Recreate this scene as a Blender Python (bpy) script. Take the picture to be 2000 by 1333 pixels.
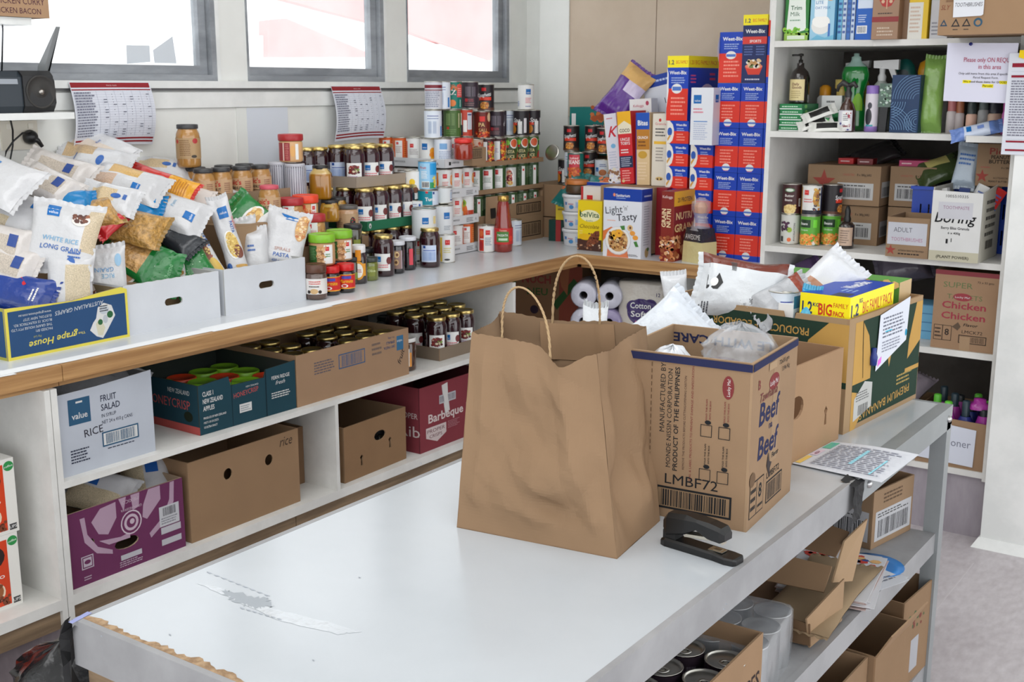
import bpy,math,random
from math import sin,cos,pi,radians
from mathutils import Vector,Matrix,noise
from mathutils.geometry import tessellate_polygon
SC =bpy.context.scene
COLL =SC.collection
for _o in list(bpy.data.objects):bpy.data.objects.remove(_o)
YAW,PITCH,ROLL,FPX,HC =-0.61172712,0.21298993,0.0012,2302.6,1.6
def _basis():
    f =Vector((sin(YAW)*cos(PITCH),cos(YAW)*cos(PITCH),-sin(PITCH)))
    r =Vector((cos(YAW),-sin(YAW),0));u =r.cross(f)
    c,s =cos(ROLL),sin(ROLL)
    return c*r+s*u,-s*r+c*u,f
CR,CU,CF =_basis()
cam =bpy.data.objects.new('camera',bpy.data.cameras.new('camera'))
COLL.objects.link(cam)
m =Matrix.Identity(4)
for i in range(3):
    m[i][0],m[i][1],m[i][2]=CR[i],CU[i],-CF[i]
m[2][3]=HC
cam.matrix_world =m
cam.data.sensor_width =36.0
cam.data.lens =FPX/2000*36
cam.data.clip_start =0.05
cam.data.dof.use_dof =True
cam.data.dof.focus_distance =1.9
cam.data.dof.aperture_fstop =22
SC.camera =cam
def _ray(x,y):
    return CR*((x-1000)/FPX)-CU*((y-666.5)/FPX)+CF
def oz(x,y,z):
    d =_ray(x,y);p =d*((z-HC)/d.z);p.z =z;return p
def ox(x,y,X):
    d =_ray(x,y);p =d*(X/d.x);p.z +=HC;return p
def oy(x,y,Y):
    d =_ray(x,y);p =d*(Y/d.y);p.z +=HC;return p
SC.view_settings.view_transform ='Standard'
SC.view_settings.look ='None'
SC.view_settings.gamma =1.0
SC.view_settings.exposure =.75
SC.view_settings.use_curve_mapping =False
w =bpy.data.worlds.new('overcast sky');SC.world =w;w.use_nodes =True
bg =w.node_tree.nodes['Background']
bg.inputs[0].default_value =(0.955,0.98,1.0,1);bg.inputs[1].default_value =1.25
def area_light(name,loc,sx,sy,power,rot=(0,0,0),col=(1,1,1)):
    l =bpy.data.lights.new(name,'AREA');l.shape ='RECTANGLE';l.size =sx;l.size_y =sy
    l.energy =power;l.color =col
    o =bpy.data.objects.new(name,l);COLL.objects.link(o);o.location =loc;o.rotation_euler =rot
    return o
for nm_,loc_,sx_,sy_,pw_ in (('ceiling_lamp',(-1.9,2.2,2.86),1.2,2.4,12),('ceiling_lamp',(-.6,.6,2.86),1.2,2.4,9)):
    area_light(nm_,loc_,sx_,sy_,pw_)
def S(r,g=None,b=None):
    if isinstance(r,str):
        h =r.lstrip('#');r,g,b =(int(h[i:i+2],16) for i in (0,2,4))
    f =lambda c:(c/255/12.92) if c/255 <=.04045 else ((c/255+.055)/1.055)**2.4
    return (f(r),f(g),f(b))
def nmat(name):
    mt =bpy.data.materials.new(name);mt.use_nodes =True
    nt =mt.node_tree;return mt,nt,nt.nodes['Principled BSDF']
def N(nt,typ,**kw):
    n =nt.nodes.new(typ)
    for k,v in kw.items():
        if k.startswith('i_'):
            n.inputs[k[2:].replace('_',' ')].default_value =v
        else:setattr(n,k,v)
    return n
def vmat(name,rough=.5,metal=0,coat=0,bump=0,bscale=60,bdist=.002,var=0,vscale=8,spec=.5,stretch=None,alpha=None,trans=0,detail=3,sat=None):
    """surface whose colour comes from the printed colour of each face"""
    mt,nt,b =nmat(name)
    at =N(nt,'ShaderNodeAttribute',attribute_name='Col')
    tc =N(nt,'ShaderNodeTexCoord')
    vec =tc.outputs['Object']
    if stretch:
        mp =N(nt,'ShaderNodeMapping');mp.inputs['Scale'].default_value =stretch
        nt.links.new(vec,mp.inputs[0]);vec =mp.outputs[0]
    colout =at.outputs['Color']
    if sat:
        hs =N(nt,'ShaderNodeHueSaturation');hs.inputs['Saturation'].default_value =sat;hs.inputs['Value'].default_value =.75;nt.links.new(colout,hs.inputs['Color']);colout =hs.outputs[0]
    if var:
        nz =N(nt,'ShaderNodeTexNoise',i_Scale=vscale,i_Detail=4.0);nt.links.new(vec,nz.inputs[0])
        mr =N(nt,'ShaderNodeMapRange');mr.inputs[3].default_value =1-var;mr.inputs[4].default_value =1+var*.6
        mr.inputs[1].default_value =.3;mr.inputs[2].default_value =.7
        nt.links.new(nz.outputs[0],mr.inputs[0])
        mx =N(nt,'ShaderNodeVectorMath',operation='SCALE');nt.links.new(colout,mx.inputs[0]);nt.links.new(mr.outputs[0],mx.inputs['Scale'])
        colout =mx.outputs[0]
    nt.links.new(colout,b.inputs['Base Color'])
    b.inputs['Roughness'].default_value =rough;b.inputs['Metallic'].default_value =metal
    b.inputs['Specular IOR Level'].default_value =spec
    b.inputs['Coat Weight'].default_value =coat;b.inputs['Coat Roughness'].default_value =.06
    if alpha is not None:b.inputs['Alpha'].default_value =alpha
    b.inputs['Transmission Weight'].default_value =trans
    if bump:
        nz =N(nt,'ShaderNodeTexNoise',i_Scale=bscale,i_Detail=float(detail));nt.links.new(vec,nz.inputs[0])
        bp =N(nt,'ShaderNodeBump');bp.inputs['Strength'].default_value =bump;bp.inputs['Distance'].default_value =bdist
        nt.links.new(nz.outputs[0],bp.inputs['Height']);nt.links.new(bp.outputs[0],b.inputs['Normal'])
    return mt
M =dict(
    card=vmat('corrugated cardboard',.82,bump=.25,bscale=40,var=.05,spec=.25,sat=.88),
    print=vmat('printed carton',.42,bump=.05,bscale=30),
    paper=vmat('paper',.8,bump=.08,bscale=20,spec=.3),
    paint=vmat('painted board',.5,bump=.06,bscale=15,var=.03,vscale=3),
    film=vmat('plastic film',.22,bump=.8,bscale=24,bdist=.008,coat=.4,detail=5),
    metal=vmat('tinplate',.28,metal=1.0),
    steel=vmat('grey painted steel',.4,metal=.35,bump=.03,var=.04),
    plastic=vmat('moulded plastic',.35),
    glass=vmat('filled glass',.12,coat=1.0),
    rough=vmat('rough black',.7,bump=.2,bscale=80),
    clear=vmat('clear film',.12,bump=.8,bscale=22,bdist=.008,coat=.6,alpha=.34,spec=.8),
    glassclear=vmat('clear glass',.05,alpha=.22,coat=1.0),
    kraft=vmat('kraft paper',.78,bump=.22,bscale=9,bdist=.004,var=.05,vscale=5,spec=.25,sat=.94),
    rice=vmat('grain in film',.3,bump=.9,bscale=320,bdist=.002,coat=.4,var=.25,vscale=300),
    pasta=vmat('pasta in film',.25,bump=1.0,bscale=70,bdist=.012,coat=.5,var=.45,vscale=60),
)
MK =list(M.keys())
_tc ={}
def text_tris(s,bold=0.0,shear=0.0):
    k =(s,bold,shear)
    if k in _tc:return _tc[k]
    cu =bpy.data.curves.new('t','FONT');cu.body =s;cu.size =1.0;cu.resolution_u =2
    cu.offset =0 if 'M' in s else min(bold,.05)*.5;cu.shear =shear
    o =bpy.data.objects.new('t',cu);COLL.objects.link(o)
    me =bpy.data.meshes.new_from_object(o.evaluated_get(bpy.context.evaluated_depsgraph_get()))
    vs =[(v.co.x,v.co.y) for v in me.vertices];fs =[tuple(p.vertices) for p in me.polygons]
    bpy.data.objects.remove(o);bpy.data.curves.remove(cu);bpy.data.meshes.remove(me)
    if vs:
        x0 =min(v[0] for v in vs);x1 =max(v[0] for v in vs)
    else:x0 =x1 =0
    _tc[k]=(vs,fs,x0,x1);return _tc[k]
class MB:
    def __init__(s,mats=('card',)):
        s.v =[];s.f =[];s.c =[];s.m =[];s.sm =[];s.mats =list(mats)
    def mi(s,mat):
        if mat is None:return 0
        if mat not in s.mats:s.mats.append(mat)
        return s.mats.index(mat)
    def add(s,vs,fs,col,mat=None,smooth=False):
        o =len(s.v);s.v +=[tuple(v) for v in vs];k =s.mi(mat)
        multi =isinstance(col,list)
        for i,f in enumerate(fs):
            s.f.append(tuple(a+o for a in f));s.c.append(col[i] if multi else col);s.m.append(k);s.sm.append(smooth)
    def quad(s,a,b,c,d,col,mat=None):s.add([a,b,c,d],[(0,1,2,3)],col,mat)
    def box(s,x0,y0,z0,x1,y1,z1,col,mat=None,T=None):
        vs =[(x,y,z) for z in (z0,z1) for y in (y0,y1) for x in (x0,x1)]
        if T:vs =[T @ Vector(v) for v in vs]
        s.add(vs,[(0,2,3,1),(4,5,7,6),(0,1,5,4),(1,3,7,5),(3,2,6,7),(2,0,4,6)],col,mat)
    def hexa(s,b,t,col,mat=None):
        s.add(list(b)+list(t),[(3,2,1,0),(4,5,6,7),(0,1,5,4),(1,2,6,5),(2,3,7,6),(3,0,4,7)],col,mat)
    def lathe(s,prof,col,n=20,mat=None,smooth=True,T=None,sq=None):
        """prof: [(r,z,(colour)),...]; None between runs makes a sharp edge"""
        runs =[[]]
        for p in prof:
            if p is None:runs.append([runs[-1][-1]])
            else:runs[-1].append(p)
        for run in runs:
            vs =[]
            for p in run:
                for i in range(n):
                    a =2*pi*i/n;r =p[0]
                    if sq:r =r*(abs(cos(a))**sq+abs(sin(a))**sq)**(-1/sq)
                    v =Vector((r*cos(a),r*sin(a),p[1]));vs.append(T @ v if T else v)
            fs =[];cs =[]
            for j in range(len(run)-1):
                for i in range(n):
                    fs.append((j*n+i,j*n+(i+1) % n,(j+1)*n+(i+1) % n,(j+1)*n+i))
                    cs.append(run[j][2] if len(run[j])>2 else col)
            s.add(vs,fs,cs,mat,smooth)
    def disc(s,r,z,col,n=20,mat=None,T=None,up=True):
        vs =[Vector((r*cos(2*pi*i/n),r*sin(2*pi*i/n),z)) for i in range(n)]
        if T:vs =[T @ v for v in vs]
        s.add(vs,[tuple(range(n)) if up else tuple(reversed(range(n)))],col,mat)
    def tube(s,pts,r,col,n=6,mat=None):
        pts =[Vector(p) for p in pts];vs =[];k =len(pts)
        up =Vector((0,0,1))
        for i,p in enumerate(pts):
            d =(pts[min(i+1,k-1)]-pts[max(i-1,0)]).normalized()
            a =d.cross(up)
            if a.length <.05:a =d.cross(Vector((1,0,0)))
            a.normalize();b =d.cross(a)
            rr =r[i] if isinstance(r,(list,tuple)) else r
            for j in range(n):
                t =2*pi*j/n;vs.append(p+a*rr*cos(t)+b*rr*sin(t))
        fs =[(i*n+j,(i+1)*n+j,(i+1)*n+(j+1) % n,i*n+(j+1) % n) for i in range(k-1) for j in range(n)]
        fs +=[tuple(range(n)),tuple(reversed(range((k-1)*n,k*n)))]
        s.add(vs,fs,col,mat,True)
    def plate(s,outline,holes,T,th,col,mat=None,edge=None):
        """flat board with holes in the (u,v) plane of T, thickness th towards -w"""
        polys =[[Vector((u,v,0)) for u,v in outline]]+[[Vector((u,v,0)) for u,v in h] for h in holes]
        tris =tessellate_polygon(polys);flat =[p for pl in polys for p in pl];n =len(flat)
        vs =[T @ p for p in flat]+[T @ (p-Vector((0,0,th))) for p in flat]
        fs =[];
        for t in tris:
            a,b,c =(flat[i] for i in t)
            if (b-a).cross(c-a).z <0:t =(t[0],t[2],t[1])
            fs.append(tuple(t));fs.append((t[2]+n,t[1]+n,t[0]+n))
        s.add(vs,fs,col,mat)
        es =[];k =0
        for pl in polys:
            m_ =len(pl)
            for i in range(m_):es.append((k+i,k+(i+1) % m_,k+(i+1) % m_+n,k+i+n))
            k +=m_
        s.add(vs,es,edge or col,mat)
    def build(s,name,parent=None,mat0=None):
        me =bpy.data.meshes.new(name)
        me.from_pydata([tuple(v) for v in s.v],[],s.f)
        at =me.color_attributes.new('Col','FLOAT_COLOR','CORNER')
        buf =[]
        for p,c in zip(s.f,s.c):buf +=[c[0],c[1],c[2],1.0]*len(p)
        at.data.foreach_set('color',buf)
        me.polygons.foreach_set('material_index',s.m);me.polygons.foreach_set('use_smooth',s.sm)
        for k in s.mats:me.materials.append(M[k] if isinstance(k,str) else k)
        me.update()
        o =bpy.data.objects.new(name,me);COLL.objects.link(o)
        if parent:o.parent =parent
        return o
    def paint(s,items,fn,mat='print',seg=.005,base=.0003):
        for k,it in enumerate(items):
            t =it[0];off =base+k*(.0001 if seg else .00004)+(.0002 if seg and t in 'tbls' else 0)
            if t =='r':
                _,u0,v0,u1,v1,col =it[:6]
                n =max(1,min(44,int(abs(u1-u0)/seg+.99))) if seg else 1
                m_ =max(1,min(24,int(abs(v1-v0)/seg+.99))) if seg and len(it)>6 else 1
                vs =[fn(u0+(u1-u0)*i/n,v0+(v1-v0)*j/m_,off) for j in range(m_+1) for i in range(n+1)]
                s.add(vs,[(j*(n+1)+i,j*(n+1)+i+1,(j+1)*(n+1)+i+1,(j+1)*(n+1)+i) for j in range(m_) for i in range(n)],col,mat)
            elif t =='e':
                _,uc,vc,ru,rv,col =it[:6];n =18
                g =max(1,min(5,int(ru/.006+.5))) if seg else 1
                vs =[fn(uc,vc,off)]+[fn(uc+ru*q/g*cos(2*pi*i/n),vc+rv*q/g*sin(2*pi*i/n),off) for q in range(1,g+1) for i in range(n)]
                s.add(vs,[(0,1+i,1+(i+1) % n) for i in range(n)]+[(1+q*n+i,1+(q+1)*n+i,1+(q+1)*n+(i+1) % n,1+q*n+(i+1) % n) for q in range(g-1) for i in range(n)],col,mat)
            elif t =='p':
                pts =it[1];tr =tessellate_polygon([[Vector((u,v,0)) for u,v in pts]])
                tr =[(a,b,c) if (Vector(pts[b])-Vector(pts[a])).cross(Vector(pts[c])-Vector(pts[a]))>0 else (a,c,b) for a,b,c in tr]
                s.add([fn(u,v,off) for u,v in pts],tr,it[2],mat)
            elif t =='b':
                _,u0,v0,u1,v1,col =it[:6];rr =random.Random(len(it)+int(u0*1e4));u =u0
                hz =len(it)>6
                L_ =(v1-v0) if hz else (u1-u0);a =0
                while a <L_:
                    wd =L_*rr.choice((.008,.012,.02,.026));e =min(L_,a+wd)
                    if hz:vs =[fn(u0,v0+a,off),fn(u1,v0+a,off),fn(u1,v0+e,off),fn(u0,v0+e,off)]
                    else:vs =[fn(u0+a,v0,off),fn(u0+e,v0,off),fn(u0+e,v1,off),fn(u0+a,v1,off)]
                    s.add(vs,[(0,1,2,3)],col,mat)
                    a =e+L_*rr.choice((.01,.014,.022))
            elif t =='s':
                _,u0,v0,u1,v1,cols,cnt,sz =it[:8];rr =random.Random(cnt+int(u0*1e4))
                for q in range(cnt):
                    uc =u0+(u1-u0)*rr.random();vc =v0+(v1-v0)*rr.random();z =sz*rr.uniform(.6,1.3);a0 =rr.random()*6
                    o2 =off+.00001*(q % 5)
                    vs =[fn(uc+z*cos(a0+a)*(1 if a % 2 else .75),vc+z*.8*sin(a0+a),o2) for a in (0,1.05,2.1,3.14,4.2,5.2)]
                    s.add(vs,[tuple(range(6))],rr.choice(cols),mat)
            elif t =='l':
                _,u0,v0,u1,v1,col,rows =it[:7];rr =random.Random(rows+int(v0*1e4))
                for q in range(rows):
                    h =(v1-v0)/rows;vb =v1-(q+.75)*h;a =u0;end =u1-(u1-u0)*rr.random()*.25
                    while a <end:
                        b_ =min(end,a+(u1-u0)*rr.uniform(.05,.16));n =1
                        s.add([fn(a,vb,off),fn(b_,vb,off),fn(b_,vb+h*.45,off),fn(a,vb+h*.45,off)],[(0,1,2,3)],col,mat)
                        a =b_+(u1-u0)*.025
            elif t =='t':
                o_ =it[6] if len(it)>6 else {}
                vs,fs,x0,x1 =text_tris(it[1],o_.get('bold',0.0),o_.get('shear',0.0))
                sz =it[4];sx =o_.get('sx',1.0)*sz;al =o_.get('al','l')
                if 'w' in o_ and x1 >x0:sx =o_['w']/(x1-x0)
                dx ={'l':-x0,'c':-(x0+x1)/2,'r':-x1}[al]
                rot =o_.get('rot',0);c_,s_ =cos(rot),sin(rot);pts =[]
                for x,y in vs:
                    a,b_ =(x+dx)*sx,y*sz
                    pts.append(fn(it[2]+a*c_-b_*s_,it[3]+a*s_+b_*c_,off))
                s.add(pts,fs,it[5],mat)
def tag(o,label=None,cat=None,group=None,kind=None):
    if label:o['label']=label
    if cat:o['category']=cat
    if group:o['group']=group
    if kind:o['kind']=kind
    return o
def thing(name,label,cat,loc=(0,0,0),rz=0,group=None,rot=None):
    o =bpy.data.objects.new(name,None);COLL.objects.link(o)
    o.empty_display_size =.05
    o.location =loc;o.rotation_euler =rot if rot else (0,0,rz)
    return tag(o,label,cat,group)
def kids(o):return list(o.children)
def dup(root,loc,rz=None,label=None,group=None,rot=None):
    r =root.copy();COLL.objects.link(r);r.location =loc
    if rz is not None:r.rotation_euler =(0,0,rz)
    if rot is not None:r.rotation_euler =rot
    if label:r['label']=label
    if group:r['group']=group
    for ch in kids(root):
        c =ch.copy();COLL.objects.link(c);c.parent =r
        for g in kids(ch):
            d =g.copy();COLL.objects.link(d);d.parent =c
    return r
class Protos:
    """first request of a kind builds it and uses that very object; later requests copy it"""
    def __init__(s):s.d ={}
    def put(s,key,make,loc,rz,label,group=None,rot=None,cat=None):
        if key not in s.d:
            o =make();s.d[key]=o
            o.location =loc;o.rotation_euler =rot if rot else (0,0,rz);tag(o,label,cat,group)
            return o
        o =dup(s.d[key],loc,rz,label,group,rot)
        return o
PR =Protos()
def struct(mb,name,**kw):
    o =mb.build(name);o['kind']='structure'
    for k,v in kw.items():o[k]=v
    return o
ORD =['first','second','third','fourth','fifth','sixth','seventh','eighth','ninth','tenth']
WHITE =S(225,226,224)
# ================================================================ the room
XF,YF =-2.631,4.247
XL,YB =-3.42,5.0
CT =.90
def floor_mat():
    mt,nt,b =nmat('marbled vinyl floor')
    tc =N(nt,'ShaderNodeTexCoord');n1 =N(nt,'ShaderNodeTexNoise',i_Scale=5.0,i_Detail=8.0,i_Roughness=.7)
    n2 =N(nt,'ShaderNodeTexNoise',i_Scale=45.0,i_Detail=6.0)
    mp =N(nt,'ShaderNodeMapping');mp.inputs['Scale'].default_value =(1.0,.45,1)
    nt.links.new(tc.outputs['Object'],mp.inputs[0]);nt.links.new(mp.outputs[0],n1.inputs[0]);nt.links.new(mp.outputs[0],n2.inputs[0])
    ad =N(nt,'ShaderNodeMath',operation='ADD');nt.links.new(n1.outputs[0],ad.inputs[0]);nt.links.new(n2.outputs[0],ad.inputs[1])
    cr =N(nt,'ShaderNodeValToRGB');cr.color_ramp.elements[0].position =.35;cr.color_ramp.elements[1].position =.65
    cr.color_ramp.elements[0].color =(*S(172,164,167),1);cr.color_ramp.elements[1].color =(*S(200,194,197),1)
    dv =N(nt,'ShaderNodeMath',operation='MULTIPLY');dv.inputs[1].default_value =.5
    nt.links.new(ad.outputs[0],dv.inputs[0]);nt.links.new(dv.outputs[0],cr.inputs[0]);nt.links.new(cr.outputs[0],b.inputs['Base Color'])
    b.inputs['Roughness'].default_value =.42
    return mt
def noise_paint(name,c0,c1,scale=2.0,rough=.6,lo=.4,hi=.62,stretch=(1,1,1),detail=6.0,bump=0):
    mt,nt,b =nmat(name)
    tc =N(nt,'ShaderNodeTexCoord');mp =N(nt,'ShaderNodeMapping');mp.inputs['Scale'].default_value =stretch
    n1 =N(nt,'ShaderNodeTexNoise',i_Scale=scale,i_Detail=detail,i_Roughness=.6)
    nt.links.new(tc.outputs['Object'],mp.inputs[0]);nt.links.new(mp.outputs[0],n1.inputs[0])
    cr =N(nt,'ShaderNodeValToRGB');e =cr.color_ramp.elements
    e[0].position =lo;e[1].position =hi;e[0].color =(*c0,1);e[1].color =(*c1,1)
    nt.links.new(n1.outputs[0],cr.inputs[0]);nt.links.new(cr.outputs[0],b.inputs['Base Color'])
    b.inputs['Roughness'].default_value =rough
    if bump:
        bp =N(nt,'ShaderNodeBump');bp.inputs['Strength'].default_value =bump;bp.inputs['Distance'].default_value =.002
        nt.links.new(n1.outputs[0],bp.inputs['Height']);nt.links.new(bp.outputs[0],b.inputs['Normal'])
    return mt
M['floor']=floor_mat()
M['wall']=noise_paint('scuffed white wall paint',S(226,227,223),S(233,234,230),3.0,.55)
M['trim']=noise_paint('glossy white trim paint',S(222,224,222),S(234,235,233),6.0,.35)
M['tan']=noise_paint('tan wall board',S(196,178,158),S(206,189,170),2.0,.8)
M['frame']=noise_paint('weathered grey window frame',S(128,132,137),S(158,162,167),9.0,.6,stretch=(1,.3,1))
M['wood']=noise_paint('clear pine edging',S(158,116,72),S(190,148,98),7.0,.5,stretch=(.25,.25,6),detail=8.0)
M['woodx']=noise_paint('clear pine edging along the back',S(158,116,72),S(190,148,98),7.0,.5,stretch=(.25,1,6),detail=8.0)
M['plinth']=noise_paint('worn brown plinth',S(112,92,70),S(150,126,98),6.0,.7,stretch=(1,.4,5))
M['cove']=noise_paint('coved vinyl skirting',S(112,102,106),S(140,130,134),6.0,.6,stretch=(1,1,.4))
M['covelight']=noise_paint('coved vinyl under shelves',S(140,132,140),S(164,157,164),8.0,.6,stretch=(1,1,.25))
M['cab']=noise_paint('white painted cabinet board',S(212,211,207),S(228,227,223),5.0,.45)
M['chip']=noise_paint('bare chipboard',S(140,112,84),S(176,148,116),60.0,.9)
M['lam']=noise_paint('white laminate',S(204,208,212),S(214,217,221),2.5,.28)
C0 =(.5,.5,.5)
f =MB(['floor']);f.quad((-3.55,-2,0),(3,-2,0),(3,5.1,0),(-3.55,5.1,0),C0);struct(f,'floor')
sm =MB(['paint'])
sm.box(-.885,1.2,0,-.880,4.02,.0006,S(196,190,192))
_s =struct(sm,'trim_10');_s.location.x =0
def wbox(mb,y0,z0,y1,z1,x0=XL-.10,x1=XL,col=C0,mat=None):mb.box(x0,y0,z0,x1,y1,z1,col,mat)
W1 =(1.85,2.995);W2 =(3.145,3.92);W3 =(4.072,4.843);WZ0,WZ1 =1.617,2.45
wl =MB(['wall'])
wbox(wl,-2,0,5.1,WZ0);wbox(wl,-2,WZ1,5.1,2.9)
for a,b_ in ((-2,W1[0]),(W1[1],W2[0]),(W2[1],W3[0]),(W3[1],5.1)):wbox(wl,a,WZ0,b_,WZ1)
struct(wl,'wall_left')
def frame_ring(mb,y0,y1,z0,z1,w_,x0,x1,mat=None,wl_=None):
    wl_ =w_ if wl_ is None else wl_
    mb.box(x0,y0,z0,x1,y1,z0+w_,C0,mat);mb.box(x0,y0,z1-w_,x1,y1,z1,C0,mat)
    mb.box(x0,y0,z0+w_,x1,y0+wl_,z1-w_,C0,mat);mb.box(x0,y1-w_,z0+w_,x1,y1,z1-w_,C0,mat)
for i,(a,b_) in enumerate((W1,W2,W3)):
    fr =MB(['frame'])
    frame_ring(fr,a,b_,WZ0,WZ1,.022,XL-.03,XL+.004,wl_=.008)
    win =struct(fr,'window_%d' % (i+1))
    sa =MB(['frame']);frame_ring(sa,a+.01,b_-.024,WZ0+.02,WZ1-.02,.034,XL-.055,XL-.02,wl_=.006)
    sa.build('sash',win)
    st =MB(['trim']);st.box(XL-.03,b_-.0,WZ0,XL+.006,b_+.016,WZ1,C0);st.build('trim_strip',win)
    gl =MB(['glassclear']);gl.box(XL-.042,a+.03,WZ0+.045,XL-.038,b_-.05,WZ1-.05,S(235,245,250));gl.build('pane',win)
M['glassclear'].node_tree.nodes['Principled BSDF'].inputs['Alpha'].default_value =.12
tr =MB(['trim'])
tr.box(XL,0,1.592,XL+.028,5.0,1.617,C0);tr.box(XL,0,1.583,XL+.012,5.0,1.592,S(120,120,120),'paint')
struct(tr,'trim_1')
tr =MB(['trim']);tr.box(XL,0,1.523,XL+.014,5.0,1.578,C0);struct(tr,'trim_2')
for i,(a,b_) in enumerate(((0,3.08),(3.084,5.0))):
    t_ =MB(['wall']);t_.box(XL,a,.9,XL+.004,b_,1.52,C0);struct(t_,'trim_%d' % (3+i))
wb =MB(['wall']);wb.box(-3.55,YB,0,1.3,YB+.1,2.9,C0);struct(wb,'wall_back')
for i,(a,b_) in enumerate(((-3.16,-2.69),(-2.686,-1.812))):
    t_ =MB(['tan']);t_.box(a,YB-.012,1.455,b_,YB,2.9,C0);struct(t_,'trim_%d' % (5+i))
t_ =MB(['wall']);t_.box(-3.33,YB-.02,.9,-3.16,YB,2.9,C0);struct(t_,'trim_7')
ce =MB(['wall']);ce.box(-3.55,-2,2.9,2.2,5.1,2.95,C0);struct(ce,'ceiling')
M['outred']=noise_paint('pale pinkish red roof sheeting',S(240,174,172),S(243,184,182),1.0,.9)  # the neighbouring roof's own pale pinkish red
M['dark']=noise_paint('shade-toned backing board',S(84,78,74),S(100,94,88),4.0,.8)  # shade of the deep shelf recesses put into the colour of the backs
M['outwhite']=noise_paint('plain white weatherboard',S(250,250,250),S(255,255,255),1.0,.9)  # near-white wall colour
post =MB(['trim'])
post.box(-.905,4.19,0,-.70,4.95,2.9,C0)
pp =struct(post,'wall_right')
# ================================================================ counters and cupboards
def box_thing(name,label,cat,mb,pname,loc=(0,0,0),**kw):
    t =thing(name,label,cat,loc,**kw);mb.build(pname,t);return t
t =thing('worktop','long white laminate counter top with pine edge under the windows','counter top',(0,0,0))
a =MB(['lam']);a.box(XL+.005,-.3,CT-.03,XF-.02,YB,CT,C0);a.build('top_panel',t)
for y0,y1 in ((-.3,1.742),(1.744,YF+.02)):
    e =MB(['wood']);e.box(XF-.02,y0,CT-.042,XF,y1,CT-.0005,C0);e.build('edging',t)
    e =MB(['wood']);e.box(XF-.05,y0,CT-.058,XF-.02,y1,CT-.03,C0);e.build('support_rail',t)
for (a0,a1,w_) in ((1.4,1.62,.028),(1.45,1.76,.020),(1.75,2.35,.016),(2.25,2.75,.03),(2.5,2.86,.022)):
    e =MB(['paper']);rr =random.Random(int(a0*100))
    n =14;vs =[]
    for i in range(n+1):
        y =a0+(a1-a0)*i/n
        zz =CT+.0006+int(a0*100) % 7*.00012;vs.append((XF-w_-.045,y,zz));vs.append((XF-.004-rr.random()*.004-(w_ <.025)*.012,y,zz))
    e.add(vs,[(2*i,2*i+1,2*i+3,2*i+2) for i in range(n)],S(236,238,240));o =e.build('paper_strip',t)
t =thing('worktop','white laminate counter top with pine edge along the tan back wall','counter top',(0,0,0))
a =MB(['lam']);a.box(XF-.02,YF+.02,CT-.03,-1.80,YB,CT,C0);a.build('top_panel',t)
e =MB(['woodx']);e.box(XF-.0,YF,CT-.042,-1.825,YF+.02,CT-.0005,C0);e.build('edging',t)
e =MB(['woodx']);e.box(XF-.0,YF+.02,CT-.058,-1.825,YF+.05,CT-.03,C0);e.build('support_rail',t)
Z1,Z2 =.275,.590
def panel(t,name,x0,y0,z0,x1,y1,z1,mat='cab'):
    b =MB([mat]);b.box(x0,y0,z0,x1,y1,z1,C0);return b.build(name,t)
t =thing('base_cabinet','white open shelf unit under the counter at the left picture edge','cabinet')
panel(t,'bottom_shelf',XL+.02,.4,Z1-.03,XF,1.686,Z1);panel(t,'side_panel',XL+.02,1.686,.2,XF,1.702,CT-.058)
panel(t,'back_panel',XL+.01,.4,.1,XL+.02,1.702,CT-.058,'dark')
t =thing('base_cabinet','long white open shelf unit under the window counter holding cartons','cabinet')
panel(t,'side_panel',XL+.02,1.704,.2,XF,1.722,CT-.058);panel(t,'side_panel',XL+.02,3.757,.2,XF,3.775,CT-.058)
panel(t,'upright',-2.90,2.735,Z1,XF,2.75,Z2-.018)
panel(t,'bottom_shelf',XL+.02,1.722,Z1-.03,XF,3.757,Z1);panel(t,'middle_shelf',XL+.02,1.722,Z2-.018,XF,3.757,Z2)
panel(t,'back_panel',XL+.01,1.704,.1,XL+.02,3.775,CT-.058,'dark')
t =thing('plinth','worn brown wooden plinth below the white shelves','plinth')
panel(t,'plinth_board',XF-.03,.4,.19,XF-.012,2.55,Z1-.03,'plinth');panel(t,'plinth_board',XF-.03,2.553,.19,XF-.012,4.2,Z1-.03,'plinth')
b =MB(['cove']);b.box(XF-.05,.4,0,XF-.035,4.3,.24,C0);struct(b,'baseboard_left')
b =MB(['paint']);b.box(XF-.034,.4,.06,XF-.030,4.3,.066,S(150,128,84));struct(b,'trim_8')
t =thing('base_cabinet','white open shelf unit under the back counter behind the paper bag','cabinet')
panel(t,'bottom_shelf',-3.3,YF+.02,.24,-1.82,YB,.27);panel(t,'upright',-2.215,YF+.02,.27,-2.20,YB-.02,CT-.058)
ZB =.545;panel(t,'middle_shelf',XF+.0,YF+.02,ZB-.018,-1.82,YB-.02,ZB);panel(t,'back_panel',-3.3,YB-.02,.1,-1.82,YB-.005,CT-.058,'dark')
UX0,UX1 =-1.81,-.918
SZ =(.252,.684,1.003,1.436,1.765)
t =thing('shelf_unit','tall white open corner shelving full of groceries and toiletries','shelving')
panel(t,'side_panel',UX0,YF,0.22,UX0+.018,YB,2.6)
panel(t,'side_panel',UX1-.012,YF,0.22,UX1+.002,YB,2.6)
panel(t,'back_panel',UX0+.018,YB-.012,.22,UX1-.012,YB-.001,2.6,'dark')
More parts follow.
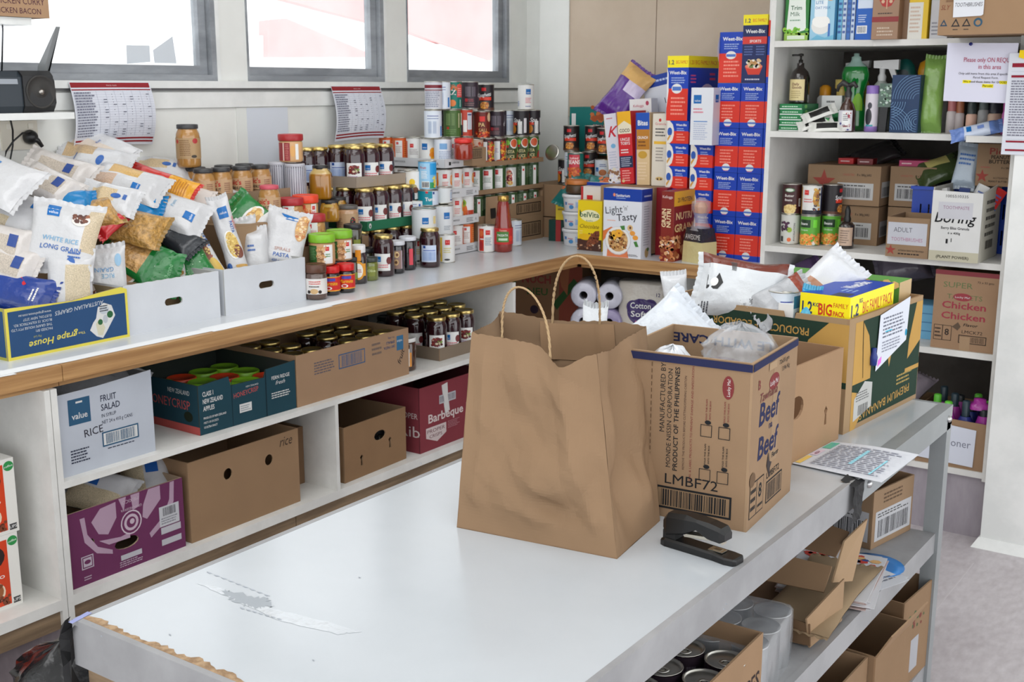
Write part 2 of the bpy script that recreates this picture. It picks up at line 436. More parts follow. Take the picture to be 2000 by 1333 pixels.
for k,z in enumerate(SZ):
    x0,x1 =UX0+.018,UX1-.012
    if k <3:panel(t,'shelf',x0,YF+.001,z-.022,x1,YB-.012,z)
    else:
        b =MB(['cab'])
        pts =[(x0,YF+.001),(x0+.20,YF+.001),(x0+.34,YF+.09),(x1-.15 if k ==3 else x1,YF+.09)]
        if k ==3:pts +=[(x1-.15,YF+.001),(x1,YF+.001)]
        pts +=[(x1,YB-.012),(x0,YB-.012)]
        b.plate(pts,[],Matrix.Translation((0,0,z)),.022,C0);b.build('shelf',t)
b =MB(['covelight']);b.box(UX0,YF+.02,0,UX1,YF+.04,.23,C0);struct(b,'baseboard_back')
b =MB(['trim']);vs =[]
x0,x1,y0,y1 =-.93,-.675,4.165,4.95
b.hexa([(x0,y0,0),(x1,y0,0),(x1,y1,0),(x0,y1,0)],[(x0+.02,y0+.02,.035),(x1-.02,y0+.02,.035),(x1-.02,y1,.035),(x0+.02,y1,.035)],C0)
struct(b,'baseboard_right')
# ================================================================ work table
TZ =.80
TX0,TX1,TY0,TY1,TJ =-1.515,-.757,.985,3.045,2.33
def table_mat():
    mt,nt,b =nmat('worn white laminate table top')
    tc =N(nt,'ShaderNodeTexCoord')
    n1 =N(nt,'ShaderNodeTexNoise',i_Scale=3.0,i_Detail=5.0);nt.links.new(tc.outputs['Object'],n1.inputs[0])
    cr =N(nt,'ShaderNodeValToRGB');e =cr.color_ramp.elements
    e[0].position =.35;e[1].position =.65;e[0].color =(*S(184,189,194),1);e[1].color =(*S(192,197,202),1)
    nt.links.new(n1.outputs[0],cr.inputs[0]);nt.links.new(cr.outputs[0],b.inputs['Base Color'])
    n2 =N(nt,'ShaderNodeTexNoise',i_Scale=6.0,i_Detail=6.0);nt.links.new(tc.outputs['Object'],n2.inputs[0])
    mr =N(nt,'ShaderNodeMapRange');mr.inputs[3].default_value =.12;mr.inputs[4].default_value =.24
    nt.links.new(n2.outputs[0],mr.inputs[0]);nt.links.new(mr.outputs[0],b.inputs['Roughness'])
    bp =N(nt,'ShaderNodeBump');bp.inputs['Strength'].default_value =.05;bp.inputs['Distance'].default_value =.002
    nt.links.new(n2.outputs[0],bp.inputs['Height']);nt.links.new(bp.outputs[0],b.inputs['Normal'])
    return mt
M['table']=table_mat()
M['tedge']=noise_paint('scuffed shade-greyed table edge',S(142,142,144),S(158,158,160),5.0,.45)  # edge grey deepened to carry the shade on the near apron
M['greysteel']=noise_paint('grey enamelled steel',S(132,136,138),S(146,150,152),3.0,.35)
t =thing('work_table','long grey-white work table with shelves below in the foreground','table',(0,0,0))
b =MB(['table']);b.box(TX0+.012,TY0+.012,TZ-.02,TX1-.012,TJ+.08,TZ,C0);b.build('table_top',t)
b =MB(['table']);b.box(TX0+.012,TJ+.08,TZ-.02,TX1-.018,TY1-.004,TZ,C0);b.build('table_top',t)
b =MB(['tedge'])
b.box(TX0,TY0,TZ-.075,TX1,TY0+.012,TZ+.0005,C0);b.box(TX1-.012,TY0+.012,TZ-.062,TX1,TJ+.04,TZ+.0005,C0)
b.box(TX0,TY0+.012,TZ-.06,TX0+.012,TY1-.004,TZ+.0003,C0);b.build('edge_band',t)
b =MB(['chip']);rr =random.Random(5);n =90;vs =[]
for i in range(n+1):
    x =TX0+.012+(TX1-TX0-.024)*i/n
    d =.004+.011*abs(noise.noise(Vector((x*14,0,3))))+.008*rr.random()
    vs +=[(x,TY0+.011,TZ+.0006),(x,TY0+.012+d,TZ+.0006)]
b.add(vs,[(2*i,2*i+2,2*i+3,2*i+1) for i in range(n)],C0);b.build('worn_edge',t)
b =MB(['greysteel'])
b.box(TX1-.03,TJ,TZ-.06,TX1+.004,TY1-.004,TZ+.001,C0);b.box(TX0-.001,TY1-.004,TZ-.05,TX1+.004,TY1+.004,TZ+.001,C0)
b.build('steel_rail',t)
for (x,y) in ((TX1-.036,TY1-.036),(TX0,TY1-.036)):
    b =MB(['greysteel']);b.box(x,y,0.0,x+.04,y+.04,TZ-.03,C0);b.build('leg',t)
for (x,y) in ((TX1-.05,TY0+.015),(TX0+.01,TY0+.05),(TX0,TJ)):
    b =MB(['greysteel']);b.box(x,y,0.0,x+.04,y+.04,TZ-.03,C0);b.build('leg',t)
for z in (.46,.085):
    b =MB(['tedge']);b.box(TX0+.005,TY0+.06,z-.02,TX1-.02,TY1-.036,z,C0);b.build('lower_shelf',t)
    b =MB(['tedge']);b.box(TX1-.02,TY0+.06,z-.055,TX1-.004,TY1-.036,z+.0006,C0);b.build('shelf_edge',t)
b =MB(['plinth']);b.box(TX0+.010,TY0+.015,0,TX0+.085,TY0+.03,TZ-.07,S(90,60,45));b.build('end_board',t)
for y,z in ((TJ+.07,TZ-.03),(TY1-.03,TZ-.03)):
    b =MB(['metal']);T =Matrix.Translation((TX1+.004,y,z)) @ Matrix.Rotation(pi/2,4,'Y')
    b.lathe([(.009,0),(.009,.004),(.004,.008),(0,.008)],S(190,190,190),10,T=T);b.build('bolt',t)
def blot(name,c,pts,wob,z,m='paper'):
    q =[oz(x,y,TZ) for x,y in pts];o_ =[];rr =random.Random(len(name)+len(pts))
    for i in range(len(q)):
        for k in range(8):
            p =q[i].lerp(q[(i+1) % len(q)],k/8);o_.append((p.x+rr.uniform(-wob,wob),p.y+rr.uniform(-wob,wob)))
    b =MB([m]);tr =tessellate_polygon([[Vector((u,v,0)) for u,v in o_]])
    b.add([(u,v,TZ+z) for u,v in o_],[(a,b_,c_) if (Vector(o_[b_])-Vector(o_[a])).cross(Vector(o_[c_])-Vector(o_[a]))>0 else (a,c_,b_) for a,b_,c_ in tr],c);b.build(name,t)
blot('worn_patch',S(158,164,170),[(436,1152),(470,1160),(520,1172),(531,1186),(500,1190),(470,1180),(446,1168)],.006,.0005,'rough')
blot('scratch',S(200,205,210),[(385,1140),(440,1150),(530,1190),(640,1215),(705,1235),(660,1240),(540,1212),(440,1165)],.002,.0004,'film')
for k in range(9):
    x,y =405+14*k,1118+5.5*k;blot('scratch',S(176,182,190),[(x,y),(x+9,y+2),(x+10,y+4),(x,y+2)],.0012,.0006+.00002*k)
for k in range(7):
    x,y =470+12*k,1188+3.5*k;blot('scratch',S(170,176,184),[(x,y),(x+7,y+1),(x+8,y+3.5),(x,y+2)],.0012,.0007+.00002*k)
for k,(x,y) in enumerate(((180,1222),(196,1243),(820,905),(330,1240),(700,1128),(610,1290),(1416,1180),(1412,1190))):
    blot('scratch',S(150,156,164),[(x,y),(x+4,y+1),(x+4,y+3),(x+1,y+2)],.0008,.0008+.00002*k)
# ================================================================ tins, jars, boxes, cartons, bags
def col(px,X,z):
    lo =None
    best =None
    Y =3.0
    for _ in range(30):
        v =Vector((X,Y,z-HC));w_ =v.dot(CF);x =1000+FPX*v.dot(CR)/w_
        v2 =Vector((X,Y+.01,z-HC));x2 =1000+FPX*v2.dot(CR)/v2.dot(CF)
        Y +=(px-x)/((x2-x)/.01)
    return Vector((X,Y,z))
def colY(px,Y,z):
    X =-2.0
    for _ in range(30):
        v =Vector((X,Y,z-HC));x =1000+FPX*v.dot(CR)/v.dot(CF)
        v2 =Vector((X+.01,Y,z-HC));x2 =1000+FPX*v2.dot(CR)/v2.dot(CF)
        X +=(px-x)/((x2-x)/.01)
    return Vector((X,Y,z))
def cylfn(r):return lambda u,v,o:((r+o)*sin(u/r),-(r+o)*cos(u/r),v)
GOLD =S(212,188,120);TIN =S(200,198,190);BLUE =S(0,104,178);RED =S(205,35,40)
VAL =lambda u,v,s:[('r',u,v,u+s,v+s,BLUE),('t','value',u+s*.5,v+s*.22,s*.36,S(240,245,250),{'al':'c','w':s*.74})]
LOGO =lambda u,v,s:[('r',u,v,u+s,v+s,RED),('p',[(u+s*.2,v+s*.35),(u+s*.2,v+s*.8),(u+s*.5,v+s*.55),(u+s*.8,v+s*.8),(u+s*.8,v+s*.35)],S(235,120,110))]
FACE =.64
def D(base,items,h=.1155,r=.0375,ring=TIN,top=TIN,dented=0):return dict(base=base,items=items,h=h,r=r,ring=ring,top=top)
GR =S(52,84,46);W =S(236,236,234)
CANS =dict(
    orange=D(W,[('r',-.11,.006,-.035,.102,S(222,96,48)),('r',.03,.006,.075,.102,S(222,96,48))]+LOGO(-.02,.075,.016)+
             [('l',-.022,.045,.02,.07,S(170,160,160),5),('r',-.035,.024,.03,.030,S(222,96,48)),('b',-.02,.008,.015,.022,S(90,90,90)),('l',.036,.04,.07,.1,S(240,190,160),6),('r',.078,.006,.11,.102,S(225,120,80))]),
    orangeback=D(S(226,104,44),[('r',-.02,.03,.012,.102,W),('l',-.018,.05,.01,.08,S(180,150,140),5),('r',-.02,.006,.012,.026,S(230,225,220)),('l',.02,.03,.05,.1,S(246,170,100),8)]+LOGO(-.014,.086,.01)),
    valuefruit=D(W,VAL(-.025,.068,.026)+[('e',.024,.062,.013,.015,S(240,160,30)),('e',.028,.036,.014,.016,S(245,178,40)),('e',.02,.048,.011,.011,S(236,140,20)),('l',-.026,.012,.004,.03,S(226,150,130),2)]),
    valuenut=D(S(226,232,242),[('r',-.022,.072,.01,.096,S(120,168,216)),('l',-.025,.02,.04,.066,S(160,176,205),7),('r',.03,.006,.034,.102,S(200,208,222)),('l',.036,.02,.07,.09,S(160,176,205),7)]),
    nutri=D(S(222,230,240),[('r',-.03,.09,.02,.0925,S(40,60,150)),('r',-.03,.08,.02,.082,S(60,90,160)),('b',-.025,.02,-.01,.07,S(180,196,220)),('b',-.005,.02,.01,.07,S(186,200,222)),('r',.03,.01,.04,.05,S(60,130,200))]),
    fruitmix=D(W,VAL(-.05,.066,.022)+[('e',0,.07,.012,.013,S(238,200,30)),('e',.004,.05,.016,.012,S(190,176,120)),('e',.014,.038,.012,.012,S(110,64,40)),('e',-.012,.042,.01,.01,S(226,150,50)),('t','410 g',-.004,.018,.007,S(90,100,140),{})]),
    pumpkin=D(W,[('r',.028,.02,.05,.102,S(210,205,200)),('e',.038,.07,.017,.026,S(236,236,232)),('e',.038,.07,.0145,.023,S(238,140,34)),('e',.036,.074,.006,.009,S(246,170,60)),('r',.022,.008,.044,.026,S(228,84,38))]+LOGO(-.01,.078,.018)+[('l',-.012,.04,.014,.066,S(222,120,110),4),('r',-.05,.006,-.03,.102,S(238,150,60)),('e',-.04,.062,.012,.025,S(240,130,30))]),
    tomato=D(W,[('r',-.11,.006,.11,.05,S(190,60,30)),('e',-.02,.05,.02,.03,S(224,110,30)),('e',-.018,.08,.014,.016,S(150,180,40)),('e',-.018,.08,.007,.009,S(80,140,30)),('p',[(.002,.03),(.002,.102),(.036,.102),(.036,.03)],S(240,232,226)),('e',.055,.07,.012,.026,S(236,140,30)),('r',.006,.012,.04,.024,S(232,90,50)),('t','M',-.01,.01,.03,S(240,190,170),{'bold':.02})]),
    soup=D(GR,[('r',-.03,.008,.014,.1,W),('l',-.028,.042,.012,.066,S(110,130,110),4),('l',-.02,.012,.006,.026,S(190,195,190),2),('r',.036,.046,.058,.1,W),('l',.038,.055,.056,.09,S(160,165,160),5),('r',.036,.008,.058,.042,W),('b',.039,.012,.055,.038,S(70,70,80),1),('r',.06,.008,.07,.1,S(140,40,40))]+LOGO(-.026,.074,.02)),
    soupplate=D(GR,[('l',-.055,.01,-.035,.1,S(130,156,124),12),('r',-.026,.006,.03,.1,S(206,208,206)),('e',-.004,.055,.022,.044,W),('e',-.006,.07,.014,.02,S(222,160,120)),('e',-.006,.045,.015,.022,S(140,30,44)),('e',.0,.03,.012,.01,S(214,178,90)),('s',-.018,.03,.008,.085,[S(206,60,60),S(90,20,30),S(240,200,150)],30,.0035),('l',.042,.01,.075,.1,S(120,148,112),10),('r',.08,.03,.09,.1,W)]),
    soupback=D(GR,[('l',-.04,.05,-.005,.1,S(150,172,140),9),('r',.0,.008,.016,.102,W),('r',.004,.08,.012,.09,RED),('l',.024,.05,.055,.1,S(150,172,140),9),('r',-.062,.008,-.05,.1,S(226,228,226))]),
    meal=D(S(62,30,34),[('r',-.045,.012,-.002,.1,W),('l',-.04,.05,-.008,.07,S(150,110,150),4),('r',.036,.02,.062,.102,S(226,222,224)),('e',.018,.06,.016,.042,S(190,50,40)),('s',.004,.016,.036,.1,[S(240,190,70),S(222,140,40),S(200,50,40),S(120,150,40)],60,.005),('e',.0,.012,.02,.008,S(200,90,40))]+LOGO(-.04,.078,.016)),
    pasta=D(S(70,98,44),[('r',-.04,.006,.03,.102,S(58,74,36)),('t','PASTA',-.004,.044,.019,S(226,208,150),{'bold':.03,'al':'c','w':.052}),('t','SAUCE',-.004,.022,.019,S(226,208,150),{'bold':.03,'al':'c','w':.052}),('r',-.028,.068,-.006,.086,S(210,50,40)),('e',-.012,.09,.012,.012,S(122,190,60)),('e',.02,.086,.02,.022,W),('e',.02,.088,.017,.018,S(210,90,50)),('r',.04,.05,.08,.1,S(140,204,80)),('r',.042,.074,.056,.094,S(20,40,20)),('e',.056,.026,.02,.022,S(196,44,30)),('s',-.03,.006,.03,.02,[S(220,70,40),S(240,130,60)],16,.005)]),
    pastared=D(S(112,32,20),[('r',-.052,.01,-.046,.1,S(220,170,150)),('t','PA',-.018,.05,.024,S(228,196,130),{'bold':.03}),('t','SAU',-.018,.028,.02,S(214,170,110),{'bold':.03}),('r',-.014,.072,.01,.094,S(226,44,36)),('s',-.03,.006,.034,.026,[S(224,80,40),S(190,40,30),S(240,140,60)],30,.006),('e',.034,.09,.012,.02,S(222,190,150))]),
    spag=D(S(34,28,32),[('t','Spaghetti',0,.062,.022,S(240,240,242),{'bold':.02,'al':'c','w':.062,'shear':.3,'rot':.12}),('r',-.028,.046,.03,.06,S(224,60,36)),('r',-.014,.086,.006,.1,RED),('l',-.02,.018,.022,.042,S(140,120,116),5),('r',-.11,.002,.11,.014,S(96,60,46)),('e',-.002,.024,.02,.016,S(214,140,50)),('s',-.018,.012,.014,.036,[S(240,180,80),S(190,100,40)],24,.004)]),
    spagback=D(S(52,40,50),[('b',-.026,.052,-.002,.094,S(140,130,142)),('b',.002,.052,.02,.094,S(128,118,130)),('r',-.028,.03,-.016,.044,RED),('l',-.03,.012,.02,.028,S(150,110,110),2),('r',.036,.02,.052,.09,S(70,60,74)),('t','d',.036,.05,.03,S(240,240,240),{'bold':.03}),('l',-.028,.03,.02,.044,S(180,80,90),2)]),
    spagside=D(S(36,30,36),[('r',-.016,.01,.004,.066,W),('b',-.013,.014,.001,.05,S(60,60,60),1),('r',.012,.014,.026,.08,S(226,222,226)),('t','Spa',-.04,.062,.026,S(236,236,236),{'bold':.03,'shear':.3}),('e',-.04,.03,.016,.02,S(206,130,34)),('r',-.052,.048,-.02,.06,S(226,64,36)),('r',.05,.01,.075,.1,S(190,60,50))]),
    chick=D(S(0,118,104),[('s',-.05,.08,.05,.106,[S(176,84,40),S(200,110,60)],24,.008),('r',.016,.05,.05,.102,S(228,80,80)),('l',.02,.056,.046,.09,S(250,180,170),4),('t','AZ',-.03,.06,.03,S(244,232,230),{'bold':.04}),('r',-.052,.075,-.022,.09,S(226,90,96)),('e',-.004,.026,.015,.014,S(232,130,60)),('s',-.052,.006,-.022,.05,[S(206,110,50),S(226,140,70)],24,.007),('r',.03,.01,.034,.04,S(200,220,210))]),
    greenveg=D(S(74,106,48),[('b',-.03,.05,-.01,.1,S(140,170,110)),('b',-.005,.05,.008,.1,S(130,160,100)),('l',-.03,.012,.016,.036,S(110,146,80),3),('r',.026,.04,.034,.1,S(190,190,150)),('r',-.026,.034,-.016,.044,S(200,50,40)),('r',.04,.004,.08,.102,S(90,130,30))]),
    mixed=D(S(196,62,40),[('r',-.045,.05,-.016,.1,W),('l',-.042,.06,-.018,.094,S(170,170,175),7),('r',-.01,.02,.006,.07,W),('r',.008,.03,.032,.102,S(200,204,214)),('r',.01,.09,.03,.096,S(60,70,120)),('r',-.045,.006,-.012,.05,S(60,66,74)),('r',.036,.006,.06,.102,S(34,30,36))]),
    bordeaux=D(S(206,208,216),[('r',-.05,.088,.05,.101,S(122,24,40)),('r',-.05,.078,.05,.082,S(122,24,40)),('l',-.04,.01,.03,.076,S(130,134,156),9)]),
    valuewhite=D(W,VAL(.002,.07,.024)+[('l',.0,.03,.03,.056,S(226,110,120),4),('l',-.05,.015,-.03,.04,S(110,140,200),5),('l',0,.012,.026,.02,S(110,120,170),1)]),
    bluefruit=D(S(116,190,236),[('r',-.032,.006,.012,.106,S(160,208,240)),('t','Fruit',-.028,.084,.014,S(190,70,90),{'bold':.03}),('l',-.024,.045,.006,.076,S(250,252,255),5),('r',-.022,.008,.01,.034,W),('b',-.02,.011,.008,.031,S(50,60,70)),('r',.014,.06,.05,.106,S(30,156,222)),('r',.012,.006,.04,.03,S(40,150,90)),('s',.026,.012,.04,.055,[S(236,206,70),S(240,226,120)],12,.006)]),
    rosti=D(W,[('r',-.036,.006,-.012,.102,S(206,60,40)),('e',-.026,.03,.01,.02,S(170,30,36)),('l',-.006,.03,.024,.066,S(120,140,160),5),('r',-.03,.055,-.012,.06,W),('e',-.024,.082,.01,.014,S(222,110,60)),('r',.03,.01,.06,.1,S(212,216,226))]+LOGO(-.004,.076,.02)),
    corn=D(W,[('r',-.06,.006,-.016,.104,S(232,196,70)),('l',-.01,.04,.024,.064,S(220,206,120),3),('e',-.036,.03,.014,.02,S(150,116,60)),('e',.004,.014,.012,.004,S(60,60,60))]+LOGO(-.004,.074,.02)),
    rust=D(S(200,170,150),[('s',-.06,.01,.06,.1,[S(196,80,40),S(224,130,70),S(170,50,34)],90,.008),('e',.0,.03,.02,.008,W),('r',.01,.006,.04,.03,S(56,40,90))]),
    beans=D(S(20,116,112),[('r',-.024,.02,.03,.108,S(204,60,76)),('t','BEANS',.003,.066,.026,S(246,240,238),{'bold':.04,'al':'c','w':.056}),('t','baked',.003,.088,.014,S(246,220,220),{'bold':.03,'al':'c','w':.04}),('s',-.034,.006,.036,.05,[S(206,96,40),S(226,130,60),S(180,76,30)],70,.006)]),
    tuna=D(S(216,224,236),VAL(-.036,.03,.018)+[('e',.002,.026,.018,.014,S(186,110,60)),('l',-.012,.05,.02,.066,S(90,110,170),2),('r',.03,.01,.046,.08,S(70,110,180))],h=.085,r=.044),
    butter=D(S(64,26,30),[('e',-.004,.092,.02,.008,S(90,130,90)),('e',-.004,.092,.015,.0055,S(214,220,210)),('t','Butter',-.022,.066,.014,S(236,230,224),{'bold':.02}),('t','Beans',-.022,.05,.013,S(236,230,224),{'bold':.02}),('e',-.002,.018,.024,.02,S(232,206,140)),('s',-.022,.004,.02,.034,[S(238,214,150),S(214,180,110)],30,.006),('r',.034,.03,.044,.06,W),('b',.036,.032,.042,.058,S(40,40,40),1)]),
    blackolive=D(S(206,206,200),[('s',-.03,.05,.0,.09,[S(50,24,50),S(80,40,70)],16,.007),('e',.004,.056,.01,.01,S(150,180,60)),('e',.004,.018,.008,.008,S(226,110,60)),('t','AVORATION',.026,.012,.01,S(60,60,60),{'rot':pi/2,'w':.07}),('r',-.036,.01,-.02,.03,S(60,60,60))]),
    chickpea=D(S(226,226,222),[('r',-.1,.002,.1,.02,S(40,40,50)),('e',.028,.066,.014,.034,S(196,150,70)),('s',.018,.02,.042,.1,[S(50,50,80),S(230,190,90),S(200,130,50)],30,.006),('l',-.022,.048,.014,.066,S(220,110,110),2),('r',.05,.002,.1,.106,S(36,44,84)),('r',-.07,.002,-.034,.106,S(180,130,60))]+LOGO(-.02,.078,.018)),
    greenbean=D(S(96,170,56),[('r',-.036,.07,.01,.1,S(30,60,34)),('t','Beans',-.032,.08,.014,W,{'bold':.03}),('t','Chickpea',-.032,.058,.009,W,{}),('s',-.06,.003,.06,.045,[S(236,150,60),S(240,190,100),S(226,120,40)],130,.006),('e',.026,.012,.008,.008,W),('r',.02,.07,.036,.1,S(120,220,60))]),
    teal=D(S(0,138,158),[('r',-.004,.05,.006,.06,RED),('t','Tuna',-.006,.02,.02,W,{'bold':.05}),('r',.024,.003,.09,.062,S(210,222,238)),('r',.026,.046,.034,.056,S(20,60,130))],h=.062,r=.043),
    short=D(S(226,230,232),[('r',0,.05,.018,.052,S(30,60,140)),('r',0,.012,.018,.016,S(30,60,140)),('l',0,.02,.016,.046,S(130,170,220),6),('r',.026,.042,.034,.052,S(30,90,170))],h=.066,r=.046),
    big=D(S(220,224,228),VAL(-.004,.06,.026)+[('r',.044,.06,.06,.09,S(232,212,150))],h=.12,r=.050),
    big2=D(S(222,225,228),VAL(.02,.066,.026)+[('l',.02,.02,.05,.04,S(150,160,170),3)],h=.12,r=.050),
)
def make_can(key):
    d =CANS[key];r,h =d['r'],d['h']
    t =thing('food_tin','','tin')
    b =MB(['print'])
    b.lathe([(r-.0006,.0022),(r-.0006,h-.0022)],d['base'],22);b.paint(d['items'],cylfn(r-.0006))
    b.build('label',t)
    b =MB(['metal'])
    b.lathe([(0,.001),(r-.002,.001),(r-.001,0),(r+.0006,.0008),(r+.0006,.003),(r-.0004,.0036)],TIN,22);b.build('base',t);b =MB(['metal'])
    b.lathe([(r-.0004,h-.0036),(r+.0006,h-.003),(r+.0006,h-.0006),(r-.0006,h),(r-.0025,h-.001),(r-.003,h-.004),(r*.8,h-.004),(r*.78,h-.0032),(r*.3,h-.0034),(0,h-.0034)],TIN,22)
    b.build('lid',t)
    if h >.09 and key not in ('big','big2'):
        p =MB(['metal']);T =Matrix.Translation((0,-r*.32,h-.0022))
        p.lathe([(r*.34,0),(r*.34,.0014),(r*.2,.0014),(r*.2,0)],S(214,212,205),12,T=T);p.box(-.003,0,-.0008,.003,r*.3,.0006,TIN,T=T);p.build('ring_pull',t)
    return t
def can(key,loc,label,rz=FACE,group=None,rot=None,cat='tin'):
    return PR.put('can_'+key,lambda:make_can(key),loc,rz,label,group,rot,cat)
def J(r,h,fill,lid,items,lidh=.012,lr=None,glass='glass',top=None,band=None,neck=.82,sq=None,lidname='lid'):
    return dict(r=r,h=h,fill=fill,lid=lid,items=items,lidh=lidh,lr=lr or r*.86,glass=glass,top=top or fill,band=band,neck=neck,sq=sq)
BEET =S(46,14,22);PBN =S(176,128,66);KR =S(196,160,122)
picl =[('r',-.12,.018,.12,.078,KR),('t','pic\'s',-.012,.056,.024,S(190,44,36),{'bold':.05,'al':'c','w':.04}),('t','PEANUT',-.012,.040,.014,S(50,44,40),{'bold':.04,'al':'c','w':.042}),('t','BUTTER',-.012,.024,.014,S(50,44,40),{'bold':.04,'al':'c','w':.042}),('l',-.06,.022,-.036,.07,S(120,90,66),7),('l',.02,.022,.045,.07,S(150,100,80),7)]
beetl =lambda side:([('r',-.034,.024,.03,.088,W)]+VAL(-.026,.058,.02)+[('l',-.026,.034,.022,.05,S(224,110,120),2),('e',.024,.062,.01,.014,S(110,40,40))]) if side =='f' else (
    [('r',-.032,.024,.03,.09,W),('e',-.002,.064,.021,.019,S(106,28,30)),('s',-.02,.052,.018,.078,[S(150,50,44),S(80,20,26),S(214,200,170),S(120,150,60)],18,.005),('l',-.026,.028,.02,.042,S(180,140,180),2)] if side =='p' else
    [('r',-.03,.024,.034,.09,S(206,218,240)),('r',-.02,.078,-.01,.088,S(10,70,150)),('r',-.02,.068,.03,.071,S(50,90,180)),('b',-.024,.03,.03,.064,S(150,176,224))])
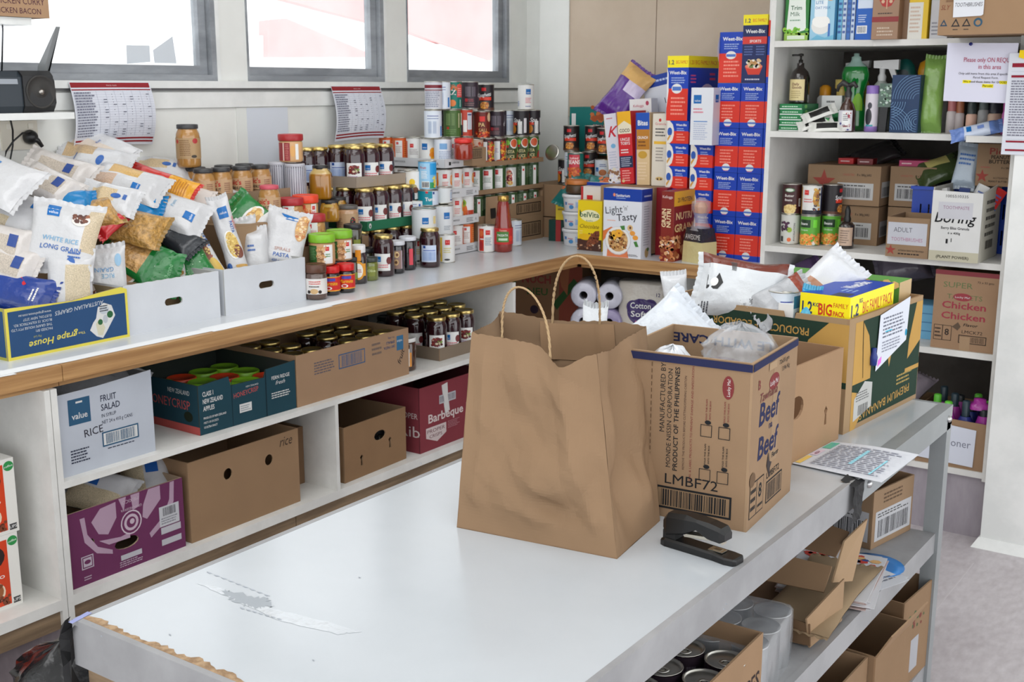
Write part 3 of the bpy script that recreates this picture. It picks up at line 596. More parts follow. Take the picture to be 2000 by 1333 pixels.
JARS =dict(
    beetf=J(.041,.155,BEET,GOLD,beetl('f')),beetp=J(.041,.155,BEET,GOLD,beetl('p')),beetb=J(.041,.155,BEET,GOLD,beetl('b')),
    pic=J(.0375,.118,PBN,S(56,56,58),picl,.013),picp=J(.0375,.118,PBN,S(204,84,100),picl,.012),
    pictop=J(.041,.145,PBN,S(60,60,62),[('r',-.12,.03,.12,.1,S(178,146,104)),('l',-.02,.04,.022,.095,S(130,94,60),9),('e',-.03,.088,.006,.007,S(190,60,50)),('e',.036,.09,.01,.009,S(180,50,50)),('e',.03,.038,.01,.005,S(60,50,40))],.014),
    red=J(.043,.10,S(190,140,84),S(176,44,50),[('r',-.026,.012,.016,.074,W)]+LOGO(-.02,.054,.015)+[('l',-.02,.028,.012,.048,S(222,110,100),4),('s',.02,.012,.06,.07,[S(226,186,130),S(200,150,90)],16,.008)],.024,.045,'plastic',neck=.97),
    redback=J(.043,.10,S(216,170,120),S(170,40,44),[('r',-.05,.006,.004,.07,S(150,44,50)),('r',-.024,.006,-.018,.07,S(224,190,180)),('l',-.014,.01,.0,.066,S(210,130,120),9),('e',.014,.04,.01,.02,S(226,170,100)),('r',.024,.01,.036,.066,W)],.022,.045,'plastic',neck=.97),
    orange=J(.044,.104,S(206,160,100),S(232,72,38),[('r',-.06,.006,.0,.072,S(206,70,44)),('s',-.01,.01,.018,.06,[S(226,186,130),S(220,120,60)],14,.008),('r',.02,.006,.044,.074,W)]+LOGO(.024,.054,.013)+[('l',.022,.02,.04,.05,S(226,110,110),4)],.026,.046,'plastic',neck=.97),
    green=J(.044,.106,S(196,150,104),S(132,190,44),[('r',-.06,.01,-.018,.07,S(50,100,44)),('l',-.05,.02,-.02,.064,S(120,160,110),8),('s',-.016,.012,.012,.066,[S(206,150,90),S(226,186,140),S(150,100,60)],30,.007),('r',.006,.008,.04,.072,W)]+LOGO(.012,.052,.014)+[('l',.012,.03,.034,.044,S(80,150,80),2)],.026,.045,'plastic',neck=.97),
    nut=J(.037,.118,S(84,62,52),S(92,58,42),[('r',-.1,.02,.1,.072,S(226,222,218)),('l',-.022,.052,.02,.066,S(210,70,60),2),('l',-.022,.042,.02,.05,S(60,50,50),1),('e',-.004,.03,.014,.009,S(206,170,120)),('e',.016,.028,.006,.006,S(40,30,26)),('e',-.022,.028,.006,.006,S(40,30,26))],.026,.036,neck=.94),
    mar=J(.032,.10,S(28,22,22),S(206,24,26),[('r',-.09,.018,.09,.064,S(206,30,24)),('r',-.09,.0155,.09,.019,S(240,170,40)),('r',-.01,.05,.024,.06,S(70,70,170)),('t','Marmite',-.018,.036,.018,S(250,214,30),{'bold':.05,'w':.05}),('e',.0,.026,.012,.006,S(240,236,230)),('e',0,.026,.007,.004,S(190,20,20)),('r',-.09,.063,.09,.0655,S(240,170,40))],.022,.030,neck=.9),
    syrup=J(.032,.14,S(44,34,34),S(232,232,232),[('r',-.02,.03,.034,.075,S(232,158,40)),('e',.004,.05,.024,.034,S(232,158,40)),('e',.004,.05,.017,.026,S(246,244,236)),('r',-.006,.085,.014,.125,S(236,150,30)),('l',-.008,.042,.016,.056,S(190,60,60),3),('e',-.016,.078,.006,.007,S(80,150,50))],.026,.026,neck=.8),
    olive=J(.033,.085,S(112,120,46),S(60,66,62),[('r',-.004,.018,.026,.055,S(134,142,60)),('t','Olive',-.002,.034,.014,S(214,224,170),{'bold':.02}),('e',-.014,.024,.006,.006,S(190,196,40))],.014,.031,neck=.93),
    jam=J(.029,.125,S(24,22,26),S(214,216,222),[('r',-.014,.02,.018,.09,S(150,120,110)),('e',.0,.074,.010,.012,S(226,196,140)),('e',.002,.074,.005,.006,S(120,70,40)),('e',-.002,.045,.010,.012,S(206,170,120)),('e',-.002,.045,.005,.006,S(90,50,30)),('r',.018,.02,.022,.09,S(190,170,180))],.015,.03,neck=.94),
    jam2=J(.033,.13,S(28,22,26),S(220,222,230),[('r',.008,.022,.024,.085,S(226,74,88)),('r',-.026,.022,-.02,.085,S(190,180,190))],.014,.033,neck=.94),
    honeyhex=J(.041,.125,S(170,114,26),S(40,40,42),[('r',-.05,.01,-.012,.088,S(120,74,24)),('r',.004,.01,.034,.088,S(150,104,40)),('l',.008,.03,.03,.07,S(240,220,190),4)],.012,.03,neck=.74,top=S(206,176,110),sq=5),
    honeysm=J(.036,.08,S(180,130,40),S(46,46,48),[('e',.0,.06,.02,.006,S(214,180,90)),('r',-.02,.012,.03,.04,S(150,100,40))],.012,.032,neck=.8,sq=5),
    kraft=J(.040,.115,S(190,150,112),S(96,92,90),[('r',-.12,.012,.12,.086,S(190,158,122)),('l',-.05,.02,-.01,.07,S(150,110,80),7),('e',.028,.05,.012,.024,S(30,30,30)),('s',.02,.035,.036,.066,[S(180,40,40),S(60,110,60)],12,.004)],.012,.038,neck=.95),
    striped=J(.038,.12,S(150,150,162),S(190,190,198),[('r',-.115+.008*k,.004,-.111+.008*k,.112,S(196,198,208)) for k in range(28)],.010,.036,neck=.96),
    darklid=J(.034,.10,S(60,56,40),S(44,46,50),[('r',.0,.02,.03,.045,S(130,140,50))],.014,.033,neck=.94),
    sauce=J(.04,.085,S(150,40,16),S(226,50,44),[],.014,.036,neck=.9),
    whitejar=J(.034,.105,S(60,36,26),S(232,234,236),[('r',-.01,.015,.02,.06,S(190,60,60)),('l',-.008,.02,.018,.05,S(240,220,220),4)],.022,.034,neck=.96),
    apricot=J(.038,.12,S(66,36,20),S(226,226,224),[('r',-.03,.018,.026,.07,S(226,150,60)),('r',-.016,.02,.018,.084,S(232,228,220)),('l',-.01,.045,.014,.062,S(160,150,140),3),('e',0,.03,.012,.008,S(214,90,40))]+LOGO(-.008,.068,.012),.013,.036,neck=.95),
    cookie=J(.052,.06,S(80,60,40),S(196,120,60),[],.018,.05,'plastic',neck=.98),
)
def make_jar(key):
    d =JARS[key];r,h,lh,lr =d['r'],d['h'],d['lidh'],d['lr'];hb =h-lh
    t =thing('jar','','jar')
    b =MB([d['glass']]);nk =lr*.93;n =24
    sh =hb-.03 if d['neck']<.9 else hb-.010
    b.lathe([(0,.001),(r*.85,0),(r*.97,.003),(r,.010),(r,sh*.55),(r,sh),(r*.96,sh+(hb-sh)*.4,d['top']),(nk+(r-nk)*.3,sh+(hb-sh)*.75,d['top']),(nk,hb-.003,d['top']),(nk,hb+.002)],d['fill'],n,sq=d['sq'])
    b.build('glass_body',t)
    if d['items']:
        b =MB(['print']);fn =cylfn(r+.0002) if not d['sq'] else (lambda u,v,o:((r*.93+o)*sin(u/r),-(r*.93+o)*cos(u/r)*1.0,v))
        b.paint(d['items'],fn if not d['sq'] else cylfn(r*1.0));b.build('label',t)
    b =MB(['metal' if d['lid']==GOLD else 'plastic'])
    b.lathe([(lr,hb-.001),(lr+.0008,hb+.001),(lr+.0008,h-.0025),(lr-.001,h),None,(lr*.86,h),(lr*.84,h-.0012),(0,h-.0012)],d['lid'],n)
    b.build('lid',t)
    return t
def jar(key,loc,label,rz=FACE,group=None,rot=None,cat='jar'):
    return PR.put('jar_'+key,lambda:make_jar(key),loc,rz,label,group,rot,cat)
def facefn(w_,d_,h,f):
    if f =='f':return lambda u,v,o:(u-w_/2,-d_/2-o,v)
    if f =='b':return lambda u,v,o:(w_/2-u,d_/2+o,v)
    if f =='r':return lambda u,v,o:(w_/2+o,u-d_/2,v)
    if f =='l':return lambda u,v,o:(-w_/2-o,d_/2-u,v)
    if f =='t':return lambda u,v,o:(u-w_/2,v-d_/2,h+o)
def make_box(name,w_,d_,h,cols,faces,mat='print',parts='print',thick=.0012,flap=True,cat='box'):
    """cols: base colour or dict per face; faces: {'f':items,...} printed with u,v in metres"""
    t =thing(name,'',cat)
    b =MB([mat]);c =cols if isinstance(cols,dict) else dict(d=cols)
    g =lambda k:c.get(k,c['d'])
    e =min(.0012,w_*.02,d_*.02)
    x,y =w_/2,d_/2
    def ring(z,ins):return [(-x+ins,-y,z),(x-ins,-y,z),(x,-y+ins,z),(x,y-ins,z),(x-ins,y,z),(-x+ins,y,z),(-x,y-ins,z),(-x,-y+ins,z)]
    vs =[(px*(1-.0),py,0) for px,py,_ in ring(0,e)]+ring(h,e)
    fs =[(i,(i+1) % 8,8+(i+1) % 8,8+i) for i in range(8)]+[tuple(range(8,16)),tuple(reversed(range(8)))]
    b.add(vs,fs,[g('f'),g('f'),g('r'),g('r'),g('b'),g('b'),g('l'),g('l'),g('t'),g('t')])
    b.build('carton',t)
    if faces:
        p =MB([mat])
        for k,it in faces.items():p.paint(it,facefn(w_,d_,h,k),mat,seg=0)
        p.build('printing',t)
    return t
def box(key,make,loc,label,rz=0,group=None,rot=None,cat='box'):
    return PR.put('box_'+key,make,loc,rz,label,group,rot,cat)
def make_carton(name,L,Wd,H,col,th=.004,holes=None,tops=None,inner=None,faces=None,mat='card',lining=None,flaps=None,cat='carton',closed=False):
    """L along x, Wd along y. holes: {'f':[(u,v,ru,rv)]}; tops: {'f':[(u,v)...]} outline of the upper edge from left to right"""
    t =thing(name,'',cat);inner =inner or S(176,138,98)
    cd =col if isinstance(col,dict) else {}
    g =lambda k:cd.get(k,cd.get('d',col))
    holes =holes or {};tops =tops or {}
    def hole(h):
        if not isinstance(h[0],tuple):
            u,v,a,b_ =h;return [(u+a*cos(2*pi*i/14),v+b_*sin(2*pi*i/14)) for i in range(14)]
        return h
    R_ ={'f':(0,Vector((0,-Wd/2,0)),L),'r':(pi/2,Vector((L/2,0,0)),Wd),'b':(pi,Vector((0,Wd/2,0)),L),'l':(-pi/2,Vector((-L/2,0,0)),Wd)}
    body =MB([mat])
    body.box(-L/2+th,-Wd/2+th,0,L/2-th,Wd/2-th,th,inner)
    for k,(rz,c,ln) in R_.items():
        F =Matrix.Translation(c) @ Matrix.Rotation(rz,4,'Z') @ Matrix.Rotation(pi/2,4,'X') @ Matrix.Translation((-ln/2,0,0))
        up =tops.get(k,[(0,H),(ln,H)])
        ins =0 if k in 'fb' else th+.0002
        ol =[(ins,0),(ln-ins,0)]+[(min(max(u,ins),ln-ins),v) for u,v in reversed(up)]
        body.plate(ol,[hole(h) for h in holes.get(k,[])],F,th,g(k),edge=inner)
        body.plate([(u,v) for u,v in ol],[hole(h) for h in holes.get(k,[])],F @ Matrix.Translation((0,0,-th-.0001)),.0003,inner)
        if faces and k in faces:
            pr =MB(['card']);pr.paint(faces[k],lambda u,v,o:F @ Vector((u,v,o)),'card',seg=0);pr.build('printing',t)
    if closed:
        body.box(-L/2+.001,-Wd/2+.001,H-.004,L/2-.001,Wd/2-.001,H,g('t') if 't' in cd else g('f'))
        if faces and 't' in faces:
            pr =MB(['card']);pr.paint(faces['t'],lambda u,v,o:(u-L/2,v-Wd/2,H+o),'card',seg=0);pr.build('printing',t)
    body.build('walls',t)
    for k,fl,ang in (flaps or []):
        rz,c,ln =R_[k]
        F =Matrix.Translation(c+Vector((0,0,H))) @ Matrix.Rotation(rz,4,'Z') @ Matrix.Rotation(radians(ang),4,'X')
        fb =MB([mat]);fb.hexa([F @ Vector((-ln/2,-fl,-.002)),F @ Vector((ln/2,-fl,-.002)),F @ Vector((ln/2,0,-.002)),F @ Vector((-ln/2,0,-.002))],
                                [F @ Vector((-ln/2,-fl,.002)),F @ Vector((ln/2,-fl,.002)),F @ Vector((ln/2,0,.002)),F @ Vector((-ln/2,0,.002))],inner)
        fb.build('flap',t)
    return t
def place(t,label,loc,rz=0,cat=None,group=None,rot=None):
    t.location =loc;t.rotation_euler =rot if rot else (0,0,rz);tag(t,label,cat,group);return t
def pouch(name,label,cat,Wd,L,T,loc,rot,seed=1,base=None,window=None,items=None,items2=None,mat='film',wmat='rice',group=None,
          crimp=.012,rough=1.5,bend=0,twist=0,fill=(0,1),nx=22,ny=28,topcol=None,slump=0):
    """sealed bag lying in its xy plane, +z up side; window: list of (u0,u1,v0,v1,colour) fractions shown on the upper side"""
    base =base or S(226,226,228)
    rv =Vector((seed*3.17,seed*1.31,seed*7.7))
    def surf(a,b_,s_,off=0):
        ea =max(0,1-abs(a)**3.2);eb =max(0,1-abs(b_)**4.0)
        t_ =(ea**.6)*(eb**.55)
        f0,f1 =fill;fb =min(1,max(0,((b_+1)/2-f0)/.15+.25))*min(1,max(0,(f1-(b_+1)/2)/.15+.25));t_ *= max(.12,fb)
        x =Wd/2*a*(1-.10*(1-b_*b_));y =L/2*b_*(1-.05*(1-a*a))
        q =Vector((x*9,y*9,s_*.8))+rv
        nz =noise.noise(q)*.5+noise.noise(q*2.3)*.3
        wr =noise.noise(Vector((x*60+seed,y*14,s_*3)))*(.35+.65*abs(b_)**3)
        z =s_*T/2*t_*(1+.22*nz)+(.0022*wr+.003*nz)*rough*(.3+t_)
        z +=bend*(b_*b_-.3)*L*.5+twist*a*b_*Wd*.4+slump*sin(b_*2.2+seed)*.01
        x +=.004*noise.noise(Vector((y*12,seed,0)));y +=.004*noise.noise(Vector((x*14,seed,5)))
        return Vector((x,y,z+s_*.0006+off*s_))
    t =thing(name,label,cat,loc,group=group,rot=rot)
    b =MB([mat]);wb =MB([wmat]);win =window or []
    for s_ in (1,-1):
        for j in range(ny):
            for i in range(nx):
                a0,a1 =-1+2*i/nx,-1+2*(i+1)/nx;b0,b1 =-1+2*j/ny,-1+2*(j+1)/ny
                vs =[surf(a0,b0,s_),surf(a1,b0,s_),surf(a1,b1,s_),surf(a0,b1,s_)]
                if s_ <0:vs.reverse()
                c =base;tgt =b;am,bm =(a0+a1)/4+.5,(b0+b1)/4+.5
                for wdw in win:
                    if (len(wdw)<6 or wdw[5] != 'up' or s_ >0) and wdw[0]<=am <=wdw[1] and wdw[2]<=bm <=wdw[3]:
                        c =wdw[4];tgt =wb if len(wdw)>6 and wdw[6]=='w' else b
                tgt.add(vs,[(0,1,2,3)],c,None,True)
    for sg in (-1,1):
        n =26;vs =[]
        for i in range(n+1):
            a =-1+2*i/n;p =surf(a,sg*.985,0);vs.append(p);q =surf(a,sg*1.0,0)
            zz =.0028*sin(i*1.9+seed)*rough;vs.append(Vector((q.x,q.y+sg*(crimp+(.002 if i % 2 else 0)),q.z+zz)))
        fs =[(2*i,2*i+2,2*i+3,2*i+1) for i in range(n)]
        b.add(vs,fs,topcol or base,None,True)
    o =b.build('film',t);weld(o)
    if wb.f:weld(wb.build('clear_window',t))
    for it,s_ in ((items,1),(items2,-1)):
        if it:
            p =MB(['print'])
            p.paint(it,lambda u,v,of:surf((u/(Wd/2)) if s_ >0 else (-u/(Wd/2)),v/(L/2),s_,.0009+of),'print',seg=.01)
            p.build('print',t)
    return t
import bmesh
def weld(o,d=.00005):
    bm =bmesh.new();bm.from_mesh(o.data);bmesh.ops.remove_doubles(bm,verts=bm.verts,dist=d);bm.to_mesh(o.data);bm.free()
# ================================================================ tins and jars on the window counter
def tray(name_label,L,Wd,H,loc,rz,colr,inner=None,faces=None,rot=None,mat='card'):
    t =make_carton('cardboard_tray',L,Wd,H,colr,.003,faces=faces,inner=inner or colr,mat=mat)
    return place(t,name_label,loc,rz,'tray',rot=rot)
BLK =S(40,40,42)
tprint =lambda w_:[('r',w_*.12,.010,w_*.18,.024,BLK),('t','SUPERFOODS',w_*.2,.016,.010,S(90,90,92),{'bold':.03,'w':w_*.22}),('l',w_*.62,.006,w_*.84,.026,S(120,120,122),3),('t','A',w_*.88,.010,.018,S(120,120,120),{})]
LV =(.903,1.0255,1.142,1.268)
lvn =['bottom','second','third','top']
names_a =[['orangeback','orange','orangeback'],['tomato','pumpkin','tomato'],['pumpkin','pumpkin','pumpkin'],['valuenut','orange','orangeback']]
KIND =dict(orangeback='orange and white',orange='white and orange',tomato='tomato picture',pumpkin='orange soup picture',valuenut='pale blue text',valuefruit='white with orange fruit')
for k,z in enumerate(LV):
    W_,Ly =(.365 if k ==3 else .31,.235)
    fx =dict(r=tprint(Ly),f=tprint(W_))
    tray('shallow white cardboard tray, %s of the four tray stack of fruit tins' % lvn[k],W_,Ly,.036,(-3.05-W_/2,3.862+Ly/2,z),0,S(244,246,250),S(226,226,226),fx)
    for i in range(3):
        key =names_a[k][i]
        p =(-3.05-.042,3.862+.042+i*.0755,z+.004)
        can(key,p,'%s tin in the %s white tray, %s from the corner' % (KIND[key],lvn[k],ORD[i]),rz=.9+(i % 2)*.1,group='tins in the white tray stack')
    if k >= 2:
        ks =['valuefruit','orange','orangeback'] if k ==3 else ['pumpkin','orange','pumpkin']
        ks +=['orangeback','orange'][:k-2]
        for j in range(len(ks)):
            can(ks[j],(-3.05-.042-.0755*(j+1),3.862+.042,z+.004),'%s tin, near side of the %s white tray, %s from its corner' % (KIND[ks[j]].split(' with')[0],lvn[k],ORD[j+1]),rz=.5+.15*(j % 2),group='tins in the white tray stack')
        if k ==3:
            for j in range(3):
                for i in range(2):
                    can('orange',(-3.05-.042-.0755*(j+1),3.862+.1175+.0755*i,z+.004),'orange tin in row %s of column %s inside the top white tray' % (ORD[i+1],ORD[j+1]),rz=1.2+j,group='tins in the white tray stack')
KR2 =S(178,142,102)
bc =[('r',.30,.018,.50,.085,S(60,46,36)),('r',.306,.023,.494,.080,KR2),('b',.31,.026,.49,.077,S(60,46,36))]
t =make_carton('soup_carton',.26,.52,.112,KR2,faces=dict(r=bc),closed=True)
place(t,'closed brown soup carton with big barcode on the counter by the corner',(-3.07-.13,4.11+.26,.9),0,'carton')
t =make_carton('soup_carton',.26,.52,.11,KR2,tops=dict(r=[(0,.03),(.12,.03),(.16,.06),(.52,.085)],f=[(0,.11),(.26,.03)]),faces=dict(r=[('r',.30,.014,.5,.062,S(60,46,36)),('r',.306,.019,.494,.057,KR2),('b',.31,.021,.49,.055,S(60,46,36))]),holes={})
place(t,'torn open brown soup carton, second up from the counter by the corner',(-3.07-.13,4.11+.26,1.0125),0,'carton')
for k,z in ((2,1.137),(3,1.257)):
    t =make_carton('cardboard_tray',.26,.52,.02,KR2,.004);
    place(t,'thin brown cardboard tray under soup tins, %s of the two' % ('lower' if k ==2 else 'upper'),(-3.07-.13,4.11+.26,z),0,'tray')
rows ={1:['soupback','soupback','soupback','soupback','soupback','soupback'],2:['soup','soup','soup','soupplate','soupback','soupback'],3:['rust','meal','meal','pasta','pasta','pasta']}
ang ={1:[.9,.95,1.0,.9,1.05,1.0],2:[.85,1.0,.8,.75,.8,.9],3:[.9,.75,.9,.7,.72,.5]}
LN ={1:'low torn carton',2:'lower brown tray',3:'upper brown tray'}
for k,lst in rows.items():
    z ={1:1.0165,2:1.1415,3:1.2615}[k]
    for i,key in enumerate(lst):
        kd =dict(soupback='green back-label soup',soup='green soup with white label',soupplate='green soup with plate picture',rust='rusty red',meal='white and red meal',pasta='green pasta sauce')[key]
        can(key,(-3.07-.042,4.11+.043+i*.0868,z),'%s tin in the %s, %s from its near end' % (kd,LN[k],ORD[i]),rz=ang[k][i],group='soup tins on brown trays')
for i in range(6):
    can('soupback',(-3.07-.118,4.153+i*.0868,1.2615),'green tin in the back row of the upper brown tray, %s from its near end' % ORD[i],rz=2,group='soup tins on brown trays')
b =MB(['card']);b.hexa([(-3.062,4.16,1.0),(-3.05,4.16,1.0),(-3.05,4.26,1.0),(-3.062,4.26,1.0)],[(-3.066,4.17,1.125),(-3.058,4.17,1.125),(-3.058,4.25,1.125),(-3.066,4.25,1.125)],S(190,152,112))
o =b.build('torn_flap');tag(o,'torn brown cardboard flap beside the tall tomato passata bottle','cardboard')
o2 =MB(['card']);o2.add([(-3.049,4.185,1.03),(-3.049,4.225,1.03),(-3.053,4.225,1.075),(-3.053,4.185,1.075)],[(0,1,2,3)],S(50,44,42));o2.build('mark',o)
L5 =[(846,'nutri',.8),(883,'greenveg',.75),(907,'mixed',.8),(941,'pastared',.75),(969,'spagback',.7),(992,'nutri',.9),(1018,'spagside',.6),(1040,'spagside',1.3)]
L5n =['pale blue nutrition label','olive green vegetable','red and grey patched','brown pasta sauce','black back-label spaghetti','grey nutrition panel','black spaghetti','black and red']
for (px,key,rz),nm in zip(L5,L5n):
    X =-3.13 if px <920 else -3.125
    if px in (992,):X =-3.2
    z =1.388 if px <930 else 1.3775
    can(key,col(px,X,z),'%s tin in the single row above the trays' % nm,rz=rz,group=None)
for px,X in ((860,-3.22),(900,-3.22),(940,-3.21),(975,-3.21),(1005,-3.20),(1030,-3.205)):
    can('spagback',col(px,X-.01,1.388 if px <930 else 1.3775),'dark tin against the wall in the second row, %s from the left' % ORD[[860,900,940,975,1005,1030].index(px)],rz=1,group='dark tins behind the top rows')
L6 =[(847,'bordeaux',.7,'white tin with maroon band'),(863,'nutri',.6,'pale tin with small blue print'),(885,'chick',.7,'teal and coral chickpea tin'),(918,'spagback',.8,'dark tin beside the teal one'),(949,'spag',.5,'black tin with white script')]
for px,key,rz,nm in L6:
    can(key,col(px,-3.15,1.504 if px <930 else 1.4935),nm+' in the topmost row under the window',rz=rz)
can('valuewhite',col(1027,-3.15,1.4935),'lone white tin with blue square at the top right of the stack',rz=.55)
jar('sauce',col(905,-3.00,1.3035),'squat red sauce jar with red lid on a folded carton',rz=.6,rot=(.06,0,.6))
b =make_carton('small_carton',.10,.10,.075,KR2,faces=dict(r=[('r',.0,.03,.07,.07,S(60,46,36)),('r',.003,.033,.067,.067,KR2),('b',.005,.035,.065,.065,S(60,46,36))]))
place(b,'small brown carton with barcode under the squat red sauce jar',(-3.055,4.04,1.272),0,'carton')
can('rosti',col(950,-3.005,CT),'white and red soup tin left of the passata bottle',rz=.65)
can('nutri',col(1003,-3.03,CT),'tin half hidden right of the passata bottle',rz=1.6)
t =thing('passata_bottle','tall tomato passata bottle with gold cap and green label','bottle',col(983,-2.945,CT),.68)
b =MB(['glass']);b.lathe([(0,.001),(.036,0),(.040,.006),(.041,.03),(.040,.1),(.037,.12),(.030,.17),(.027,.19),(.026,.205),(.020,.218),(.020,.225)],S(140,34,20),26);b.build('glass_body',t)
b =MB(['print']);b.paint([('r',-.08,.035,.08,.105,S(196,40,40)),('r',-.034,.045,.022,.09,S(74,130,56)),('t','PASSATA',-.028,.07,.014,W,{'bold':.03,'w':.046}),('r',-.024,.052,.016,.062,S(200,226,196)),('t','Tomato',-.02,.092,.01,S(240,210,190),{'bold':.02}),('e',.034,.06,.012,.012,S(226,60,40))],cylfn(.0415));b.build('label',t)
b =MB(['metal']);b.lathe([(.023,.218),(.0245,.220),(.0245,.238),(.022,.241),None,(0,.241)],S(206,170,96),22);b.build('cap',t)
can('big',col(829,-2.975,1.008),'wide white catering tin with blue square behind the dark jars',rz=.6)
can('big2',col(862,-3.0,1.008),'wide white catering tin touching the orange tins',rz=.5)
can('corn',col(871,-2.955,CT),'yellow and white tin on the counter below the catering tins',rz=.7)
for px,X in ((836,-3.02),(812,-3.03)):can('corn',col(px,X,CT),'hidden tin under the catering tins, %s one' % ('right' if px >820 else 'left'),rz=1)
can('short',col(808,-3.07,1.0855),'short wide white tin behind the green tray corner',rz=.6)
can('teal',col(836,-3.03,1.1285),'short teal tuna tin beneath the sky blue tin',rz=.55)
can('short',col(862,-3.045,1.1285),'short pale tin right of the teal one',rz=1.6)
can('fruitmix',col(795,-3.14,1.152),'white tin with fruit picture behind the dark jar shoulder',rz=.75)
can('fruitmix',col(808,-3.09,1.152),'white tin with fruit picture beside the sky blue tin',rz=.55)
can('bluefruit',col(835,-3.04,1.191),'sky blue fruit tin with barcode above the teal tin',rz=.62)
for px,X in ((800,-3.1),):can('greenveg',col(px,X-.0,.978),'hidden tin beneath the short wide white tin',rz=1)
t =make_carton('cardboard_tray',.20,.31,.036,S(20,126,84),.003,inner=S(20,90,60),faces=dict(f=[('e',.17,.018,.007,.010,W),('e',.17,.016,.003,.005,S(20,110,74))],r=[('e',.02,.018,.007,.010,W),('e',.02,.016,.003,.005,S(20,110,74))]))
place(t,'green cardboard tray holding beetroot jars above the front jars',(-3.04-.1,3.365+.155,1.0565),0,'tray')
GB ='dark beetroot jars'
for i,y in enumerate((3.405,3.49,3.575)):
    jar('beetf',(-3.085,y,1.0605),'dark beetroot jar in the green tray front row, %s from the near end' % ORD[i],rz=.75,group=GB)
    jar('beetf',(-3.175,y-.01,1.0605),'dark beetroot jar in the green tray back row, %s from the near end' % ORD[i],rz=.9,group=GB)
jar('beetf',(-3.04-.045,3.645,1.0605),'dark beetroot jar at the far end of the green tray',rz=.8,group=GB)
t =make_carton('cardboard_tray',.21,.30,.042,S(186,168,150),.003,inner=S(160,140,120))
place(t,'grey brown cardboard tray full of beetroot jars at the top',(-3.10-.105,3.375+.15,1.2165),0,'tray')
for i,(dx,y,k,rz) in enumerate(((-.045,3.42,'beetp',.72),(-.045,3.507,'beetf',.95),(-.045,3.594,'beetf',.85),(-.135,3.42,'beetb',.7),(-.135,3.507,'beetf',.6),(-.135,3.594,'beetf',.6))):
    jar(k,(-3.10+dx,y,1.2205),'dark beetroot jar in the top brown tray, %s row, %s from the near end' % ('front' if i <3 else 'back',ORD[i % 3]),rz=rz,group=GB)
t =make_carton('tall_carton',.11,.16,.31,S(186,168,150),.003,closed=True)
place(t,'plain brown carton standing behind the honey jars',(-3.285,3.25,CT),0,'carton')
jar('beetp',col(624,-3.27,1.2135),'dark beetroot jar with picture label left of the top tray',rz=.66,group=GB)
jar('beetb',col(600,-3.29,1.2135),'dark beetroot jar half hidden behind the red lidded tub',rz=.7,group=GB)
for i,(px,X,k) in enumerate(((750,-2.925,'beetf'),(840,-2.925,'beetb'))):
    jar(k,col(px,X,CT),'dark beetroot jar standing on the counter, %s' % ('left of the white lidded jars' if i ==0 else 'right of the white lidded jars'),rz=.62 if i ==0 else .5,group=GB)
for i,(px,X) in enumerate(((735,-3.08),(765,-3.085),(795,-3.07),(705,-3.09))):
    jar('beetf',col(px,X,CT),'dark beetroot jar under the green tray, %s from the right' % ORD[[2,1,0,3][i]],rz=.7,group=GB)
jar('jam',col(776,-2.925,CT),'slim dark jar with fig picture label and white lid',rz=.66)
jar('jam2',col(797,-2.95,CT),'dark jar with pink strip label and white lid',rz=.62)
jar('nut',col(618,-2.785,CT),'hazelnut spread jar with brown lid beside the white box',rz=.7)
jar('mar',col(647,-2.80,CT),'small yeast spread jar with red lid, left of the pair',rz=.5)
jar('mar',col(676,-2.795,CT),'small yeast spread jar with red lid, right of the pair',rz=.62)
jar('syrup',col(701,-2.885,CT),'dark syrup bottle with orange label and white cap',rz=.6,cat='bottle')
jar('olive',col(722,-2.90,CT),'small olive green jar with dark lid',rz=.6)
jar('green',col(630,-2.835,1.001),'peanut butter tub with lime green lid, front one',rz=.75)
jar('green',col(664,-2.865,1.001),'peanut butter tub with lime green lid, back one',rz=1.0)
for i,(px,X) in enumerate(((625,-2.87),(655,-2.875),(685,-2.90),(700,-2.96),(600,-2.86))):
    jar('darklid',col(px,X,CT),'dark lidded olive jar in the shaded second row, %s from the left' % ORD[[1,2,3,4,0][i]],rz=.8,group='dark lidded jars in the second row')
for i,(px,X) in enumerate(((690,-2.985),(716,-3.0))):
    jar('darklid',col(px,X,1.001 if i ==0 else .9005),'dark lidded jar under the kraft labelled jar, %s one' % ('upper' if i ==0 else 'lower'),rz=.8)
def block(label,x0,y0,x1,y1,z0,z1,c=KR2):
    t =make_carton('plain_carton',x1-x0,y1-y0,z1-z0,c,.003,closed=True);return place(t,label,((x0+x1)/2,(y0+y1)/2,z0),0,'carton')
block('plain brown carton carrying the red and orange lidded tubs',-3.09,2.80,-2.89,3.12,.9,1.06)
jar('red',col(612,-2.95,1.0605),'peanut butter tub with dull red lid below the orange one',rz=.8)
jar('whitejar',col(589,-2.93,1.0605-.04),'brown jar with white cap behind the pasta bag',rz=.6)
block('brown carton under the red lidded peanut butter tub',-3.15,2.72,-2.98,2.985,1.061,1.115)
jar('red',col(569,-3.03,1.1155),'peanut butter tub with pinkish red lid beside the glass jar',rz=.72)
jar('orange',col(598,-3.035,1.1155),'peanut butter tub with bright orange lid',rz=.78)
block('brown carton carrying the kraft labelled jar',-3.16,3.125,-3.0,3.33,1.005,1.045)
jar('kraft',col(680,-3.07,1.0455),'glass jar with kraft label and grey lid by the green tray',rz=.55)
jar('honeysm',col(645,-3.09,1.105),'short honey jar with dark lid under the tall honey jar',rz=.6)
jar('honeysm',col(660,-3.14,1.105),'short honey jar behind the kraft labelled jar',rz=.6)
jar('honeyhex',col(628,-3.13,1.186),'tall square honey jar with black lid',rz=.6)
t =make_carton('cardboard_tray',.20,.56,.035,S(176,146,112),.003)
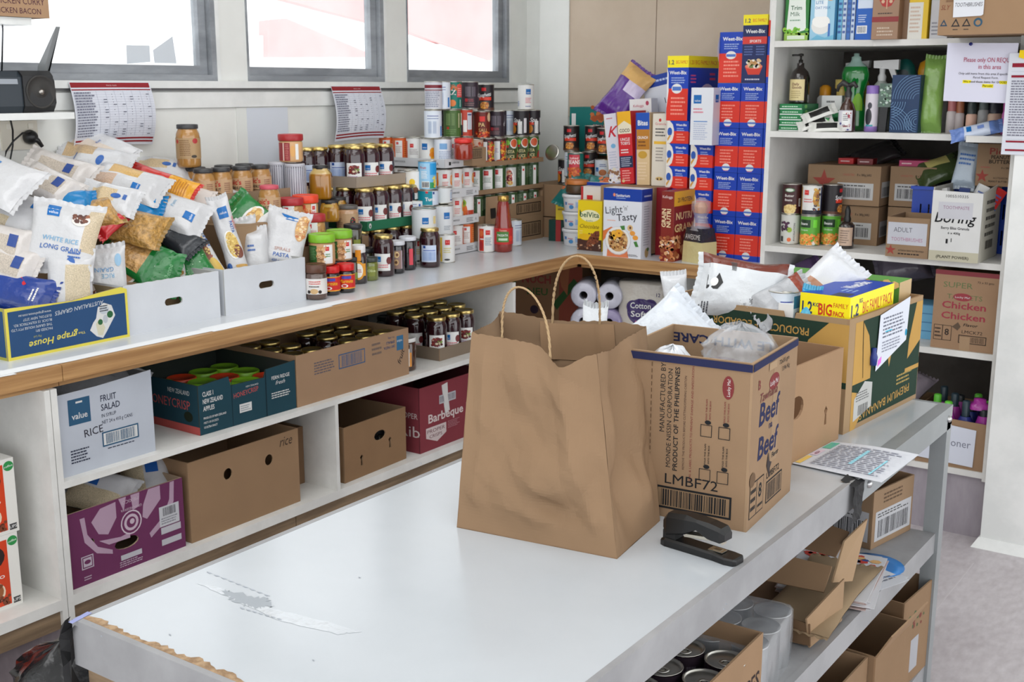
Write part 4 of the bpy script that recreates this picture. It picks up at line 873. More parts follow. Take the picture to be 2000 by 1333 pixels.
place(t,'brown tray under the row of glass peanut butter jars',(-3.22,2.86,1.205),0,'tray')
block('long brown carton by the wall carrying the peanut butter tray',-3.33,2.55,-3.12,3.14,.9,1.204)
for i,px in enumerate((400,434,474,511)):
    jar('pic',col(px,-3.16,1.2085),'glass peanut butter jar with black lid in the front row, %s from the left' % ORD[i],rz=.58,group='glass peanut butter jars with black lids')
for i,px in enumerate((386,440,480)):
    jar('pic',col(px,-3.25,1.2085),'glass peanut butter jar with black lid in the back row, %s from the left' % ORD[i],rz=.9,group='glass peanut butter jars with black lids')
jar('pic',col(376,-3.27,1.2085),'glass peanut butter jar under the tall single one',rz=.9,group='glass peanut butter jars with black lids')
jar('pictop',col(370,-3.26,1.3265),'tall brown peanut butter jar standing alone on top by the wall',rz=.6)
for i,(px,X) in enumerate(((545,-3.2),(578,-3.13))):
    jar('striped',col(px,X,1.2085 if i ==0 else 1.2045),'jar in grey striped wrapping, %s one' % ('left' if i ==0 else 'right'),rz=.6)
jar('redback',col(569,-3.16,1.329),'peanut butter tub with red lid on the striped jars',rz=.62)
jar('picp',col(528,-3.02,1.149),'glass peanut butter jar with pink lid by the pasta bag',rz=.6)
block('brown carton under the pink lidded peanut butter jar',-3.10,2.62,-2.95,2.79,.9,1.1485)
# ================================================================ bags of rice and pasta on the window counter
def orient(n,theta):
    n =Vector(n).normalized();th =radians(theta)
    y =CR*cos(th)+CU*sin(th);y =(y-n*y.dot(n)).normalized();x =y.cross(n)
    mt =Matrix((x,y,n)).transposed();return mt.to_euler()
RW =S(206,206,208);GRAIN =S(206,190,160);PASTA =S(196,150,78);PY =S(214,170,90);GBAG =S(22,120,52)
up =(.45,-.35,.85);fr =(.62,-.62,.48);mid =(.5,-.45,.74)
logo =lambda u,v,s:[('r',u,v,u+s,v+s,BLUE,1),('t','value',u+s*.5,v+s*.2,s*.36,S(240,245,250),{'al':'c','w':s*.75})]
txt =lambda s,u,v,z,c=S(60,110,170),**o:[('t',s,u,v,z,c,dict(o))]
BL =S(50,100,175)
rice_items =lambda:logo(-.055,.055,.036)+txt('WHITE RICE',-.055,-.02,.02,S(120,170,205),bold=.02)+txt('LONG GRAIN',-.055,-.045,.02,BL,bold=.02)+[('e',.045,.055,.026,.018,S(226,220,214)),('s',.025,.05,.065,.075,[S(110,60,40),S(80,40,30),S(150,90,60)],14,.008),('e',.04,-.07,.012,.012,BL),('l',.03,-.062,.068,-.04,BL,2)]
BAGS =[
 (193,285,-3.36,.12,.23,.045,150,up,'w1','white rice bag topmost on the heap, leaning against the wall chart'),
 (182,315,-3.30,.15,.23,.05,174,up,'w2','white rice bag pointing right just below the topmost bag'),
 (112,338,-3.22,.15,.21,.055,160,mid,'g1','greyish white rice bag under the power plug'),
 (92,363,-3.12,.13,.18,.05,150,mid,'g2','small grey rice bag behind the big left bag'),
 (-12,348,-3.12,.18,.23,.055,152,mid,'w3','large white rice bag cut off by the left picture edge'),
 (315,330,-3.33,.12,.22,.04,176,up,'p1','slim white pasta bag with beige window near the jars'),
 (247,360,-3.14,.16,.24,.06,166,up,'y1','white bag with yellow pasta window in the middle of the heap'),
 (375,352,-3.26,.13,.20,.05,160,up,'w4','white rice bag with crumpled end left of the jar row'),
 (405,374,-3.20,.12,.17,.045,150,up,'w5','white crumpled bag end pointing at the jar tray'),
 (345,381,-3.18,.12,.22,.045,168,up,'p2','white bag with pinkish pasta beneath the crumpled ends'),
 (130,402,-3.06,.10,.15,.05,20,mid,'blue','bright blue crinkled bag in the left of the heap'),
 (262,405,-3.08,.12,.17,.05,0,mid,'blue','bright blue bag mostly hidden behind the pasta spirals'),
 (175,422,-3.02,.12,.17,.06,30,mid,'spir','clear bag of olive brown spirals between blue and red bags'),
 (212,436,-2.98,.08,.10,.04,60,mid,'redb','shiny red bag corner beside the long grain rice'),
 (262,445,-3.0,.14,.18,.06,168,mid,'spir','clear bag of golden pasta spirals below the blue bag'),
 (335,415,-3.03,.15,.22,.06,160,mid,'w6','big white pasta bag with beige picture in the heap centre'),
 (215,388,-3.02,.12,.16,.04,170,mid,'p1','small white pasta bag with twisted clear end'),
 (50,424,-3.07,.16,.23,.055,160,mid,'w7','large white rice bag with brown picture over the left bags'),
 (2,476,-3.03,.12,.17,.045,170,fr,'g1','grey white rice bag at the left edge above the blue bag'),
 (10,516,-3.0,.12,.17,.045,165,fr,'g2','lower grey rice bag at the left picture edge'),
 (124,466,-2.925,.20,.20,.05,82,(.66,-.66,.42),'rice','white long grain rice bag standing with blue square logo'),
 (206,545,-2.925,.13,.19,.04,97,(.70,-.62,.36),'rice2','white rice bag turned upside down at the right of the grape box'),
 (137,556,-2.875,.13,.18,.045,89,(.74,-.6,.3),'grain','rice bag with clear grain window in the grape box'),
 (34,574,-2.94,.13,.19,.045,170,(.6,-.6,.55),'navy','dark blue shiny bag with red stripe in the grape box'),
 (262,498,-2.99,.15,.18,.05,150,(.6,-.5,.6),'penneg','green and clear penne bag in the left white box'),
 (285,528,-2.96,.15,.19,.045,172,(.62,-.6,.5),'green','green pasta bag with white band lying in the left white box'),
 (365,515,-2.945,.145,.19,.045,118,(.68,-.58,.45),'greenw','green pasta bag with clear penne window and white rim'),
 (345,465,-2.98,.10,.16,.04,140,mid,'dark','dark crumpled packet behind the green pasta bags'),
 (397,492,-2.955,.066,.27,.035,120,(.7,-.6,.38),'spag2','white spaghetti packet with yellow window, the left one'),
 (448,470,-2.94,.070,.29,.035,107,(.72,-.62,.3),'spag1','white spaghetti packet with blue square, standing tall'),
 (488,428,-3.04,.15,.18,.05,140,(.6,-.6,.5),'pengreen','green topped penne bag behind the spaghetti'),
 (500,496,-2.93,.09,.17,.05,96,(.7,-.6,.4),'plainw','plain white pasta bag with small blue print'),
 (556,470,-2.90,.15,.20,.045,78,(.7,-.6,.4),'spirals','white spirals pasta bag in the right white box'),
 (470,478,-3.0,.13,.18,.05,100,(.6,-.6,.5),'plainw','white pasta bag filling the gap right of the tall spaghetti packet'),
]
def style(k):
    base,win,it,mat =RW,[],[],'film'
    if k =='w1':it =[('r',.0,.06,.03,.075,BL,1)]+txt('Rice',-.02,-.01,.014,BL);win =[(.0,.4,.1,.8,S(214,200,186))]
    if k =='w2':win =[(.5,1,.5,.95,S(208,178,136),'up','w')];it =[('e',-.02,-.03,.026,.012,BL),('l',-.04,.05,.02,.06,BL,1)]
    if k in ('g1','g2'):base =S(206,200,196);win =[(.2,.7,.2,.8,S(196,184,170),'up','w')];it =[('r',-.01,-.05,.03,-.025,S(40,70,140),1)]
    if k =='w3':it =[('r',.02,.0,.05,.05,S(70,130,190),1),('l',-.03,-.03,.0,.06,BL,5)]
    if k =='p1':win =[(.3,.75,.4,.9,S(214,190,150),'up','w')];it =[('e',.0,-.02,.012,.016,BL),('l',-.01,-.06,.014,-.01,BL,2)]
    if k =='p2':base =S(222,212,206);win =[(.3,.8,.2,.8,S(216,188,170),'up','w')]
    if k =='y1':win =[(.55,.9,.35,.75,PY,'up','w'),(.1,.5,.6,.95,S(208,176,150),'up','w')];it =logo(-.05,-.06,.026)
    if k in ('w4','w5'):it =[('l',-.03,-.02,.03,.02,S(90,130,190),2)]
    if k =='blue':base =S(0,126,190)
    if k =='redb':base =S(196,28,36)
    if k =='dark':base =S(40,44,50)
    if k =='spir':base =S(150,116,56);win =[(0,1,0,1,PASTA,'both','p')]
    if k =='w6':it =[('e',.02,.04,.035,.03,S(214,196,170)),('s',-.01,.015,.05,.065,[S(190,160,120),S(226,200,160),S(160,120,80)],40,.008)]+logo(-.03,-.085,.034)+txt('Pasta',.0,-.01,.016,S(120,170,200))
    if k =='w7':it =[('e',.05,.08,.03,.02,S(226,220,214)),('s',.03,.07,.07,.095,[S(110,60,40),S(80,40,30)],14,.008)]+logo(.02,-.06,.05);win =[(0,.25,.6,1,GRAIN,'up','w')]
    if k =='rice':it =rice_items();win =[(.80,1,.3,.95,S(206,188,158),'both','w')]
    if k =='rice2':it =txt('GRAIN',.03,.03,.02,S(90,150,200),rot=pi,al='l')+txt('RICE',.03,.01,.02,S(120,175,210),rot=pi,al='l')+[('r',.03,-.085,.062,-.03,BLUE,1),('e',-.03,-.05,.02,.03,S(200,190,180)),('s',-.05,-.075,-.01,-.02,[S(120,40,36),S(90,60,40),S(70,90,40)],22,.007),('e',.045,.05,.01,.02,S(150,190,220))]
    if k =='grain':win =[(.42,.96,.05,.8,GRAIN,'both','w')];it =[('l',-.02,.08,.05,.095,BL,2)]
    if k =='navy':base =S(18,56,140);it =[('p',[(-.06,.07),(-.03,.09),(.05,.0),(.03,-.02)],S(200,30,40)),('l',-.02,-.06,.03,-.04,W,2)]
    if k =='penneg':base =GBAG;win =[(.1,.95,.25,.95,S(208,160,96),'both','p')]
    if k =='green':base =GBAG;it =[('e',-.03,.05,.04,.035,W),('e',-.03,.05,.033,.028,S(196,150,110)),('p',[(-.01,-.02),(.01,-.03),(.06,.03),(.05,.045)],W)]+txt('Penne',-.02,-.08,.02,S(130,190,140),bold=.02)
    if k =='greenw':base =GBAG;win =[(.0,.34,.3,.8,S(206,166,100),'up','p')];it =[('e',-.045,.01,.034,.058,W),('e',-.049,.01,.028,.05,S(204,160,90)),('s',-.07,-.03,-.028,.05,[S(226,186,110),S(180,130,66),S(236,206,150)],50,.008)]+txt('San',.0,.04,.02,W,bold=.02)+[('s',-.02,-.08,.07,.0,[S(180,220,180)],26,.002)]
    if k =='spag2':it =[('r',-.022,.02,.02,.085,S(214,172,80),1),('e',.0,-.01,.02,.03,S(140,80,60)),('s',-.018,-.04,.02,.02,[S(120,60,40),S(160,90,70),S(220,190,110)],24,.006),('e',.012,-.075,.018,.04,S(220,184,90)),('l',.024,.0,.034,.1,BL,9)]
    if k =='spag1':it =[('r',-.012,.075,.022,.115,BLUE,1)]+txt('value',-.008,.09,.013,W)+txt('PASTA',.018,.06,.014,BL,rot=-pi/2,bold=.03)+txt('spaghetti',.03,.075,.012,S(226,120,120),rot=-pi/2)+[('e',.004,-.02,.024,.05,W),('e',.006,-.02,.021,.046,S(214,180,96)),('e',.018,-.045,.015,.024,S(120,66,50)),('s',-.012,-.05,.022,.015,[S(236,210,130),S(196,156,70)],40,.004),('e',-.026,-.09,.009,.014,BL),('r',-.004,-.125,.034,-.09,S(206,160,80),1)]
    if k =='pengreen':base =GBAG;win =[(.0,1,.0,.30,S(226,226,226),'up')];it =[('e',.0,-.01,.06,.03,W),('e',.0,-.012,.052,.024,S(206,160,90)),('s',-.045,-.03,.045,.008,[S(230,190,110),S(190,140,70),S(240,216,170)],40,.009),('l',-.04,.05,.0,.06,S(190,230,190),1)]
    if k =='plainw':it =[('l',-.03,.0,.0,.03,BL,2),('l',-.005,-.07,.02,-.05,S(120,150,200),2)]
    if k =='spirals':it =[('e',.05,.05,.022,.05,S(206,160,110)),('s',.034,.01,.066,.09,[S(226,180,110),S(196,120,70),S(236,210,170)],50,.006)]+[('p',[(-.03,.095),(.03,.085),(.035,.07),(-.01,.072)],BLUE)]+txt('SPIRALS',-.03,-.045,.017,S(190,150,140),bold=.02)+txt('PASTA',-.03,-.068,.02,BL,bold=.03)+txt('400 g',-.03,-.086,.012,BL)
    return base,win,it
for i,(px,py,X,Wd,L,T,th,n,st,lab) in enumerate(BAGS):
    base,win,it =style(st);wm ='rice'
    win =[w_ if len(w_)<7 else w_[:6]+('w',) for w_ in win]
    if any(len(w_)>6 for w_ in win) and st in ('spir','penneg','greenw'):wm ='pasta'
    nm ='rice_bag' if 'rice' in lab else ('pasta_bag' if ('pasta' in lab or 'penne' in lab or 'spaghetti' in lab or 'spirals' in lab) else 'food_bag')
    pouch(nm,lab,'bag',Wd,L,T,ox(px,py,X),orient(n,th),seed=i+1,base=base,window=win,items=it,wmat=wm,rough=1.7 if st not in ('blue','redb','navy','green') else 2.8,
          fill=(0,.8) if st in ('w4','w5','p1','w2') else (0,1),bend=.05*((i*37) % 5-2)/2,twist=.05*((i*53) % 5-2)/2,nx=20,ny=26)
pouch('pasta_packet','red and yellow pasta packet wedged across the heap','packet',.10,.22,.035,ox(318,358,-3.16),orient((.5,-.4,.75),160),45,base=S(200,44,34),window=[(0,1,0,.42,S(226,160,34))],items=[('l',-.04,-.09,.03,-.03,S(190,120,30),7)])
for lab,x0,y0,x1,y1,z1 in (('closed brown carton under the rice bags by the wall',-3.38,1.75,-3.10,2.50,1.16),('low closed brown carton under the front rice bags',-3.08,1.72,-2.95,2.46,1.02),('low closed brown carton under the pasta bags',-3.06,2.47,-2.96,2.6,1.0)):
    block(lab,x0,y0,x1,y1,.9,z1)
NAVY =S(18,78,132);YEL =S(250,232,20)
gt =[('r',.008,.008,.372,.128,NAVY),('t','AUSTRALIAN GRAPES',.30,.118,.016,S(220,226,230),{'rot':pi+.06,'al':'l','w':.155,'shear':.2}),('t','The',.235,.042,.010,YEL,{'rot':pi+.04,'w':.022}),('t','grape House',.212,.046,.026,YEL,{'rot':pi+.04,'shear':.25,'bold':.02,'w':.15}),('t','Pty Ltd',.10,.030+.024,.008,S(190,190,60),{'rot':pi})]
for k,s_ in enumerate(('PACKED BY:','THE GRAPE HOUSE PTY LTD','BLOCK 15 KILPATRICK RD.','EUSTON, NSW 2737','www.grapehouse.com.au')):
    gt.append(('t',s_,.135,.070+.0115*k,.0095,S(205,212,218),{'rot':pi,'al':'l','bold':.02}))
gt +=[('p',[(.27,.02),(.29,.012),(.305,.03),(.32,.05),(.335,.07),(.325,.10),(.30,.11),(.28,.10),(.272,.07),(.262,.06),(.25,.04)],W),('p',[(.275,.022),(.29,.02),(.30,.04),(.285,.07),(.27,.055)],S(228,222,190)),('e',.30,.09,.016,.012,S(206,214,224)),('e',.318,.075,.010,.010,S(40,110,60)),('e',.285,.058,.008,.008,S(40,110,60)),('e',.302,.064,.008,.012,S(200,206,214)),('l',.285,.085,.315,.105,S(40,40,50),3)]
t =make_carton('grape_box',.38,.30,.138,dict(d=S(20,70,118),f=YEL,l=S(190,186,60)),.004,holes=dict(f=[(.205,.076,.026,.015)]),tops=dict(f=[(0,.138),(.2,.130),(.29,.14),(.36,.146),(.38,.138)]),inner=S(180,160,120),faces=dict(f=gt,l=[('r',.008,.008,.292,.13,NAVY)]))
place(t,'navy and yellow grape box printed upside down, full of rice bags',(-2.78-.15,1.876,CT),pi/2+.01,'carton')
for i,(yc,lab) in enumerate(((2.2395,'white open box with hand hole holding green pasta bags, left of two'),(2.6105,'white open box with hand hole holding spaghetti, right of two'))):
    t =make_carton('white_box',.35,.30,.144,S(236,240,247),.005,holes=dict(f=[[(.175+sx*.010+(.012 if sx >0 else -.012)*1.0+.011*cos(a),.076+.011*sin(a)) for sx,a in [(1,-pi/2),(1,-pi/4),(1,0),(1,pi/4),(1,pi/2),(-1,pi/2),(-1,3*pi/4),(-1,pi),(-1,5*pi/4),(-1,3*pi/2)]]]),inner=S(220,220,218),tops=dict(f=[(.35*q/20,.144+(.0015 if q % 2 else 0)) for q in range(21)]))
    place(t,lab,(-2.795-.15,yc,CT),pi/2,'carton')
# ================================================================ things on the window wall
def chart(label,y0,y1,z0,z1,sag,curl=0):
    t =thing('wall_chart',label,'chart',(XL+.032,(y0+y1)/2,z1))
    w_,h =y1-y0,z1-z0
    def fn(u,v,o):
        d =(h-v)/h;bulge =.03*sin(d*pi*.9)*(1+.3*sin(u*9))+curl*d*d*.05
        return (bulge-.012*d+o*1.0,u-w_/2-sag*d*d*.02,v-h+.008*sin(u*8)*d)
    b =MB(['paper']);n,m_ =10,14
    b.add([fn(w_*i/n,h*j/m_,0) for j in range(m_+1) for i in range(n+1)],[(j*(n+1)+i,j*(n+1)+i+1,(j+1)*(n+1)+i+1,(j+1)*(n+1)+i) for j in range(m_) for i in range(n)],S(212,215,224),None,True)
    b.build('sheet',t)
    MR =S(140,40,46);g =S(168,172,186);k =h/.21;q =w_/.30
    it =[('r',.002*q,.192*k,.296*q,.208*k,MR,1),('r',.002*q,.183*k,.296*q,.187*k,MR,1),('r',.004*q,.009*k,.296*q,.015*k,MR,1),('r',.004*q,.020*k,.296*q,.026*k,MR,1),('t','PARCEL GUIDE',.15*q,.197*k,.006,S(220,180,180),{'al':'c'})]
    for c in range(7):it.append(('r',(.085+.033*c)*q,.03*k,(.0858+.033*c)*q,.182*k,g,1))
    for r_ in range(19):it.append(('r',.004*q,(.032+.0081*r_)*k,.296*q,(.0325+.0081*r_)*k,g))
    it.append(('l',.006*q,.034*k,.078*q,.180*k,S(110,112,130),17))
    rr =random.Random(3)
    for r_ in range(17):
        for c in range(6):
            if rr.random()<.6:it.append(('r',(.100+.033*c)*q,(.036+.0083*r_)*k,(.100+.033*c+rr.choice((.002,.002,.012)))*q,(.0385+.0083*r_)*k,S(90,92,110)))
    b =MB(['paper']);b.paint(it,fn,'paper',seg=.02,base=.0004);b.build('print',t)
p0 =ox(133,160,XL+.03);p1 =ox(290,157,XL+.03);pb =ox(289,285,XL+.03)
chart('white parcel chart with maroon bands, the left of the two',p0.y,p1.y,pb.z,p0.z,.0)
p0 =ox(645,168,XL+.03);p1 =ox(741,168,XL+.03);pb =ox(730,272,XL+.03)
chart('white parcel chart with maroon bands, the right one with curled foot',p0.y,p1.y,pb.z,p0.z,.8,.6)
a,b_ =ox(462,210,XL+.01),ox(562,210,XL+.01)
m_ =MB(['paper']);m_.box(XL+.004,a.y,1.10,XL+.008,b_.y,a.z,S(224,226,222));m_.box(XL+.008,a.y+.05,1.10,XL+.0086,b_.y-.0,a.z-.003,S(208,213,222))
t =thing('notice_board','blank pale blue-white board on the wall behind the jars','board');m_.build('board',t)
for i,(pts,lab) in enumerate((([(247,88),(292,89),(294,121),(248,125)],'translucent square paper stuck on the left window'),([(299,98),(337,71),(345,124),(302,123)],'translucent paper with slanted top stuck on the left window'))):
    t =thing('window_paper',lab,'paper',(XL-.036,0,0));m_ =MB(['paper'])
    q =[ox(x,y,XL-.036) for x,y in pts];m_.add([(0,v.y,v.z) for v in reversed(q)]+[(-.001,v.y,v.z) for v in reversed(q)],[(0,1,2,3),(7,6,5,4)],S(206,212,218));m_.build('sheet',t)
t =thing('wall_bracket','small white shelf board under the black radio','shelf',(XL,0,0))
z =ox(60,220,XL+.10).z
m_ =MB(['trim']);m_.box(.0,1.9,z-.02,.16,2.275,z,C0);m_.build('board',t)
t =thing('radio','black radio with round speaker on the small shelf','radio',(XL+.085,0,z))
yr =col(102,XL+.12,z+.05).y;hgt =.125
m_ =MB(['plastic'])
prof =[]
def rr_prof(y0,y1,d0,r_):return [(-d0,.0),(d0,.0),(d0+.01,.02),(d0+.008,hgt-.02),(d0-.01,hgt-.002),(-d0,hgt-.004)]
def extrude(mb,pr,ya,yb,colr,mat=None):
    n =len(pr);vs =[(x,ya,z_) for x,z_ in pr]+[(x,yb,z_) for x,z_ in pr]
    mb.add(vs,[tuple(range(n)),tuple(reversed(range(n,2*n)))]+[(i,i+n,(i+1) % n+n,(i+1) % n) for i in range(n)],colr,mat)
extrude(m_,rr_prof(0,0,.05,0),yr-.52,yr-.115,S(44,52,60));m_.build('body',t)
m_ =MB(['plastic']);extrude(m_,[(-.05,.004),(.055,.002),(.066,.02),(.064,hgt-.016),(.048,hgt),(-.05,hgt)],yr-.115,yr-.012,S(30,30,32))
extrude(m_,[(-.045,.012),(.045,.012),(.055,.03),(.052,hgt-.03),(.04,hgt-.014),(-.045,hgt-.014)],yr-.012,yr,S(24,25,27));m_.build('speaker_cabinet',t)
m_ =MB(['rough']);T =Matrix.Translation((.0665,yr-.058,.062)) @ Matrix.Rotation(pi/2,4,'Y')
m_.lathe([(.050,-.002),(.050,.001),(.046,.002),(.044,-.001),(.03,-.0015),(.016,-.001),(.014,.002),(0,.002)],S(52,50,48),28,T=T);m_.build('speaker_cone',t)
m_ =MB(['metal']);m_.lathe([(.0095,.002),(.008,.006),(.003,.009),(0,.009)],S(170,166,160),14,T=T);m_.build('dust_cap',t)
m_ =MB(['plastic']);extrude(m_,[(.058,.085),(.062,.085),(.060,.10),(.056,.10)],yr-.50,yr-.13,S(150,156,164));m_.build('chrome_strip',t)
m_ =MB(['metal']);m_.tube([(0,yr-.14,hgt-.002),(.0,yr-.125,hgt+.12),(.0,yr-.122,hgt+.26)],.0025,S(90,92,96));m_.build('aerial',t)
t =make_carton('carton',.40,.26,.12,S(190,148,106),.004,closed=True,faces=dict(f=[('t','CHICKEN CURRY',.386,.037,.026,S(90,40,64),{'al':'r','w':.175}),('t','CHICKEN BACON',.372,.010,.023,S(90,40,64),{'al':'r','w':.165})]))
q =ox(97,36,XL+.16);place(t,'brown carton with handwritten chicken flavours on the high shelf',(XL+.03,q.y-.2,q.z),pi/2,'carton')
sh =thing('high_shelf','white shelf carrying the handwritten carton at the top left','shelf',(XL,0,0))
m_ =MB(['trim']);m_.box(.001,1.7,q.z-.022,.15,q.y-.055,q.z-.001,C0);m_.build('board',sh)
m_ =MB(['greysteel']);yk =ox(66,80,XL+.02).y
m_.hexa([(.002,yk,z+.0),(.03,yk,z+.14),(.03,yk+.015,z+.14),(.002,yk+.015,z)],[(.002,yk,z+.03),(.14,yk,q.z-.022),(.14,yk+.015,q.z-.022),(.002,yk+.015,z+.03)],C0);m_.build('bracket',sh)
a,b_ =ox(6,240,XL+.01),ox(70,288,XL+.01)
t =thing('power_outlet','cream double power outlet below the radio shelf','outlet',(XL,(a.y+b_.y)/2,(a.z+b_.z)/2))
m_ =MB(['plastic']);hw,hh =(b_.y-a.y)/2+.01,(a.z-b_.z)/2+.005
m_.box(.0,-hw,-hh,.012,hw,hh,S(214,208,194));m_.build('plate',t)
for s_ in (-.6,.6):
    m_ =MB(['plastic']);m_.box(.012,s_*hw-.008,hh*.45,.016,s_*hw+.008,hh*.8,S(222,218,206));m_.build('switch',t)
q =ox(62,268,XL+.03)
t =thing('power_plug','black round power plug in the cream outlet','plug',(XL+.013,q.y,q.z))
m_ =MB(['plastic']);T =Matrix.Rotation(pi/2,4,'Y');m_.lathe([(0,0),(.021,0),(.023,.01),(.020,.022),(.012,.032),(0,.034)],S(26,26,28),20,T=T);m_.build('plug_body',t)
m_ =MB(['plastic']);q2 =[Vector((.02,0,.0)),Vector((.028,.014,-.012)),Vector((.03,.026,-.03))];m_.tube(q2,[.012,.008,.006],S(26,26,28),8);m_.build('strain_relief',t)
c =thing('power_cable','thin black cable hanging from the radio to the plug','cable',(0,0,0))
pts =[ox(x,y,XL+X_) for x,y,X_ in ((20,232,.10),(25,255,.06),(25,285,.04),(20,312,.05),(8,318,.06),(12,296,.05),(26,276,.05),(44,260,.05),(60,258,.04))]
m_ =MB(['plastic']);m_.tube(pts,.0028,S(26,26,28),6);m_.build('cord',c)
# ================================================================ cereal boxes and tins on the back counter
WB,WR =S(2,62,182),S(226,50,30)
def weet_small(w_,d_,h):
    f =[('r',0,.0,w_,h*.13,WB),('r',0,h*.13,w_,h*.60,WR),('t','Weet-Bix',w_*.5,h*.84,h*.105,W,{'al':'c','w':w_*.8,'bold':.05}),('l',w_*.2,h*.63,w_*.8,h*.79,S(170,190,230),4),('l',w_*.22,h*.2,w_*.8,h*.54,S(250,150,130),5),('e',w_*.5,h*.12,w_*.17,h*.085,W),('r',w_*.32,h*.10,w_*.68,h*.14,S(80,120,200)),('l',w_*.4,h*.03,w_*.66,h*.06,S(220,90,130),1)]
    r =[('r',0,0,d_,h*.13,WB),('r',0,h*.13,d_,h*.45,WR),('t','Weet-Bix',d_*.5,h*.6,h*.2,W,{'al':'c','w':d_*.75,'bold':.05})]
    return f,r
def mk_weet():f,r =weet_small(.1015,.26,.1775);return make_box('cereal_box',.1015,.26,.1775,WB,dict(f=f,r=r))
coln =['left','middle','right']
GW ='red and blue wheat biscuit boxes in the tall stack'
for c in range(3):
    for r in range(4):
        rn =['bottom','second','third','fourth'][r]
        box('weet',mk_weet,(-2.122+.1035*c+.0515,4.468+.13,CT+.1785*r),'red and blue wheat biscuit box, %s row, %s column of the tall stack' % (rn,coln[c]),0,GW)
z5 =CT+.1785*4
f,r =weet_small(.105,.26,.20)
f =[('r',0,0,.105,.115,WR),('t','Weet-Bix',.055,.165,.02,W,{'al':'c','w':.085,'bold':.05}),('l',.02,.13,.09,.155,S(170,190,230),3),('e',.05,.108,.022,.016,W),('r',.03,.102,.07,.112,S(80,120,200)),('l',.02,.02,.09,.09,S(250,150,130),5)]
t =make_box('cereal_box',.105,.24,.198,dict(d=WB,t=S(200,206,220)),dict(f=f,l=[('r',0,0,.24,.198,WB),('e',.2,.13,.06,.07,W),('e',.2,.13,.03,.035,S(80,120,200)),('r',.0,.0,.24,.08,WR)]))
place(t,'wheat biscuit box slightly turned on top of the left column',(-2.075,4.60,z5+.0005),.04,'box')
f =[('r',0,.222,.102,.262,YEL),('t','1.2',.008,.232,.022,S(20,40,90),{'bold':.05}),('t','BIG FAMILY',.04,.234,.018,S(214,50,30),{'bold':.04,'w':.058}),('r',0,0,.102,.222,S(14,34,92)),('t','Weet-Bix',.052,.192,.02,W,{'al':'c','w':.082,'bold':.05}),('r',.0,.150,.102,.178,S(220,60,50)),('t','SPORTS',.03,.156,.014,W,{'bold':.04}),('l',.008,.105,.045,.145,S(90,110,170),4),('l',.058,.105,.095,.145,S(90,110,170),4),('p',[(.014,.062),(.088,.062),(.076,.032),(.028,.032)],S(220,60,40)),('e',.051,.064,.037,.010,S(240,130,100)),('s',.024,.062,.078,.088,[S(226,196,150),S(200,150,90),S(120,140,80),S(240,230,220)],36,.008),('l',.016,.008,.086,.02,S(200,200,220),1)]
t =make_box('cereal_box',.102,.26,.262,dict(d=S(14,34,92),t=YEL),dict(f=f,r=[('r',0,.222,.26,.262,YEL)]))
place(t,'tall navy wheat biscuit box with yellow top and fruit bowl picture',(-1.968,4.598,z5),0,'box')
box('weet',mk_weet,(-1.8635,4.598,z5),'red and blue wheat biscuit box topping the right column',0,GW)
t =make_box('cereal_box',.10,.25,.18,W,{'f':[('r',0,0,.1,.06,WR),('l',.03,.1,.09,.16,S(190,200,220),4),('t','Sani',.01,.02,.02,W,{})]})
place(t,'white and red cereal box highest in the right column',(-1.865,4.60,z5+.179),0,'box')
def mk_half():
    w_,d_,h =.100,.20,.0925
    f =[('r',0,0,w_,h*.55,WR),('p',[(0,0),(.014,0),(.026,.012),(.032,.035),(.032,.058),(.026,.078),(.012,.0925),(0,.0925)],S(236,232,224)),('e',.013,.048,.011,.017,S(40,90,180)),('p',[(.004,.008),(.018,.03),(.014,.036),(.002,.02)],S(214,160,70)),('t','Weet-Bix',.066,.072,.013,W,{'al':'c','w':.05,'bold':.05}),('l',.045,.05,.08,.066,S(170,190,230),2),('l',.045,.01,.085,.044,S(250,150,130),3)]
    return make_box('cereal_box',w_,d_,h,WB,dict(f=f,r=[('r',0,0,d_,h*.5,WR)]))
for r in range(5):
    box('half',mk_half,(-2.175,4.455+.10,CT+.0935*r),'small wheat biscuit box in the right low column, %s from the counter' % ORD[r],0,'small wheat biscuit boxes in low columns')
    box('half',mk_half,(-2.292,4.465+.10,CT+.0935*(r+1)),'small wheat biscuit box in the left low column, %s from below' % ORD[r],0,'small wheat biscuit boxes in low columns')
box('half',mk_half,(-2.292,4.565,CT),'small wheat biscuit box at the foot of the left low column',0,'small wheat biscuit boxes in low columns')
zf =CT+.0935*6
f =[('r',0,.215,.098,.262,YEL),('t','1.2',.006,.228,.024,S(20,40,90),{'bold':.05}),('t','BIG FAMILY',.04,.23,.02,S(214,50,30),{'bold':.04,'w':.055}),('r',0,0,.098,.13,WR),('p',[(0,.05),(.0,.215),(.006,.19),(.008,.12)],W),('t','Weet-Bix',.05,.188,.02,W,{'al':'c','w':.08,'bold':.05}),('l',.02,.15,.085,.178,S(170,190,230),3),('e',.046,.13,.024,.02,W),('r',.026,.122,.066,.138,S(80,120,200)),('l',.02,.02,.09,.1,S(250,150,130),5)]
r =[('r',0,.215,.27,.262,YEL),('t','1.20 BIG FAMILY PACK',.01,.228,.024,S(214,60,30),{'bold':.04,'w':.25}),('e',.17,.10,.07,.05,S(210,200,230)),('e',.17,.1,.05,.034,S(220,130,90)),('l',.02,.15,.07,.19,S(230,90,140),3),('l',.19,.16,.25,.2,S(226,60,100),2)]
t =make_box('cereal_box',.098,.27,.262,dict(d=WB,t=YEL),dict(f=f,r=r));place(t,'big family wheat biscuit box with yellow top on the low columns',(-2.297,4.60,zf),-.02,'box')
